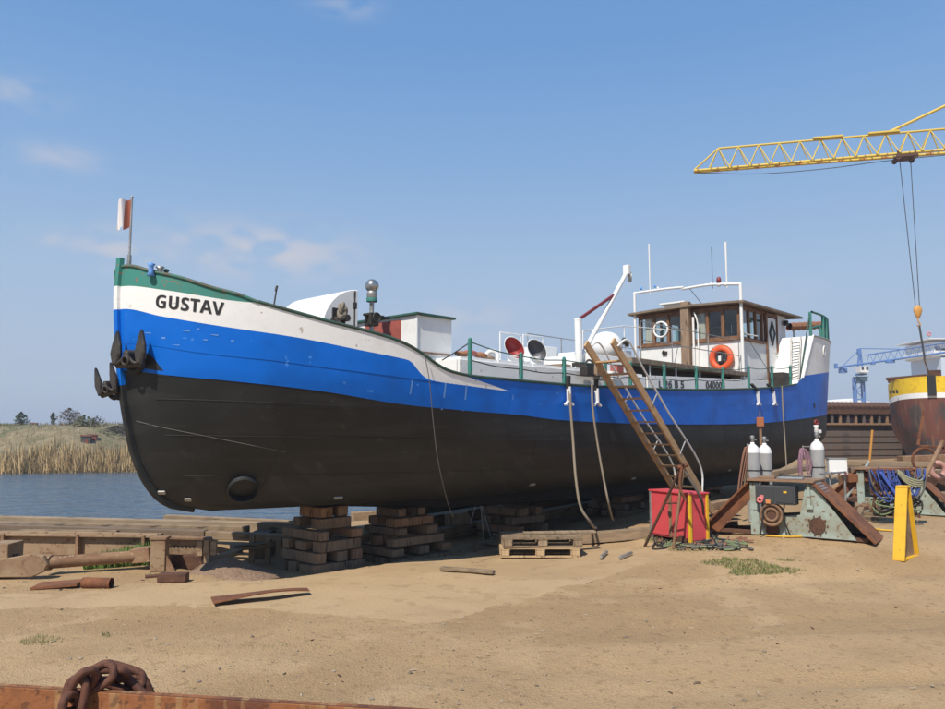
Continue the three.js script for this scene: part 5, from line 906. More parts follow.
// ---------------------------------------------------------------- pallets, one on the other
{
  const a = GG(500.5, 560), b = GG(577, 558.5), turn = Math.atan2(-(b.z - a.z), b.x - a.x) - 0.0, dir = V(Math.cos(turn), 0, -Math.sin(turn)), back = V(-Math.sin(turn) * -1, 0, -Math.cos(turn));
  function pallet(label, y, mats, dx, rot) {
    const c = a.clone().addScaledVector(dir, 0.6 + dx).addScaledVector(V(-dir.z * -1, 0, -dir.x), 0.42), t = thing('pallet', label, 'pallet', [c.x, y, c.z], turn + rot, 'stacked pallets'), m = () => mats[Math.floor(R() * mats.length)];
    for (const z of [-0.35, 0, 0.35]) { mesh('bottom_board', box(1.2, 0.022, 0.1, 0, 0.011, z, 0, 0, 0, R() * 3), m(), t); for (const x of [-0.53, 0, 0.53]) mesh('block', box(0.14, 0.078, 0.1, x, 0.061, z), m(), t); }
    for (const x of [-0.53, 0, 0.53]) mesh('cross_board', box(0.145, 0.022, 0.8, x, 0.111, 0), m(), t);
    for (const z of [-0.345, -0.17, 0, 0.17, 0.345]) mesh('top_board', box(1.2, 0.022, z === 0 ? 0.14 : 0.11, 0, 0.133, z, 0, 0, 0, R() * 3), m(), t);
  }
  const f = floorAt(a) + 0.03;
  pallet('new pale wooden pallet, the lower of two stacked', f, [M.newWood], 0, 0);
  pallet('weathered brown pallet, the upper of two stacked', f + 0.146, [timbers[0], timbers[1], timbers[2]], 0.03, 0.03);
  const top = f + 0.292, c = a.clone().addScaledVector(dir, 0.75).addScaledVector(V(0, 0, -1), 0.45);
  const pb = mesh('loose_board', box(1.15, 0.03, 0.16, 0, 0, 0), timbers[2]); pb.position.set(c.x + 0.2, top + 0.017, c.z - 0.1); pb.rotation.y = 0.15; tag(pb, 'loose grey board lying on the stacked pallets', 'plank');
}
{ // long timbers on the ground behind the pallets
  const g = 'timbers beside the hull';
  const put = (l, x0, y0, x1, y1, w, h, mt, lift = 0) => { const a = GG(x0, y0), b = GG(x1, y1); a.y = floorAt(a) + h / 2 + lift; b.y = floorAt(b) + h / 2 + lift; bar('long_timber', l, 'timber', a, b, w, h, mt, g); };
  put('long rounded brown timber lying between the pallets and the red cabinet', 560, 545, 662, 537, 0.22, 0.17, timbers[0]);
  put('grey timber lying just behind the stacked pallets', 475, 551, 600, 540, 0.2, 0.12, timbers[1]);
  put('short thick timber end left of the pallets', 474, 549, 502, 546, 0.16, 0.12, timbers[0]);
  // sunlit girders on the far side, seen under the hull
  const far = (l, x0, y0, x1, y1, D0, D1, w, h, m) => bar('far_girder', l, 'girder', AD(x0, y0, D0), AD(x1, y1, D1), w, h, m, 'sunlit girders seen under the hull');
  far('sunlit tan girder under the hull at the second crib', 352, 519, 395, 516, 20.5, 21, 0.3, 0.34, M.tan); far('sunlit tan girder under the hull right of the second crib', 420, 508, 464, 508, 21, 21.2, 0.3, 0.22, M.tan); far('long sunlit tan girder under the hull above the pallets', 476, 516, 585, 512, 19.8, 20.6, 0.3, 0.26, M.tan);
  const hb = AD(456, 530, 15.5), m = mesh('hanging_block', extrude([[-0.2, -0.2], [0.12, -0.24], [0.3, 0.05], [0.22, 0.2], [-0.22, 0.16]], 0.3, 0.02), timbers[2]); m.position.set(hb.x, floorAt(hb) + 0.24, hb.z); tag(m, 'pale chunky block on the ground under the hull', 'timber block');
}
// beams added beyond the keel to hide the sunlit ground and darken the gap
for (const [l, s0, s1, b, h, w, k] of [['long slip beam added under the far bilge to darken the gap', 5.6, 17.0, -1.55, 0.34, 0.3, 0], ['lower slip beam added beside the keel to darken the gap', 6.0, 16.0, -0.85, 0.2, 0.26, 1], ['upper slip beam added beyond the far bilge to darken the gap', 7.2, 16.4, -2.3, 0.55, 0.3, 3]]) { const a = fromShip(V(s0, 0, b)), c = fromShip(V(s1, 0, b)); a.y = floorAt(a) + h / 2; c.y = floorAt(c) + h / 2; bar('slip_timber', l, 'timber', a, c, w, h, timbers[k], 'slip beams added to darken the gap under the hull'); }
// ---------------------------------------------------------------- boarding ladder
{
  const t = thing('boarding_ladder', 'brown boarding ladder with white handrails leaning along the hull', 'ladder', [0, 0, 0]); const foot = fromShip(V(9.95, 0, 2.65)); t.position.set(SO.x, 0, SO.z); t.rotation.y = SHIP_TURN;
  const T = V(6.62, 3.36, 0), B = V(9.98, Math.max(0.36, floorAt(foot)) + 0.01, 0);
  const at = (u, b) => V(lerp(T.x, B.x, u), lerp(T.y, B.y, u), b);
  for (const b of [2.40, 2.92]) mesh('stringer', beam(at(0, b), at(1, b), 0.04, 0.14), M.ladder, t);
  for (let i = 0; i < 14; i++) { const u = 0.10 + i * 0.066, p = at(u, 2.66); mesh('tread', box(0.17, 0.028, 0.48, p.x, p.y, p.z), M.ladder, t); }
  const n = V(B.y - T.y, -(B.x - T.x), 0).normalize().multiplyScalar(-0.30);
  for (const b of [2.38, 2.94]) { const q = u => at(u, b).add(n); mesh('handrail', tube([at(0.03, b), q(0.06).multiplyScalar(1), q(0.2), q(0.45), q(0.80), at(0.86, b)], 0.017, 60, 8), M.white, t); for (const u of [0.34, 0.62]) mesh('rail_strut', rod(at(u, b), q(u), 0.013), M.galv, t); }
}
// ---------------------------------------------------------------- red cabinet on wheels and the pipe tripod over it
{
  const a = GG(652, 541), b = GG(691, 545.5), turn = Math.atan2(-(b.z - a.z), b.x - a.x), w = a.distanceTo(b), f = Math.min(floorAt(a), floorAt(b));
  const c = a.clone().add(b).multiplyScalar(0.5), k = V(Math.sin(turn), 0, Math.cos(turn)), d = 0.34, o = c.clone().addScaledVector(k, -d / 2);
  const t = thing('red_cabinet', 'dented red steel cabinet with yellow corner posts on small wheels', 'cabinet', [o.x, f, o.z], turn), H = 0.80;
  mesh('body', box(w, H - 0.1, d, 0, 0.1 + (H - 0.1) / 2, 0), M.cabRed, t);
  for (const x of [-w / 4, w / 4]) mesh('door', box(w / 2 - 0.035, H - 0.17, 0.016, x, 0.1 + (H - 0.1) / 2, d / 2 + 0.007), M.cabRed, t);
  for (const [x, z] of [[w / 2, d / 2], [w / 2, -d / 2]]) mesh('corner_post', box(0.05, H - 0.06, 0.05, x - 0.005, 0.06 + (H - 0.06) / 2, z), M.yellow, t, 'yellow corner post');
  for (const [x, z] of [[-w / 2, d / 2], [-w / 2, -d / 2]]) mesh('corner_post', box(0.045, H - 0.06, 0.045, x, 0.06 + (H - 0.06) / 2, z), M.galv, t);
  mesh('top_plate', box(w + 0.06, 0.025, d + 0.06, 0, H + 0.012, 0), M.cabRed, t); mesh('door_bar', box(0.05, H - 0.12, 0.03, 0.04, 0.12 + (H - 0.12) / 2, d / 2 + 0.03), M.rustPale, t); mesh('door_lock', box(0.05, 0.07, 0.03, 0.05, 0.48, d / 2 + 0.055), M.blackIron, t);
  for (const [x, z] of [[-w / 2 + 0.1, d / 2 - 0.06], [w / 2 - 0.16, d / 2 + 0.03], [-w / 2 + 0.1, -d / 2 + 0.06], [w / 2 - 0.1, -d / 2 + 0.06]]) mesh('wheel', [new THREE.CylinderGeometry(0.085, 0.085, 0.06, 20).rotateX(Math.PI / 2).translate(x, 0.085, z), new THREE.CylinderGeometry(0.03, 0.03, 0.08, 10).rotateX(Math.PI / 2).translate(x, 0.085, z)], M.rustDark, t);
  // tripod of rusty pipe straddling the cabinet
  const p0 = GG(644.5, 547), p1 = GG(673, 550), p2 = GG(714, 538), D = Math.min(-p0.z, -p1.z) - 0.02, top = AD(682.5, 466, D);
  const s = thing('pipe_tripod', 'rusty pipe tripod standing over the red cabinet', 'tripod', [0, 0, 0]);
  const tp = [V(top.x - 0.02, top.y, top.z + 0.03), V(top.x + 0.02, top.y + 0.02, top.z), V(top.x + 0.0, top.y - 0.02, top.z - 0.03)];
  [p0, p1].forEach((p, i) => mesh('leg', rod(p, tp[i].clone().lerp(p, -0.03), 0.022, 10), i ? M.rustPale : M.rustDark, s)); mesh('leg', tube([tp[2], V(top.x + 0.25, top.y - 0.45, top.z), p2.clone().add(V(-0.12, 0.2, 0)), p2], 0.02, 30, 8), M.hoseGrey, s);
  mesh('hinge', [rod(tp[0].clone().add(V(-0.06, -0.02, 0)), tp[1].clone().add(V(0.06, 0, 0)), 0.03), tube([tp[0], tp[0].clone().add(V(-0.05, -0.3, 0.05)), tp[0].clone().add(V(0.03, -0.5, 0.05))], 0.02, 16, 8)], M.rust, s);
  mesh('brace', rod(p0.clone().lerp(tp[0], 0.55), p1.clone().lerp(tp[1], 0.55), 0.012), M.rustDark, s);
  // cables trodden into the ground round its feet
  const q = rng(77);
  for (let i = 0; i < 16; i++) { const pts = [], x0 = 652 + i * 5.5, y0 = 540 + q() * 9; for (let k = 0; k < 9; k++) { const p = GG(clamp(x0 + (q() - 0.3) * 14 * k * 0.55 + (q() - 0.5) * 12, 655, 762), clamp(y0 + (q() - 0.5) * 11, 537, 551)); p.y = floorAt(p) + 0.015 + 0.03 * q(); pts.push(p); } const m = mesh('loose_cable', tube(pts, 0.012 + 0.006 * q(), 70, 6), [M.hoseGrey, M.rubber, M.hoseBrown, M.hoseGreen][i % 4]); tag(m, ['dark grey', 'black', 'brown', 'greenish'][i % 4] + ' cable tangled on the ground by the red cabinet', 'cable', 'tangled cables by the red cabinet, ' + ['dark grey', 'black', 'brown', 'greenish'][i % 4]); }
}
// ---------------------------------------------------------------- gas cylinders
function cylinder(label, x, y, D, baseY, H, extra) {
  const p = AD(x, y, D), t = thing('gas_cylinder', label, 'gas cylinder', [p.x, baseY, p.z], 0.4, 'gas cylinders'), r = 0.118;
  mesh('bottle', lathe([[0, 0], [r - 0.01, 0], [r, 0.02], [r, H * 0.80]], 28), M.cylGrey, t);
  mesh('shoulder', lathe([[r + 0.0005, H * 0.80], [r * 0.97, H * 0.825], [r * 0.8, H * 0.865], [r * 0.42, H * 0.895], [0.034, H * 0.90], [0.034, H * 0.92], [0, H * 0.92]], 28), M.cylWhite, t);
  mesh('valve', [lathe([[0, H * 0.915], [0.026, H * 0.915], [0.026, H * 0.95], [0.036, H * 0.955], [0.036, H * 0.995], [0.02, H], [0, H]], 14), rod(V(0, H * 0.95, 0), V(0.07, H * 0.95, 0.02), 0.015)], M.galv, t);
  mesh('strap', new THREE.TorusGeometry(r + 0.006, 0.008, 6, 30).rotateX(Math.PI / 2).translate(0, H * 0.60, 0), M.rubber, t);
  if (extra) extra(t, H); return t;
}
{
  const p = GG(754.5, 522.5), D = -p.z, H1 = 1.50;
  cylinder('grey gas cylinder with white shoulder, the front one of a pair by the brown hoses', 754.5, 500, D, floorAt(p), H1);
  cylinder('grey gas cylinder half hidden behind its twin by the brown hoses', 766.5, 500, D + 0.28, floorAt(p), H1 - 0.02);
  cylinder('grey gas cylinder with a red topped regulator behind the pale green trestle', 818.5, 480, D + 0.15, floorAt(AD(818.5, 480, D + 0.15)), 1.53, (t, H) => { mesh('regulator', [lathe([[0, H - 0.01], [0.04, H], [0.03, H + 0.09], [0.045, H + 0.12], [0, H + 0.13]], 14), box(0.05, 0.06, 0.05, 0.06, H + 0.01, 0.02)], M.cylWhite, t); mesh('gauge_cap', new THREE.TorusGeometry(0.035, 0.02, 8, 18).translate(0, H + 0.17, 0.01), M.darkRed, t); });
  // post with an orange junction box behind the pair
  const q = AD(762, 470, D + 0.5), s = thing('junction_post', 'rusty post topped by an orange junction box behind the gas cylinders', 'post', [q.x, floorAt(q), q.z], -0.3), hb = AD(762, 422, D + 0.5).y - floorAt(q);
  mesh('post', box(0.05, hb, 0.05, 0, hb / 2, 0), M.rustPale, s); mesh('junction_box', box(0.13, 0.17, 0.12, 0, hb, 0), std(lin(0.34, 0.115, 0.045), 0.7), s); mesh('spike', rod(V(0, hb + 0.08, 0), V(0, hb + 0.2, 0), 0.012), M.galv, s);
  // hose bundles hung up beside the cylinders
  const bundle = (label, x0, y0, x1, y1, DD, mats, n, seed) => {  // hoses doubled over a hook, their bights hanging unevenly
    const w = rng(seed), b0 = AD(x0, y0, DD), t = thing('hose_bundle', label, 'hoses', [0, 0, 0]), L = b0.y - AD(x1, y1, DD).y, lean = AD(x1, y1, DD).x - b0.x;
    for (let i = 0; i < n; i++) { const u = (i + 0.5) / n - 0.5, z = 0.05 * (w() - 0.5), s1 = 0.03 + 0.03 * w(), dl = L * lerp(0.72, 1.0, w()), dr = L * lerp(0.62, 1.0, w()), k = u * 0.09, P = (x, y, zz) => b0.clone().add(V(x + lean * clamp(-y / L), y, zz));
      mesh('hose', tube([P(k - s1 * 1.3, -dl, z), P(k - s1 * 1.5, -dl * 0.6, z + 0.02), P(k - s1, -0.10, z + 0.02), P(k * 0.6 - s1 * 0.4, -0.01 + 0.02 * w(), z), P(k * 0.6 + s1 * 0.5, -0.01, z), P(k + s1, -0.12, z + 0.01), P(k + s1 * 1.6, -dr * 0.55, z + 0.03 * w()), P(k + s1 * 1.2, -dr, z)], 0.011, 40, 6), mats[i % mats.length], t); }
    mesh('hook', [rod(b0.clone().add(V(0, 0.06, 0)), b0.clone().add(V(0, -0.02, 0)), 0.012), rod(b0.clone().add(V(0, 0.04, -0.02)), b0.clone().add(V(0.14, 0.04, -0.02)), 0.01)], M.galv, t); };
  bundle('brown and khaki hoses hung beside the pair of gas cylinders', 747.5, 447, 741, 500, D - 0.02, [M.hoseBrown, std(lin(0.24, 0.20, 0.11), 0.8), M.hoseBrown, std(lin(0.30, 0.16, 0.11), 0.8)], 6, 3);
  bundle('faded purple hoses hung beside the lone gas cylinder', 803, 449, 805, 479, D + 0.1, [M.hosePink, std(lin(0.25, 0.13, 0.17), 0.8)], 4, 4);
}
// ---------------------------------------------------------------- pale green trestles on the slip rails
function trestle(px, py, turn, label, full) {
  const mid = GG(px, py), W = full;
  const t = thing('hull_trestle', label, 'trestle', [mid.x, floorAt(mid) - 0.01, mid.z], turn, 'pale green hull trestles');
  const H = 0.84, tw = 0.46, bw = W / 2, d = 0.62;               // half widths at top and foot
  for (const z of [0, -d]) {
    mesh('web_plate', extrude([[tw - 0.10, H - 0.03], [tw, H - 0.03], [bw * 0.80, 0.02], [-tw, 0.02], [-tw, 0.30], [-0.12, 0.30], [0.26, 0.34]], 0.025, 0.003).translate(0, 0, z), M.paleGreen, t);
    mesh('post', box(0.13, H - 0.05, 0.05, -tw + 0.065, (H - 0.05) / 2 + 0.01, z + 0.02), M.paleGreen, t);
  }
  mesh('top_plate', box(2 * tw + 0.06, 0.035, d + 0.2, 0, H, -d / 2), M.rustPale, t);
  for (const k of [-1, 1]) { const g = beam(V(k * tw, H - 0.02, -d / 2), V(k * bw, 0.0, -d / 2), d + 0.16, 0.03); mesh('slant_plate', g, M.rust, t); if (k < 0) mesh('slant_web', extrude([[-tw, H - 0.03], [-bw, 0.0], [-bw + 0.30, 0.0], [-tw, H - 0.30]], 0.02, 0.003).translate(0, 0, -0.02), M.rust, t); }
  mesh('sill', [box(2 * bw - 0.2, 0.06, 0.08, 0, 0.03, -0.06), box(2 * bw - 0.2, 0.06, 0.08, 0, 0.03, -d + 0.06)], M.rustDark, t);
  return { t, H, tw, bw, d };
}
{
  const { t, H, tw, bw, d } = trestle(783, 536, -0.62, 'pale green steel trestle with a black switch box and an axle drum', 2.55);
  const sb = mesh('switch_box', box(0.58, 0.28, 0.22, -0.05, H - 0.21, 0.06), std(lin(0.05, 0.052, 0.056), 0.5), t, 'black switch box');
  mesh('box_lid', box(0.24, 0.22, 0.012, -0.19, H - 0.21, 0.173), M.charcoal, sb); mesh('box_lid', box(0.24, 0.22, 0.012, 0.09, H - 0.21, 0.173), M.charcoal, sb); mesh('box_plate', box(0.05, 0.03, 0.006, 0.10, H - 0.16, 0.182), M.yellow, sb);
  mesh('warning_tag', [new THREE.TorusGeometry(0.035, 0.016, 8, 16).translate(-tw + 0.19, H - 0.29, 0.19), box(0.06, 0.05, 0.01, -tw + 0.22, H - 0.24, 0.19)], std(lin(0.62, 0.18, 0.17), 0.6), t); mesh('orange_tag', box(0.07, 0.06, 0.02, -tw + 0.31, H - 0.31, 0.18), std(lin(0.55, 0.22, 0.08), 0.6), t);
  mesh('axle_drum', [new THREE.CylinderGeometry(0.16, 0.16, 0.16, 28).rotateX(Math.PI / 2).translate(-0.12, 0.33, 0.06)], M.rustDark, t); mesh('drum_ring', [new THREE.TorusGeometry(0.155, 0.022, 8, 30).translate(-0.12, 0.33, 0.145), new THREE.TorusGeometry(0.09, 0.02, 8, 24).translate(-0.12, 0.33, 0.145)], M.rustPale, t);
  mesh('cover_disc', new THREE.CylinderGeometry(0.115, 0.115, 0.02, 24).rotateX(Math.PI / 2).translate(0.50, 0.20, 0.022), M.rustDark, t, 'round rusty cover'); for (let i = 0; i < 10; i++) { const g = i / 10 * 6.283; mesh('cover_bolt', new THREE.CylinderGeometry(0.012, 0.012, 0.02, 6).rotateX(Math.PI / 2).translate(0.50 + 0.14 * Math.cos(g), 0.20 + 0.14 * Math.sin(g), 0.02), M.rust, t); }
  mesh('cover_disc', new THREE.CylinderGeometry(0.1, 0.1, 0.02, 24).rotateX(Math.PI / 2).translate(-0.14, 0.09, 0.026), M.rustDark, t);
  mesh('lifting_hook', [box(0.045, 0.34, 0.02, 0.40, H - 0.2, 0.04), box(0.09, 0.06, 0.03, 0.41, H - 0.38, 0.04)], M.paleGreen, t);
  mesh('cable', [tube([V(-tw + 0.24, H - 0.3, 0.15), V(-tw + 0.22, 0.3, 0.16), V(-tw + 0.18, 0.03, 0.2)], 0.014, 24, 6), tube([V(0.07, H - 0.33, 0.12), V(0.06, 0.3, 0.16), V(0.14, 0.03, 0.12)], 0.012, 24, 6)], M.rubber, t);
  for (const [x, w, m] of [[0.10, 0.36, M.galv], [-0.25, 0.24, M.rustPale]]) mesh('top_clutter', box(w, 0.03, 0.22, x, H + 0.034, -0.2, 0, 0.1, 0), m, t);
  mesh('ribbed_guard', [0, 1, 2, 3, 4].map(i => rod(V(tw + 0.03 + i * 0.035, H - 0.04 - i * 0.04, -0.05), V(tw + 0.03 + i * 0.035, H - 0.04 - i * 0.04, -0.4), 0.02, 8)), M.galv, t);
  const u = trestle(885, 513, -0.62, 'pale green steel trestle further off behind the blue hoses', 2.55);
}
// yellow hose along the foot of the trestle
{ const pts = [[766, 537], [790, 538], [815, 537], [838, 534.5], [858, 530], [868, 529], [880, 531], [893, 532]].map(([x, y]) => { const p = GG(x, y); p.y += 0.02; return p; }); tag(mesh('yellow_hose', tube(pts, 0.016, 90, 8), M.hoseYellow), 'thin yellow hose trailing along the foot of the trestle', 'hose');
  const p = GG(826, 538), m = mesh('dark_rag', new THREE.IcosahedronGeometry(0.2, 3).scale(1.6, 0.10, 0.6), std(lin(0.06, 0.03, 0.035), 0.9)); m.position.set(p.x, floorAt(p) + 0.015, p.z); tag(m, 'dark purple rag on the ground under the yellow hose', 'rag'); }
// green tub and blue sheet behind the ramp
{ const p = GG(763, 519), t = thing('green_tub', 'small green plastic tub behind the trestle ramp', 'tub', [p.x, floorAt(p), p.z]); mesh('tub', lathe([[0, 0], [0.1, 0], [0.125, 0.2], [0.14, 0.21], [0.12, 0.2], [0.095, 0.02], [0, 0.02]], 20), std(lin(0.06, 0.26, 0.06), 0.6), t); mesh('handle', new THREE.TorusGeometry(0.12, 0.006, 6, 20, Math.PI).translate(0, 0.2, 0), M.galv, t);
  const q = GG(722, 520), m = mesh('blue_sheet', (() => { const g = new THREE.PlaneGeometry(0.62, 0.34, 14, 8).rotateX(-Math.PI / 2), a = g.attributes.position; for (let i = 0; i < a.count; i++) a.setY(i, 0.05 + 0.10 * fbm(a.getX(i) * 5 + 3, a.getZ(i) * 5, 3)); g.computeVertexNormals(); return g; })(), std(lin(0.03, 0.07, 0.24), 0.7)); m.position.set(q.x, floorAt(q), q.z); tag(m, 'crumpled blue sheet on the ground behind the brown ramp', 'plastic sheet');
  const a = GG(700, 512), b = GG(742, 505); a.y += 0.08; b.y += 0.1; bar('long_timber', 'tan timber lying behind the foot of the boarding ladder', 'timber', a, b, 0.2, 0.14, M.tan, 'timbers beside the hull');
  const c = GG(690, 528), d = GG(738, 526); c.y += 0.05; d.y += 0.05; bar('long_timber', 'flat rusty bar on the ground under the ramp', 'timber', c, d, 0.16, 0.08, M.rustPale, 'timbers beside the hull'); }
// leaning poles and the white box
{ const a = GG(843, 503), b = AD(869.5, 461, -a.z + 0.1), c = AD(872.5, 430, -a.z + 0.1), t = thing('bent_pole', 'bent pole leaning beside the hose rack, pale grey below and orange above', 'pole', [0, 0, 0]);
  mesh('lower_shaft', beam(a, b, 0.045, 0.045), std(lin(0.34, 0.38, 0.36), 0.7), t); mesh('upper_shaft', rod(b.clone().add(V(0, -0.05, 0)), c, 0.026, 10), std(lin(0.52, 0.24, 0.05), 0.7), t, 'orange upper shaft');
  const p = AD(837, 467, 13.8), f2 = floorAt(p), w = thing('white_box', 'white electrical box on legs beside the lone gas cylinder', 'electrical box', [p.x, f2, p.z], -0.2), hb = p.y - f2; mesh('box', box(0.30, 0.27, 0.2, 0, hb, 0), M.white, w); mesh('lid', box(0.31, 0.02, 0.21, 0, hb + 0.145, 0), M.galv, w); for (const x of [-0.12, 0.12]) mesh('leg', rod(V(x, 0, 0), V(x, hb - 0.13, 0), 0.02), M.galv, w); for (let i = 0; i < 5; i++) mesh('socket', new THREE.CylinderGeometry(0.022, 0.022, 0.04, 10).rotateX(Math.PI / 2).translate(-0.11 + i * 0.055, hb - 0.10, 0.11), [M.darkRed, M.white][i % 2], w);
  const g0 = AD(820, 474, 12.9), g1 = AD(846, 472, 13.4); const arm = bar('clamp_bar', 'grey bar leaning across the lone gas cylinder and the white box', 'bar', g0, g1, 0.03, 0.03, M.galv); }
// ---------------------------------------------------------------- hose rack with blue hoses, and the clutter behind
{
  const o = AD(895, 495, 13.4), f = floorAt(o), t = thing('hose_rack', 'rusty rack heaped with blue hoses in front of the further trestle', 'hose rack', [o.x, f, o.z], -0.2), q = rng(55), s = 0.0172;
  const P = (x, y, z = 0) => V((x - 895) * s, o.y - f + (495 - y) * s, z);
  for (const [x0, y0, x1, y1, z] of [[872, 512, 880, 468, 0.1], [905, 514, 898, 470, 0.1], [880, 512, 886, 470, -0.3], [915, 513, 908, 472, -0.3], [889, 515, 897, 497, 0.25], [912, 515, 899, 497, 0.25]]) mesh('rack_leg', beam(P(x0, y0, z), P(x1, y1, z), 0.035, 0.035), M.rustDark, t);
  mesh('rack_bar', [beam(P(872, 470, 0.1), P(914, 469, 0.1), 0.04, 0.04), beam(P(874, 472, -0.3), P(914, 471, -0.3), 0.04, 0.04), beam(P(875, 495, 0.1), P(912, 496, 0.1), 0.04, 0.04)], M.rust, t);
  for (let i = 0; i < 22; i++) { const x = lerp(876, 912, q()), pts = []; const dr = lerp(8, 28, q()), w = lerp(4, 14, q()); pts.push(P(x - w, 470, 0.1 + q() * 0.1), P(x - w * 0.8, 470 + dr * 0.7, 0.16 + q() * 0.1), P(x + (q() - 0.5) * 12, 473 + dr, 0.15 + q() * 0.12), P(x + w * 0.8, 470 + dr * 0.6, 0.15), P(x + w, 469, 0.05)); mesh('hose', tube(pts, 0.016, 30, 6), i % 4 === 3 ? M.hoseGrey : M.hoseBlue, t); }
  mesh('blue_strut', beam(P(879, 472, 0.24), P(897, 502, 0.24), 0.06, 0.05), std(lin(0.05, 0.10, 0.38), 0.5), t);
  for (let i = 0; i < 14; i++) { const pts = []; for (let k = 0; k < 6; k++) pts.push(P(lerp(874, 916, q()), lerp(498, 514, q()), lerp(-0.1, 0.3, q()))); mesh('hose', tube(pts, 0.013, 30, 6), [M.rubber, M.hoseGrey, M.hoseGreen][i % 3], t); }
  for (let i = 0; i < 4; i++) mesh('hose', tube([P(895, 470 + i, 0.2), P(903, 477 + i * 2, 0.25), P(915, 480 + i * 2, 0.2), P(922, 474 + i * 2, 0.0)], 0.016, 24, 6), std(lin(0.28, 0.27, 0.17), 0.8), t);
  mesh('rust_pan', box(0.4, 0.3, 0.3, P(892, 482).x, P(892, 482).y, -0.1), M.rust, t);
}
{ // odds and ends round the trestles: boards, bars and scrap, each its own thing
  const G2 = 'scrap heaped behind the trestles', mm = [M.rust, M.rustDark, M.rustPale, timbers[0], timbers[1], timbers[3], M.rustPale];
  const q = rng(91), W = ['rusty bar', 'dark rusty bar', 'pale rusty bar', 'weathered board', 'brown board', 'grey board', 'tan bar'];
  const put = (x0, y0, D0, x1, y1, D1, w, h, k, l) => bar('scrap_bar', l || W[k] + ' in the scrap heap behind the trestles', 'scrap', AD(x0, y0, D0), AD(x1, y1, D1), w, h, mm[k], G2 + (l ? '' : ', ' + W[k]));
  put(843, 463, 19, 960, 465, 18.5, 0.35, 0.12, 3, 'long pale plank lying across behind the white box'); put(770, 474, 17, 815, 466, 18, 0.2, 0.12, 3, 'grey timber under the hull behind the purple hoses');
  put(850, 472, 17.5, 905, 470, 17.2, 0.3, 0.2, 5, 'grey beam behind the leaning poles'); put(900, 460, 20, 960, 458, 20, 0.3, 0.2, 2, 'tan beam below the yellow ship'); put(845, 478, 15.5, 876, 476, 15.5, 0.3, 0.16, 0, 'rusty channel bar left of the hose rack');
  put(921, 486, 15, 943, 441, 15.4, 0.07, 0.05, 2, 'thin rusty bar slanting up at the further trestle'); put(920, 446, 16, 948, 448, 15.4, 0.07, 0.05, 0, 'rusty crossbar on top of the slanting bar'); put(918, 445, 30, 924, 410, 30, 0.1, 0.08, 0, 'rusty pole leaning on the yellow ship');
  for (let i = 0; i < 54; i++) { const x = lerp(842, 945, q()), p = GG(x, lerp(466, 508, Math.pow(q(), 0.8))), k = Math.floor(q() * 7), sc = Math.max(1, -p.z / 15), L = lerp(0.3, 0.9, q()) * sc, a = q() * 3.1; const D = -p.z; const c = V(p.x, floorAt(p) + 0.05 + 0.34 * sc * q() * q(), p.z), d = V(Math.cos(a) * L / 2, 0.08 * (q() - 0.5), Math.sin(a) * L / 2); bar('scrap_bar', W[k] + ' in the scrap heap behind the trestles', 'scrap', c.clone().sub(d), c.clone().add(d), lerp(0.06, 0.2, q()), lerp(0.05, 0.14, q()), mm[k], G2 + ', ' + W[k]); }
  for (let i = 0; i < 44; i++) { const p = GG(lerp(846, 925, q()), lerp(505, 523, Math.pow(q(), 1.4))), k = Math.floor(q() * 7), L = lerp(0.12, 0.5, q()), a = q() * 3.1, c = V(p.x, floorAt(p) + 0.03 + 0.1 * q(), p.z - 0.3), d = V(Math.cos(a) * L / 2, 0.12 * (q() - 0.5), Math.sin(a) * L / 2); bar('scrap_bar', 'short ' + W[k] + ' lying round the hose rack', 'scrap', c.clone().sub(d), c.clone().add(d), lerp(0.04, 0.12, q()), lerp(0.03, 0.08, q()), mm[k], 'short scrap round the hose rack, ' + W[k]); }
  for (const [x, y, w, h, k, l] of [[860, 490, 0.5, 0.5, 0, 'rusty box behind the leaning pale pole'], [905, 478, 0.6, 0.4, 1, 'dark rusty box behind the blue hoses'], [855, 482, 0.7, 0.34, 2, 'pale rusty box beside the orange pole'], [938, 484, 0.5, 0.35, 1, 'dark rusty box beyond the further trestle']]) { const p = GG(x, y + 6), m = mesh('scrap_box', box(w, h, 0.5, 0, 0, 0), mm[k]); m.position.set(p.x, floorAt(p) + h / 2 - 0.01, p.z); m.rotation.y = q() * 0.6 - 0.3; tag(m, l, 'scrap'); }
  const hp = AD(924.5, 456, 17), ho = mesh('rusty_hoop', new THREE.TorusGeometry(0.26, 0.03, 8, 26).translate(0, 0.26, 0), M.rust); ho.position.set(hp.x, hp.y - 0.35, hp.z); tag(ho, 'rusty hoop standing below the yellow ship', 'hoop');
  const rp = AD(938, 470, 16), rd = mesh('pink_reel', new THREE.TorusGeometry(0.14, 0.06, 10, 22), std(lin(0.45, 0.24, 0.2), 0.7)); rd.position.copy(rp); tag(rd, 'pinkish hose reel beside the slanting rusty bar', 'hose reel');
}
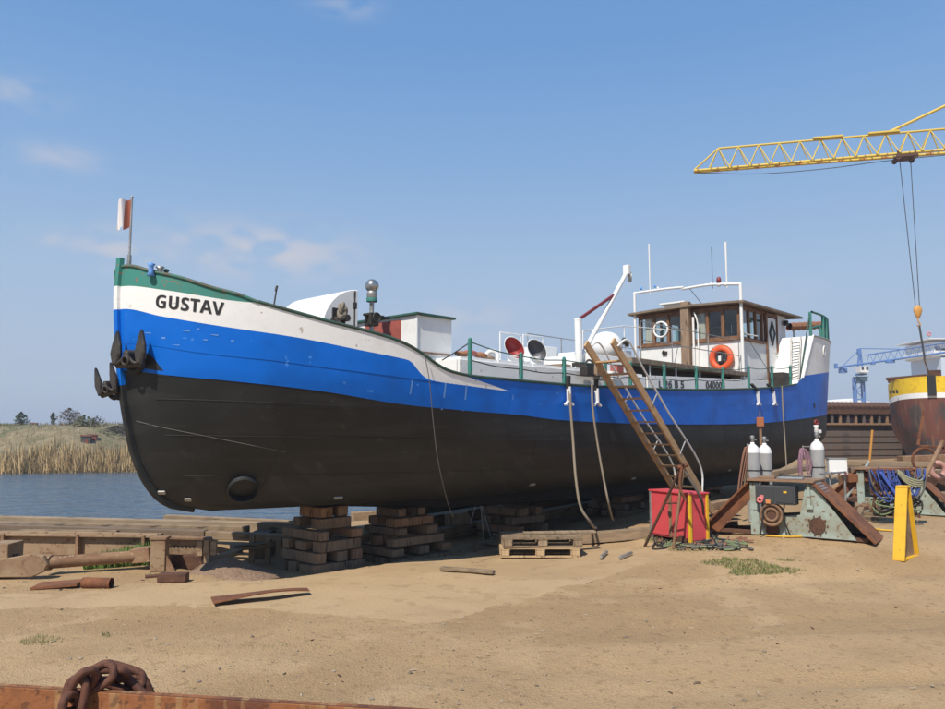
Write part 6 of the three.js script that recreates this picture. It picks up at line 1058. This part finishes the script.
// ---------------------------------------------------------------- yellow triangular stand
{
  const a = GG(899, 561), b = GG(914.5, 553.5), t = thing('yellow_stand', 'bright yellow triangular steel stand with a tan inner face', 'steel stand', [a.x, floorAt(a), a.z], Math.atan2(-(b.z - a.z), b.x - a.x));
  const L = a.distanceTo(b), H = 0.95, ax = L * 0.52, tw = 0.06;
  mesh('inner_face', extrude([[0.05, 0.03], [L - 0.05, 0.03], [ax + tw, H - 0.03], [ax - tw, H - 0.03]], 0.03, 0.003), M.tan, t);
  mesh('slant_flange', beam(V(0.0, 0, 0.0), V(ax - tw, H, 0.0), 0.15, 0.03), M.yellow, t); mesh('slant_flange', beam(V(L, 0, 0.0), V(ax + tw, H, 0.0), 0.13, 0.03), M.yellow, t);
  mesh('top_flange', box(2 * tw + 0.04, 0.03, 0.14, ax, H + 0.012, 0), M.yellow, t); mesh('foot_flange', box(L + 0.02, 0.03, 0.15, L / 2, 0.016, 0), M.yellow, t);
}
// ---------------------------------------------------------------- hoses and lines hanging from the ship
function hang(name, label, cat, pts, r, m) { const c = pts.map(([x, y, b]) => { if (b === 'g') { const p = GG(x, y); p.y += r + 0.005; return p; } return fromShip(onB(x, y, b)); }); return tag(mesh(name, tube(c, r, 90, 7), m), label, cat); }
const hoseTan = std(lin(0.27, 0.225, 0.165), 0.8);
hang('hanging_hose', 'tan hose hanging over the side near the white davit', 'hose', [[569, 384, 2.26], [570, 400, 2.30], [573, 440, 2.32], [576, 480, 2.4], [581, 508, 2.45], [590, 522, 2.5], [597, 527, 'g']], 0.022, hoseTan);
hang('hanging_hose', 'tan hose hanging over the side next to the ladder top', 'hose', [[592, 384, 2.27], [592.5, 405, 2.32], [597, 440, 2.34], [603, 475, 2.4], [609, 505, 2.45], [614, 524, 'g']], 0.019, hoseTan);
hang('hanging_cable', 'thin grey cable dropping from the fore deckhouse down the black hull', 'cable', [[424, 352, 2.16], [429, 378, 2.2], [433, 420, 2.2], [438, 460, 2.2], [447, 500, 2.1], [453, 517, 1.9]], 0.006, M.hoseGrey);
hang('hanging_hose', 'tan line hanging straight down the side beneath the wheelhouse door', 'rope', [[782, 386, 2.3], [783, 410, 2.32], [785, 440, 2.34], [787, 474, 2.4]], 0.016, hoseTan);
{ // cable stand with clamps beside the hull
  const f0 = GG(484, 541), D = -f0.z, t = thing('cable_stand', 'thin grey stand with looped welding cables beside the second crib', 'cable stand', [0, 0, 0]);
  const A = (x, y) => AD(x, y, D); mesh('stand_leg', [rod(A(484, 541), A(479, 484), 0.012), rod(A(470, 524), A(478.5, 498), 0.010), rod(A(492, 541), A(480, 500), 0.010)], M.galv, t);
  mesh('cable_loop', [tube([A(479, 485), A(474, 481), A(470, 480), A(468, 485)], 0.012, 20, 6), tube([A(471, 483), A(476, 482), A(479, 487), A(479, 497)], 0.014, 20, 6), tube([A(481, 488), A(486, 505), A(489, 525), A(496, 543)], 0.010, 30, 6)], M.hoseGrey, t); mesh('clamp', box(0.05, 0.10, 0.04, A(477.5, 498).x, A(477.5, 498).y, A(477.5, 498).z), M.galv, t);
}
// ---------------------------------------------------------------- foreground: rusty plate wall with a heavy chain over its edge
{
  const a = AD(-60, 678, 2.95), b = AD(470, 709, 2.63), y = (a.y + b.y) / 2, dir = V(b.x - a.x, 0, b.z - a.z).normalize(), e0 = V(a.x, 0, a.z).addScaledVector(dir, -1.2), e1 = V(b.x, 0, b.z).addScaledVector(dir, 1.2);
  const rustBig = std(0xffffff, 0.9, 0.15, { map: tex(1024, (u, v) => { const n = fbm2(u * 5, v * 8, 6, 5, 8), st = fbm2(u * 3, v * 46 + 2, 4, 3, 46), sp = fbm2(u * 70, v * 70, 3, 70, 70); let c = mix3([0.27, 0.105, 0.040], [0.15, 0.055, 0.027], sstep(0.38, 0.62, n)); c = mix3(c, [0.36, 0.22, 0.10], sstep(0.58, 0.72, st) * 0.55); c = mix3(c, [0.09, 0.04, 0.025], sstep(0.62, 0.72, sp) * 0.6); return c; }, 1.6), bumpMap: bumpFine, bumpScale: 0.006 });
  const t = thing('rusty_wall', 'low rusty steel plate wall with the chain draped over it', 'steel wall', [0, 0, 0]);
  mesh('plate', beam(V(e0.x, y / 2 - 0.04, e0.z), V(e1.x, y / 2 - 0.04, e1.z), 0.035, y + 0.06), rustBig, t);
  for (const u of [0.15, 0.5, 0.85]) { const p = e0.clone().lerp(e1, u); mesh('stiffener', box(0.06, y - 0.2, 0.12, p.x, y / 2 - 0.05, p.z - 0.085), rustBig, t); }
  // chain
  const chain = thing('heavy_chain', 'heavy rusty stud chain draped over the rusty wall edge', 'chain', [0, 0, 0]), r = 0.0145;
  const linkG = (() => { const L = 0.046, W = 0.034, pts = []; for (let i = 0; i < 24; i++) { const th = i / 24 * 6.2832; pts.push(V(Math.cos(th) * W, Math.sin(th) * W * 1.05 + Math.sign(Math.sin(th)) * L * Math.min(1, Math.abs(Math.sin(th)) * 3), 0)); } const g = new THREE.TubeGeometry(new THREE.CatmullRomCurve3(pts, true), 48, r, 10, true); const u = g.attributes.uv; for (let i = 0; i < u.count; i++) u.setXY(i, u.getX(i) * 0.8, u.getY(i) * 0.14); return g; })();
  const chainMat = std(0xffffff, 0.82, 0.25, { map: weathered(256, 0.35, [0.135, 0.055, 0.034], [0.095, 0.042, 0.030], [0.20, 0.09, 0.05], { cover: 0.5, sp: 0.68, f: 12 }), bumpMap: bumpFine, bumpScale: 0.003 });
  // links: centre (pixel, distance), direction in the picture, broadside or edge-on
  const UPv = V(0, 1, 0);
  for (const [x, y2, d, dx, dy, edge] of [[72, 718, 2.78, -0.1, -1, 1], [73, 704, 2.79, 0.12, -1, 0], [79, 691, 2.81, 0.55, -1, 1], [91, 681, 2.85, 1, -0.55, 0], [105, 675, 2.90, 1, -0.1, 1], [120, 677, 2.93, 1, 0.35, 0], [133, 685, 2.95, 1, 0.85, 1], [142, 697, 2.96, 0.4, 1, 0], [146, 711, 2.97, 0.1, 1, 1]]) {
    const p = AD(x, y2, d), a = V(dx, -dy, edge ? 0.1 : -0.15).normalize(), n = V(-0.12, 0.45, 0.9); let s = a.clone().cross(n).normalize(), w = s.clone().cross(a).normalize(); const m = mesh('link', linkG, chainMat, chain), th = edge ? 1.25 : 0.1, q = new THREE.Quaternion().setFromAxisAngle(a, th);
    m.quaternion.setFromRotationMatrix(new THREE.Matrix4().makeBasis(s, a, w).premultiply(new THREE.Matrix4().makeRotationFromQuaternion(q))); m.position.copy(p);
  }
}
// ---------------------------------------------------------------- yellow tower crane
M.craneY = std(lin(0.66, 0.47, 0.06), 0.55); M.craneO = std(lin(0.60, 0.30, 0.06), 0.6); M.craneB = std(lin(0.09, 0.19, 0.46), 0.6);
{
  const t = thing('yellow_tower_crane', 'yellow lattice tower crane reaching in over the yard', 'crane', [0, 0, 0]);
  const T0 = AD(694, 171.5, 62), y0 = T0.y; let d1 = 57; for (let k = 0; k < 40; k++) { d1 += (y0 - AD(945, 151.5, d1).y) * 0.5; } const T1 = AD(945, 151.5, d1), dir = T1.clone().sub(T0).setY(0).normalize(), sd = V(-dir.z, 0, dir.x), Hj = AD(722, 148, 61.4).y - y0, wj = 0.62;
  const P = (x, y, z) => V(T0.x, y0, T0.z).addScaledVector(dir, x).add(V(0, y, 0)).addScaledVector(sd, z), LEN = 34, pan = 1.55, x0 = 1.95;
  for (const z of [-wj, wj]) mesh('lower_chord', rod(P(0, 0, z * 0.3), P(LEN, 0, z), 0.11, 8), M.craneY, t);
  mesh('upper_chord', [rod(P(0, 0.1, 0), P(x0, Hj, 0), 0.07, 8), rod(P(x0, Hj, 0), P(LEN, Hj, 0), 0.085, 8)], M.craneY, t);
  for (let x = x0 - pan; x < LEN - 0.1; x += pan) for (const z of [-wj, wj]) { const m = x + pan / 2; if (x >= x0 - 0.1) { mesh('lattice_brace', rod(P(x, Hj, 0), P(m, 0, z), 0.045, 6), M.craneY, t); mesh('lattice_brace', rod(P(m, 0, z), P(x + pan, Hj, 0), 0.045, 6), M.craneY, t); } else mesh('lattice_brace', rod(P(m, 0, z), P(x + pan, Hj, 0), 0.045, 6), M.craneY, t); }
  for (let x = 0.3; x < LEN; x += pan) mesh('cross_tie', [rod(P(x, 0, -wj), P(x, 0, wj), 0.045, 6), box(0.5, 0.12, 0.12, P(x, -0.08, 0).x, P(x, -0.08, 0).y, P(x, -0.08, 0).z)], M.craneO, t);
  for (const x of [10.2, 14.2, 25.2]) mesh('walkway', box(2.2, 0.14, 0.5, P(x, Hj + 0.12, 0).x, P(x, Hj + 0.12, 0).y, P(x, Hj + 0.12, 0).z, 0, Math.atan2(-dir.z, dir.x), 0), M.craneY, t);
  const pA = AD(848, 134.5, 59.0); mesh('pendant_bar', rod(P(14.4, Hj + 0.05, 0), P(LEN + 2, Hj + 9.2, 0), 0.11, 8), M.craneY, t);
  mesh('pull_rope', tube([P(0.3, -0.15, 0), P(5, -0.62, 0), P(10, -0.62, 0), P(15, -0.35, 0), P(LEN, -0.25, 0)], 0.03, 40, 5), M.charcoal, t);
  // trolley, ropes, hook block and the chain it holds
  let tx = 0; for (let x = 10; x < 22; x += 0.02) if (Math.abs(project(P(x, 0, 0))[0] - 905) < Math.abs(project(P(tx, 0, 0))[0] - 905)) tx = x;
  const tr = mesh('trolley', [box(1.5, 0.16, 1.3, 0, -0.25, 0), box(0.5, 0.5, 0.6, 0.1, -0.1, 0), ...[-0.6, 0.6].flatMap(x => [-0.55, 0.55].map(z => new THREE.CylinderGeometry(0.2, 0.2, 0.12, 14).rotateX(Math.PI / 2).translate(x, -0.32, z))), box(0.12, 0.6, 0.12, -0.6, -0.1, 0.5), box(0.12, 0.6, 0.12, 0.6, -0.1, 0.5)].map(g => g.rotateY(Math.atan2(-dir.z, dir.x)).translate(P(tx, 0, 0).x, y0, P(tx, 0, 0).z)), M.rustDark, t);
  const hk = AD(918, 312, -P(tx, 0, 0).z);
  for (const z of [-0.38, 0.38]) mesh('hoist_rope', rod(P(tx + z, -0.4, 0), V(hk.x + z * 0.4, hk.y + 0.3, hk.z), 0.03, 5), M.charcoal, t);
  mesh('hook_block', (() => { const g = lathe([[0, -0.5], [0.12, -0.46], [0.24, -0.2], [0.33, 0.1], [0.28, 0.35], [0.13, 0.5], [0, 0.52]], 14); return [g.scale(1, 1, 0.6).translate(hk.x, hk.y, hk.z)]; })(), M.craneO, t, 'orange yellow hook block');
  mesh('hook', tube([V(hk.x, hk.y - 0.45, hk.z), V(hk.x, hk.y - 0.75, hk.z), V(hk.x + 0.14, hk.y - 0.95, hk.z), V(hk.x + 0.02, hk.y - 1.1, hk.z), V(hk.x - 0.1, hk.y - 1.0, hk.z)], 0.05, 20, 6), M.craneO, t);
  mesh('sling', rod(V(hk.x + 0.05, hk.y - 1.0, hk.z), V(hk.x + 0.32, hk.y - 3.6, hk.z), 0.07, 6), M.charcoal, t);
  // tower outside the picture that carries the jib
  const B = P(LEN + 2, 0, 0), tw = 0.8; for (const [x, z] of [[-tw, -tw], [tw, -tw], [tw, tw], [-tw, tw]]) mesh('tower_leg', rod(V(B.x + x, 0, B.z + z), V(B.x + x, y0 + 1.5, B.z + z), 0.1, 8), M.craneY, t);
  for (let y = 0; y < y0; y += 1.6) mesh('tower_brace', [rod(V(B.x - tw, y, B.z + tw), V(B.x + tw, y + 1.6, B.z + tw), 0.05, 6), rod(V(B.x + tw, y, B.z - tw), V(B.x - tw, y + 1.6, B.z - tw), 0.05, 6), rod(V(B.x - tw, y, B.z - tw), V(B.x - tw, y + 1.6, B.z + tw), 0.05, 6), rod(V(B.x + tw, y, B.z + tw), V(B.x + tw, y + 1.6, B.z - tw), 0.05, 6)], M.craneY, t);
  mesh('tower_head', [rod(V(B.x - tw, y0 + 1, B.z), V(B.x, y0 + 11.5, B.z), 0.12, 8), rod(V(B.x + tw, y0 + 1, B.z), V(B.x, y0 + 11.5, B.z), 0.12, 8)], M.craneY, t);
  mesh('counter_jib', [box(12, 0.5, 1.6, 0, 0, 0).rotateY(Math.atan2(-dir.z, dir.x)).translate(P(LEN + 9, 0.2, 0).x, y0 + 0.4, P(LEN + 9, 0, 0).z)], M.craneY, t); mesh('ballast', [box(2.4, 2.6, 1.8, 0, 0, 0).rotateY(Math.atan2(-dir.z, dir.x)).translate(P(LEN + 14, 0, 0).x, y0 - 0.9, P(LEN + 14, 0, 0).z)], M.concrete, t);
}
// ---------------------------------------------------------------- blue crane far behind
{
  const D = 165, t = thing('blue_tower_crane', 'distant blue tower crane with a white cab', 'crane', [0, 0, 0]), A = (x, y, d = D) => AD(x, y, d), s = D / FPX;
  const b = A(861, 405), w = 4.2 * s; for (const [x, z] of [[-w, 0], [w, 0], [w, -1.2 * w], [-w, -1.2 * w]]) mesh('tower_leg', rod(V(b.x + x, 0, b.z + z), V(b.x + x, A(861, 378).y, b.z + z), 0.2, 6), M.craneB, t);
  const yTop = A(861, 372).y; for (let y = 0, i = 0; y < yTop; y += 1.75, i++) mesh('tower_brace', [rod(V(b.x - w, y, b.z), V(b.x + w, y, b.z), 0.12, 5), rod(V(b.x + (i % 2 ? w : -w), y, b.z), V(b.x + (i % 2 ? -w : w), y + 1.75, b.z), 0.09, 5)], M.craneB, t);
  const j0 = A(836, 367.5), j1 = A(945, 352.5, 150), dj = j1.clone().sub(j0), J = u => j0.clone().addScaledVector(dj, u), up = 1.9;
  mesh('lower_chord', rod(J(0), J(1.25), 0.2, 6), M.craneB, t); mesh('upper_chord', rod(J(0.30).add(V(0, up * 0.9, 0)), J(1.25).add(V(0, up, 0)), 0.13, 6), M.craneB, t);
  for (let u = 0.30, i = 0; u < 1.22; u += 0.033, i++) mesh('lattice_brace', rod(J(u).add(V(0, i % 2 ? up : 0, 0)), J(u + 0.033).add(V(0, i % 2 ? 0 : up, 0)), 0.055, 5), M.craneB, t);
  mesh('counterweight', [box(6 * s, 5 * s, 1.4, A(843, 370.5).x, A(843, 370.5).y, A(843, 370.5).z), box(2 * s, 5 * s, 0.8, A(836, 366).x, A(836, 366).y, j0.z)], M.craneB, t);
  mesh('apex', [rod(A(857.5, 372), A(860, 348.5), 0.22, 6), rod(A(863, 372), A(860, 348.5), 0.22, 6), box(3 * s, 6 * s, 0.6, A(859, 352).x, A(859, 352).y, b.z)], M.craneB, t);
  mesh('tie_rod', rod(A(860, 348.5), J(0.62).add(V(0, up, 0)), 0.09, 5), M.craneB, t); mesh('tie_rod', rod(A(860, 349), J(0.06), 0.09, 5), M.craneB, t);
  mesh('cab', [box(8 * s, 6 * s, 2, A(860.5, 370).x, A(860.5, 370).y, b.z + 0.8)], M.white, t); for (const x of [858.5, 863]) mesh('cab_window', box(2.4 * s, 2.6 * s, 0.1, A(x, 369).x, A(x, 369).y, b.z + 1.85), M.charcoal, t);
  mesh('slewing_ring', [box(9 * s, 4.5 * s, 2.4, A(860.5, 379.5).x, A(860.5, 379.5).y, b.z), box(11 * s, 0.5 * s, 2.6, A(860.5, 377).x, A(860.5, 377).y, b.z), box(6 * s, 1.5 * s, 2, A(861, 374.5).x, A(861, 374.5).y, b.z + 0.2)], std(lin(0.05, 0.09, 0.12), 0.7), t);
  mesh('trolley', [box(1.6, 0.5, 0.8, J(0.52).x, J(0.52).y - 0.35, J(0.52).z), box(0.7, 0.5, 0.8, J(0.36).x, J(0.36).y - 0.2, J(0.36).z)], M.craneB, t);
}
// ---------------------------------------------------------------- second ship, bow on, yellow band over rust
{
  const D = 33, p = AD(936, 455, D), t = thing('yellow_ship', 'rust hulled ship with a yellow bow band standing behind the trestles', 'ship', [p.x, 0, p.z], -0.56), f = floorAt(p);
  const LEN = 14, halfB = (z, h) => 1.86 * Math.pow(1 - Math.pow(1 - clamp(z / lerp(5.2, 3.3, sstep(1, 3.5, h))), 2), 0.56) * lerp(0.72, 1, sstep(0.6, 2.2, h));
  const sheer = z => AD(936, 376, D).y - 0.35 * sstep(0, 5, z), Hy = z => sheer(z) - 0.70, Hwt = z => Hy(z) - 0.22;
  const strip = (lo, hi, nV) => { const pos = [], uv = [], idx = [], nU = 60; for (let j = 0; j <= nV; j++) for (let i = 0; i <= 2 * nU; i++) { const k = i - nU, u = Math.pow(Math.abs(k) / nU, 2), z = u * LEN, h = lerp(lo(z), hi(z), j / nV), st = 0.55 * Math.pow(clamp(1 - h / 3.5), 2); const b = Math.sign(k) * halfB(z, h); pos.push(b, h, -z - st); uv.push(i * 0.12, h); } const n = 2 * nU + 1; for (let j = 0; j < nV; j++) for (let i = 0; i < 2 * nU; i++) { const a = j * n + i, b = a + n; idx.push(a, a + 1, b + 1, a, b + 1, b); } const g = new THREE.BufferGeometry(); g.setAttribute('position', new THREE.Float32BufferAttribute(pos, 3)); g.setAttribute('uv', new THREE.Float32BufferAttribute(uv, 2)); g.setIndex(idx); g.computeVertexNormals(); return g; };
  mesh('hull', strip(() => 0.45, Hwt, 14), std(0xffffff, 0.85, 0.05, { map: tex(512, (u, v) => { const n = fbm2(u * 6, v * 5, 6, 6, 5), st = fbm2(u * 34, v * 6, 4, 34, 6); let c = mix3([0.155, 0.058, 0.042], [0.075, 0.058, 0.055], sstep(0.42, 0.6, n)); return mix3(c, [0.25, 0.15, 0.085], sstep(0.58, 0.72, st) * 0.4); }, 4.5) }), t, 'rusty dark red lower hull');
  mesh('white_band', strip(Hwt, Hy, 2), M.hullWhite, t); mesh('yellow_band', strip(Hy, sheer, 3), std(0xffffff, 0.6, 0, { map: weathered(256, 2, [0.80, 0.53, 0.02], [0.70, 0.44, 0.02], [0.4, 0.2, 0.03]) }), t, 'bright yellow band round the bow');
  mesh('deck', strip(z => sheer(z) - 0.3, z => sheer(z) - 0.3, 1), M.rustDark, t);
  mesh('stem_fender', box(0.32, 0.86, 0.14, 0, sheer(0) - 0.40, 0.05), M.rubber, t, 'black stem fender');
  mesh('deck_gear', [box(0.5, 0.3, 0.5, 0.1, sheer(0) + 0.15, -1), rod(V(-0.05, sheer(0), -0.5), V(-0.25, sheer(0) + 0.8, -0.5), 0.03), box(1.6, 0.12, 0.3, -1.0, sheer(0) + 0.06, -1.4, 0, 0, 0.06), box(1.0, 0.16, 0.4, -1.3, sheer(0) - 0.02, -2.4)], M.rustDark, t);
  mesh('bow_mark', [0, 1, 2].map(i => box(0.09, 0.16, 0.03, -1.62 + i * 0.13, Hy(3) + 0.34, -(1.05 - i * 0.1)).rotateY(0)), M.rubber, t);
  for (let i = 0; i < 3; i++) mesh('keel_block', box(1.6, 0.9, 0.5, 0, 0.12, -1.4 - i * 3.6), timbers[i % 3], t);
}
// rusty floating dock side with an open gallery
{
  const D = 44, a = AD(790, 455, D), b = AD(915, 455, D + 2), L = a.distanceTo(b), t = thing('rusty_barge', 'rusty brown barge with an open posted gallery between the two ships', 'barge', [a.x, 0, a.z], Math.atan2(-(b.z - a.z), b.x - a.x)), Y = y => AD(850, y, D).y, W = 5;
  M.barge = std(0xffffff, 0.92, 0.05, { map: tex(512, (u, v) => { const n = fbm2(u * 7, v * 5, 5, 7, 5), h = vnoise(u * 3, Math.floor(v * 9) * 3.7, 3), st = fbm2(u * 40, v * 3, 3, 40, 3); let c = mix3([0.125, 0.098, 0.082], [0.088, 0.068, 0.058], sstep(0.4, 0.6, n * 0.7 + h * 0.3)); return mix3(c, [0.17, 0.08, 0.05], sstep(0.58, 0.72, st) * 0.4); }, 4) });
  const y1 = Y(425), y2 = Y(413), y3 = Y(408.5);
  mesh('hull_side', box(L, y1 + 0.4, 0.2, L / 2, (y1 - 0.4) / 2, 0), M.barge, t); for (const y of [0.35, 0.72, 1.08, 1.45, 1.8]) mesh('hull_plank', box(L, 0.30, 0.05, L / 2, Math.min(y, y1 - 0.2), 0.115), M.barge, t);
  mesh('ledge', box(L, 0.12, 0.4, L / 2, y1 + 0.06, 0.1), M.rustPale, t);
  mesh('gallery_back', box(L, y2 - y1, 0.1, L / 2, (y1 + y2) / 2, -1.6), M.barge, t); mesh('gallery_floor', box(L, 0.06, 1.7, L / 2, y1 - 0.02, -0.8), M.rustDark, t);
  for (let x = 0.2, i = 0; x < L; x += 0.53, i++) mesh('gallery_post', box(0.13, y2 - y1 - 0.1, 0.13, x, (y1 + y2) / 2 + 0.03, 0), [M.rustPale, M.barge][i % 2], t);
  mesh('roof_beam', box(L, y3 - y2 + 0.08, 0.3, L / 2, (y2 + y3) / 2, 0), M.rustDark, t); mesh('roof', box(L, 0.06, 2.2, L / 2, y3 + 0.04, -1.1), M.rust, t);
  for (let x = 0.12, i = 0; x < L; x += 0.30, i++) mesh('roof_rib', rod(V(x, y3 + 0.09, 0.18), V(x, y3 + 0.16 + 0.25, -2.1), 0.10, 8), M.rustDark, t);
  mesh('stores', [box(0.5, 0.4, 0.4, L * 0.52, y1 + 0.24, -0.5), box(0.4, 0.3, 0.4, L * 0.66, y1 + 0.2, -0.5), box(0.45, 0.45, 0.4, L * 0.83, y1 + 0.26, -0.5)], M.hosePink, t);
  mesh('after_wall', box(L, y1 + 0.2, 0.2, L / 2, (y1 - 0.2) / 2, -W), M.barge, t);
}
// pale halls on the skyline
{
  M.hallWhite = std(lin(0.80, 0.80, 0.79), 0.8); M.hallPale = std(lin(0.56, 0.63, 0.72), 0.8);
  const hall = (label, px0, px1, py, D, mat, roofH) => { const a = AD(px0, py, D), b = AD(px1, py, D), w = b.x - a.x, t = thing('pale_hall', label, 'hall', [(a.x + b.x) / 2, 0, a.z], 0); mesh('wall', box(w, a.y, 14, 0, a.y / 2, -7), mat, t); mesh('roof', extrude([[-w / 2 - 0.4, 0], [w / 2 + 0.4, 0], [w * 0.3, roofH], [-w * 0.35, roofH * 0.8]], 14.6).translate(0, a.y, -7), M.hallWhite, t); for (let i = 0; i < 5; i++) mesh('window', box(w * 0.07, a.y * 0.2, 0.2, -w * 0.4 + i * w * 0.2, a.y * 0.65, 0.05), M.charcoal, t); };
  hall('low white hall on the skyline behind the barge, at the foot of the blue crane', 812, 878, 405.5, 210, M.hallWhite, 1.4); hall('white hall with a stepped roof behind the barge near the ship stern', 836, 856, 402, 225, M.hallWhite, 1.0);
  const D = 230, a = AD(927, 339, D), b = AD(990, 338, D), w = b.x - a.x, t = thing('white_block', 'tall pale building with a flat overhanging roof at the blue crane jib', 'building', [(a.x + b.x) / 2, 0, a.z], 0), y = a.y, s = D / FPX;
  mesh('wall', box(w - 15 * s, y - 9 * s, 16, 7.5 * s, (y - 9 * s) / 2, -9), M.hallPale, t); mesh('upper_wall', box(w - 8 * s, 16 * s, 15, 4 * s, y - 10 * s, -8.5), M.hallWhite, t); mesh('roof_slab', box(w, 0.9 * s, 18, 0, y, -8), M.hallWhite, t); mesh('white_band', box(w - 4 * s, 5 * s, 15.3, 2 * s, y - 14 * s, -8.2), M.hallWhite, t);
  for (let i = 0; i < 5; i++) mesh('window', box(4.4 * s, 5 * s, 0.4, -w / 2 + (12 + i * 11) * s, y - 10 * s, -0.85), M.charcoal, t);
  mesh('life_sign', new THREE.TorusGeometry(1.6 * s, 0.8 * s, 8, 18).translate(-w / 2 + 2.5 * s, y + 5 * s, 0), std(lin(0.6, 0.2, 0.2), 0.7), t); mesh('sign_post', rod(V(-w / 2 + 2.5 * s, y, 0), V(-w / 2 + 2.5 * s, y + 4 * s, 0), 0.1, 6), M.galv, t);
}
// ---------------------------------------------------------------- sand heap, grass, stones
{
  const c = AD(226, 562, 11.0), f = Math.max(-0.05, floorAt(c)), n = 40, m = 14, pos = [], idx = [], uv = []; for (let j = 0; j <= m; j++) for (let i = 0; i <= n; i++) { const a = i / n * 6.2832, r = j / m, k = 1 + 0.25 * (fbm(Math.cos(a) * 2 + 5, Math.sin(a) * 2 + 5, 3) - 0.5); const x = Math.cos(a) * r * 0.75 * k, z = Math.sin(a) * r * 0.6 * k; pos.push(x, 0.27 * Math.pow(1 - r, 1.15) * (0.8 + 0.4 * fbm(x * 3 + 7, z * 3, 3)) + 0.05 * (fbm(x * 9, z * 9, 3) - 0.5) - 0.02, z); uv.push(x, z); } for (let j = 0; j < m; j++) for (let i = 0; i < n; i++) { const a = j * (n + 1) + i, b = a + n + 1; idx.push(a, a + 1, b, a + 1, b + 1, b); } const g = new THREE.BufferGeometry(); g.setAttribute('position', new THREE.Float32BufferAttribute(pos, 3)); g.setAttribute('uv', new THREE.Float32BufferAttribute(uv, 2)); g.setIndex(idx); g.computeVertexNormals();
  const h = mesh('earth_heap', g, std(0xffffff, 1, 0, { map: weathered(256, 0.6, [0.25, 0.165, 0.11], [0.20, 0.13, 0.085], [0.30, 0.21, 0.14], { cover: 0.5, sp: 0.68 }), bumpMap: bumpFine, bumpScale: 0.02 })); h.position.set(c.x, f, c.z); tag(h, 'small heap of brown earth beside the first crib', 'heap');
}
{
  const q = rng(404), grass = [], add = (x0, x1, y0, y1, n, hh, green) => { for (let i = 0; i < n; i++) { const x = lerp(x0, x1, q()), y = lerp(y0, y1, q()), e = Math.hypot((x - (x0 + x1) / 2) / (x1 - x0) * 2, (y - (y0 + y1) / 2) / (y1 - y0) * 2); if (e > 0.6 + 0.6 * fbm(x * 0.12, y * 0.3, 3)) continue; const p = GG(x, y); if (!p) continue; if (fbm(p.x * 2.2 + 9, p.z * 2.2, 3) < 0.42) continue; grass.push([p.x, floorAt(p) - 0.005, p.z, hh * lerp(0.5, 1.3, q()), q() * 6.28, (q() - 0.5) * 1.1, q() < green ? lin(0.10 + 0.05 * q(), 0.17 + 0.05 * q(), 0.030) : lin(0.30, 0.26, 0.12)]); } };
  add(690, 815, 557, 576, 9000, 0.036, 0.88); add(640, 720, 545, 553, 900, 0.05, 0.5); add(12, 66, 636, 646, 700, 0.028, 0.7); add(100, 112, 633, 638, 90, 0.03, 0.8); add(230, 330, 642, 652, 350, 0.02, 0.4); add(640, 668, 532, 545, 500, 0.08, 0.6); add(480, 540, 556, 562, 200, 0.03, 0.5); add(820, 945, 575, 600, 300, 0.02, 0.3);
  scatter('grass_patch', bladeGeo(1, 0.16, 0.5), M.leaf, grass, 'thin green and dry grass growing in the sandy yard', 'grass');
  const gs = []; for (let i = 0; i < 2600; i++) { const x = lerp(84, 150, q()), D = lerp(10.7, 11.3, (x - 48) / 92) + lerp(0.12, 0.42, q()), p = AD(x, 560, D); gs.push([p.x, floorAt(p) - 0.01, p.z, lerp(0.16, 0.30, q()) * (0.6 + 0.5 * (x - 84) / 66), q() * 6.28, (q() - 0.5) * 0.9, lin(0.11 + 0.07 * q(), 0.20 + 0.08 * q(), 0.04)]); }
  scatter('grass_strip', bladeGeo(1, 0.10, 0.4), M.leaf, gs, 'bright green grass strip under the tan girder', 'grass');
  const st = [], sg = (() => { const g = new THREE.IcosahedronGeometry(1, 1), p = g.attributes.position; for (let i = 0; i < p.count; i++) { const k = 0.8 + 0.4 * hash(Math.round(p.getX(i) * 50), Math.round(p.getY(i) * 50 + p.getZ(i) * 90)); p.setXYZ(i, p.getX(i) * k, p.getY(i) * k * 0.62, p.getZ(i) * k * 0.85); } g.computeVertexNormals(); return g; })();
  for (let i = 0; i < 6000; i++) { const D = 4 + 13 * Math.pow(q(), 1.3), x = lerp(-0.66, 0.66, q()) * D, k = q(), c = fbm(x * 0.8 + 30, D * 0.8, 3); if (c < 0.44 && q() < 0.75) continue; const s = k < 0.95 ? lerp(0.003, 0.009, q()) : lerp(0.009, 0.02, q()); const v = lerp(0.12, 0.42, q()); st.push([x, groundH(x, D) + s * 0.2, -D, s, q() * 6.28, 0, lin(v, v * 0.8, v * 0.58)]); }
  scatter('stones', sg, std(0xffffff, 0.95), st, 'small stones and grit scattered over the sandy yard', 'stones');
  const ch = []; for (let i = 0; i < 130; i++) { const D = 5 + 10 * q(), x = lerp(-0.64, 0.64, q()) * D; ch.push([x, groundH(x, D) + 0.006, -D, lerp(0.3, 1.0, q()), q() * 6.28, (q() - 0.5) * 0.3, q() < 0.5 ? lin(0.10, 0.06, 0.035) : lin(0.42, 0.34, 0.24)]); }
  scatter('wood_chips', new THREE.BoxGeometry(0.06, 0.008, 0.018), std(0xffffff, 0.9), ch, 'splinters and bark chips strewn over the yard', 'wood chips');
}
// thin spring haze over the river
scene.fog = new THREE.FogExp2(0xc3cddb, 0.0009);
renderer.render(scene, camera);
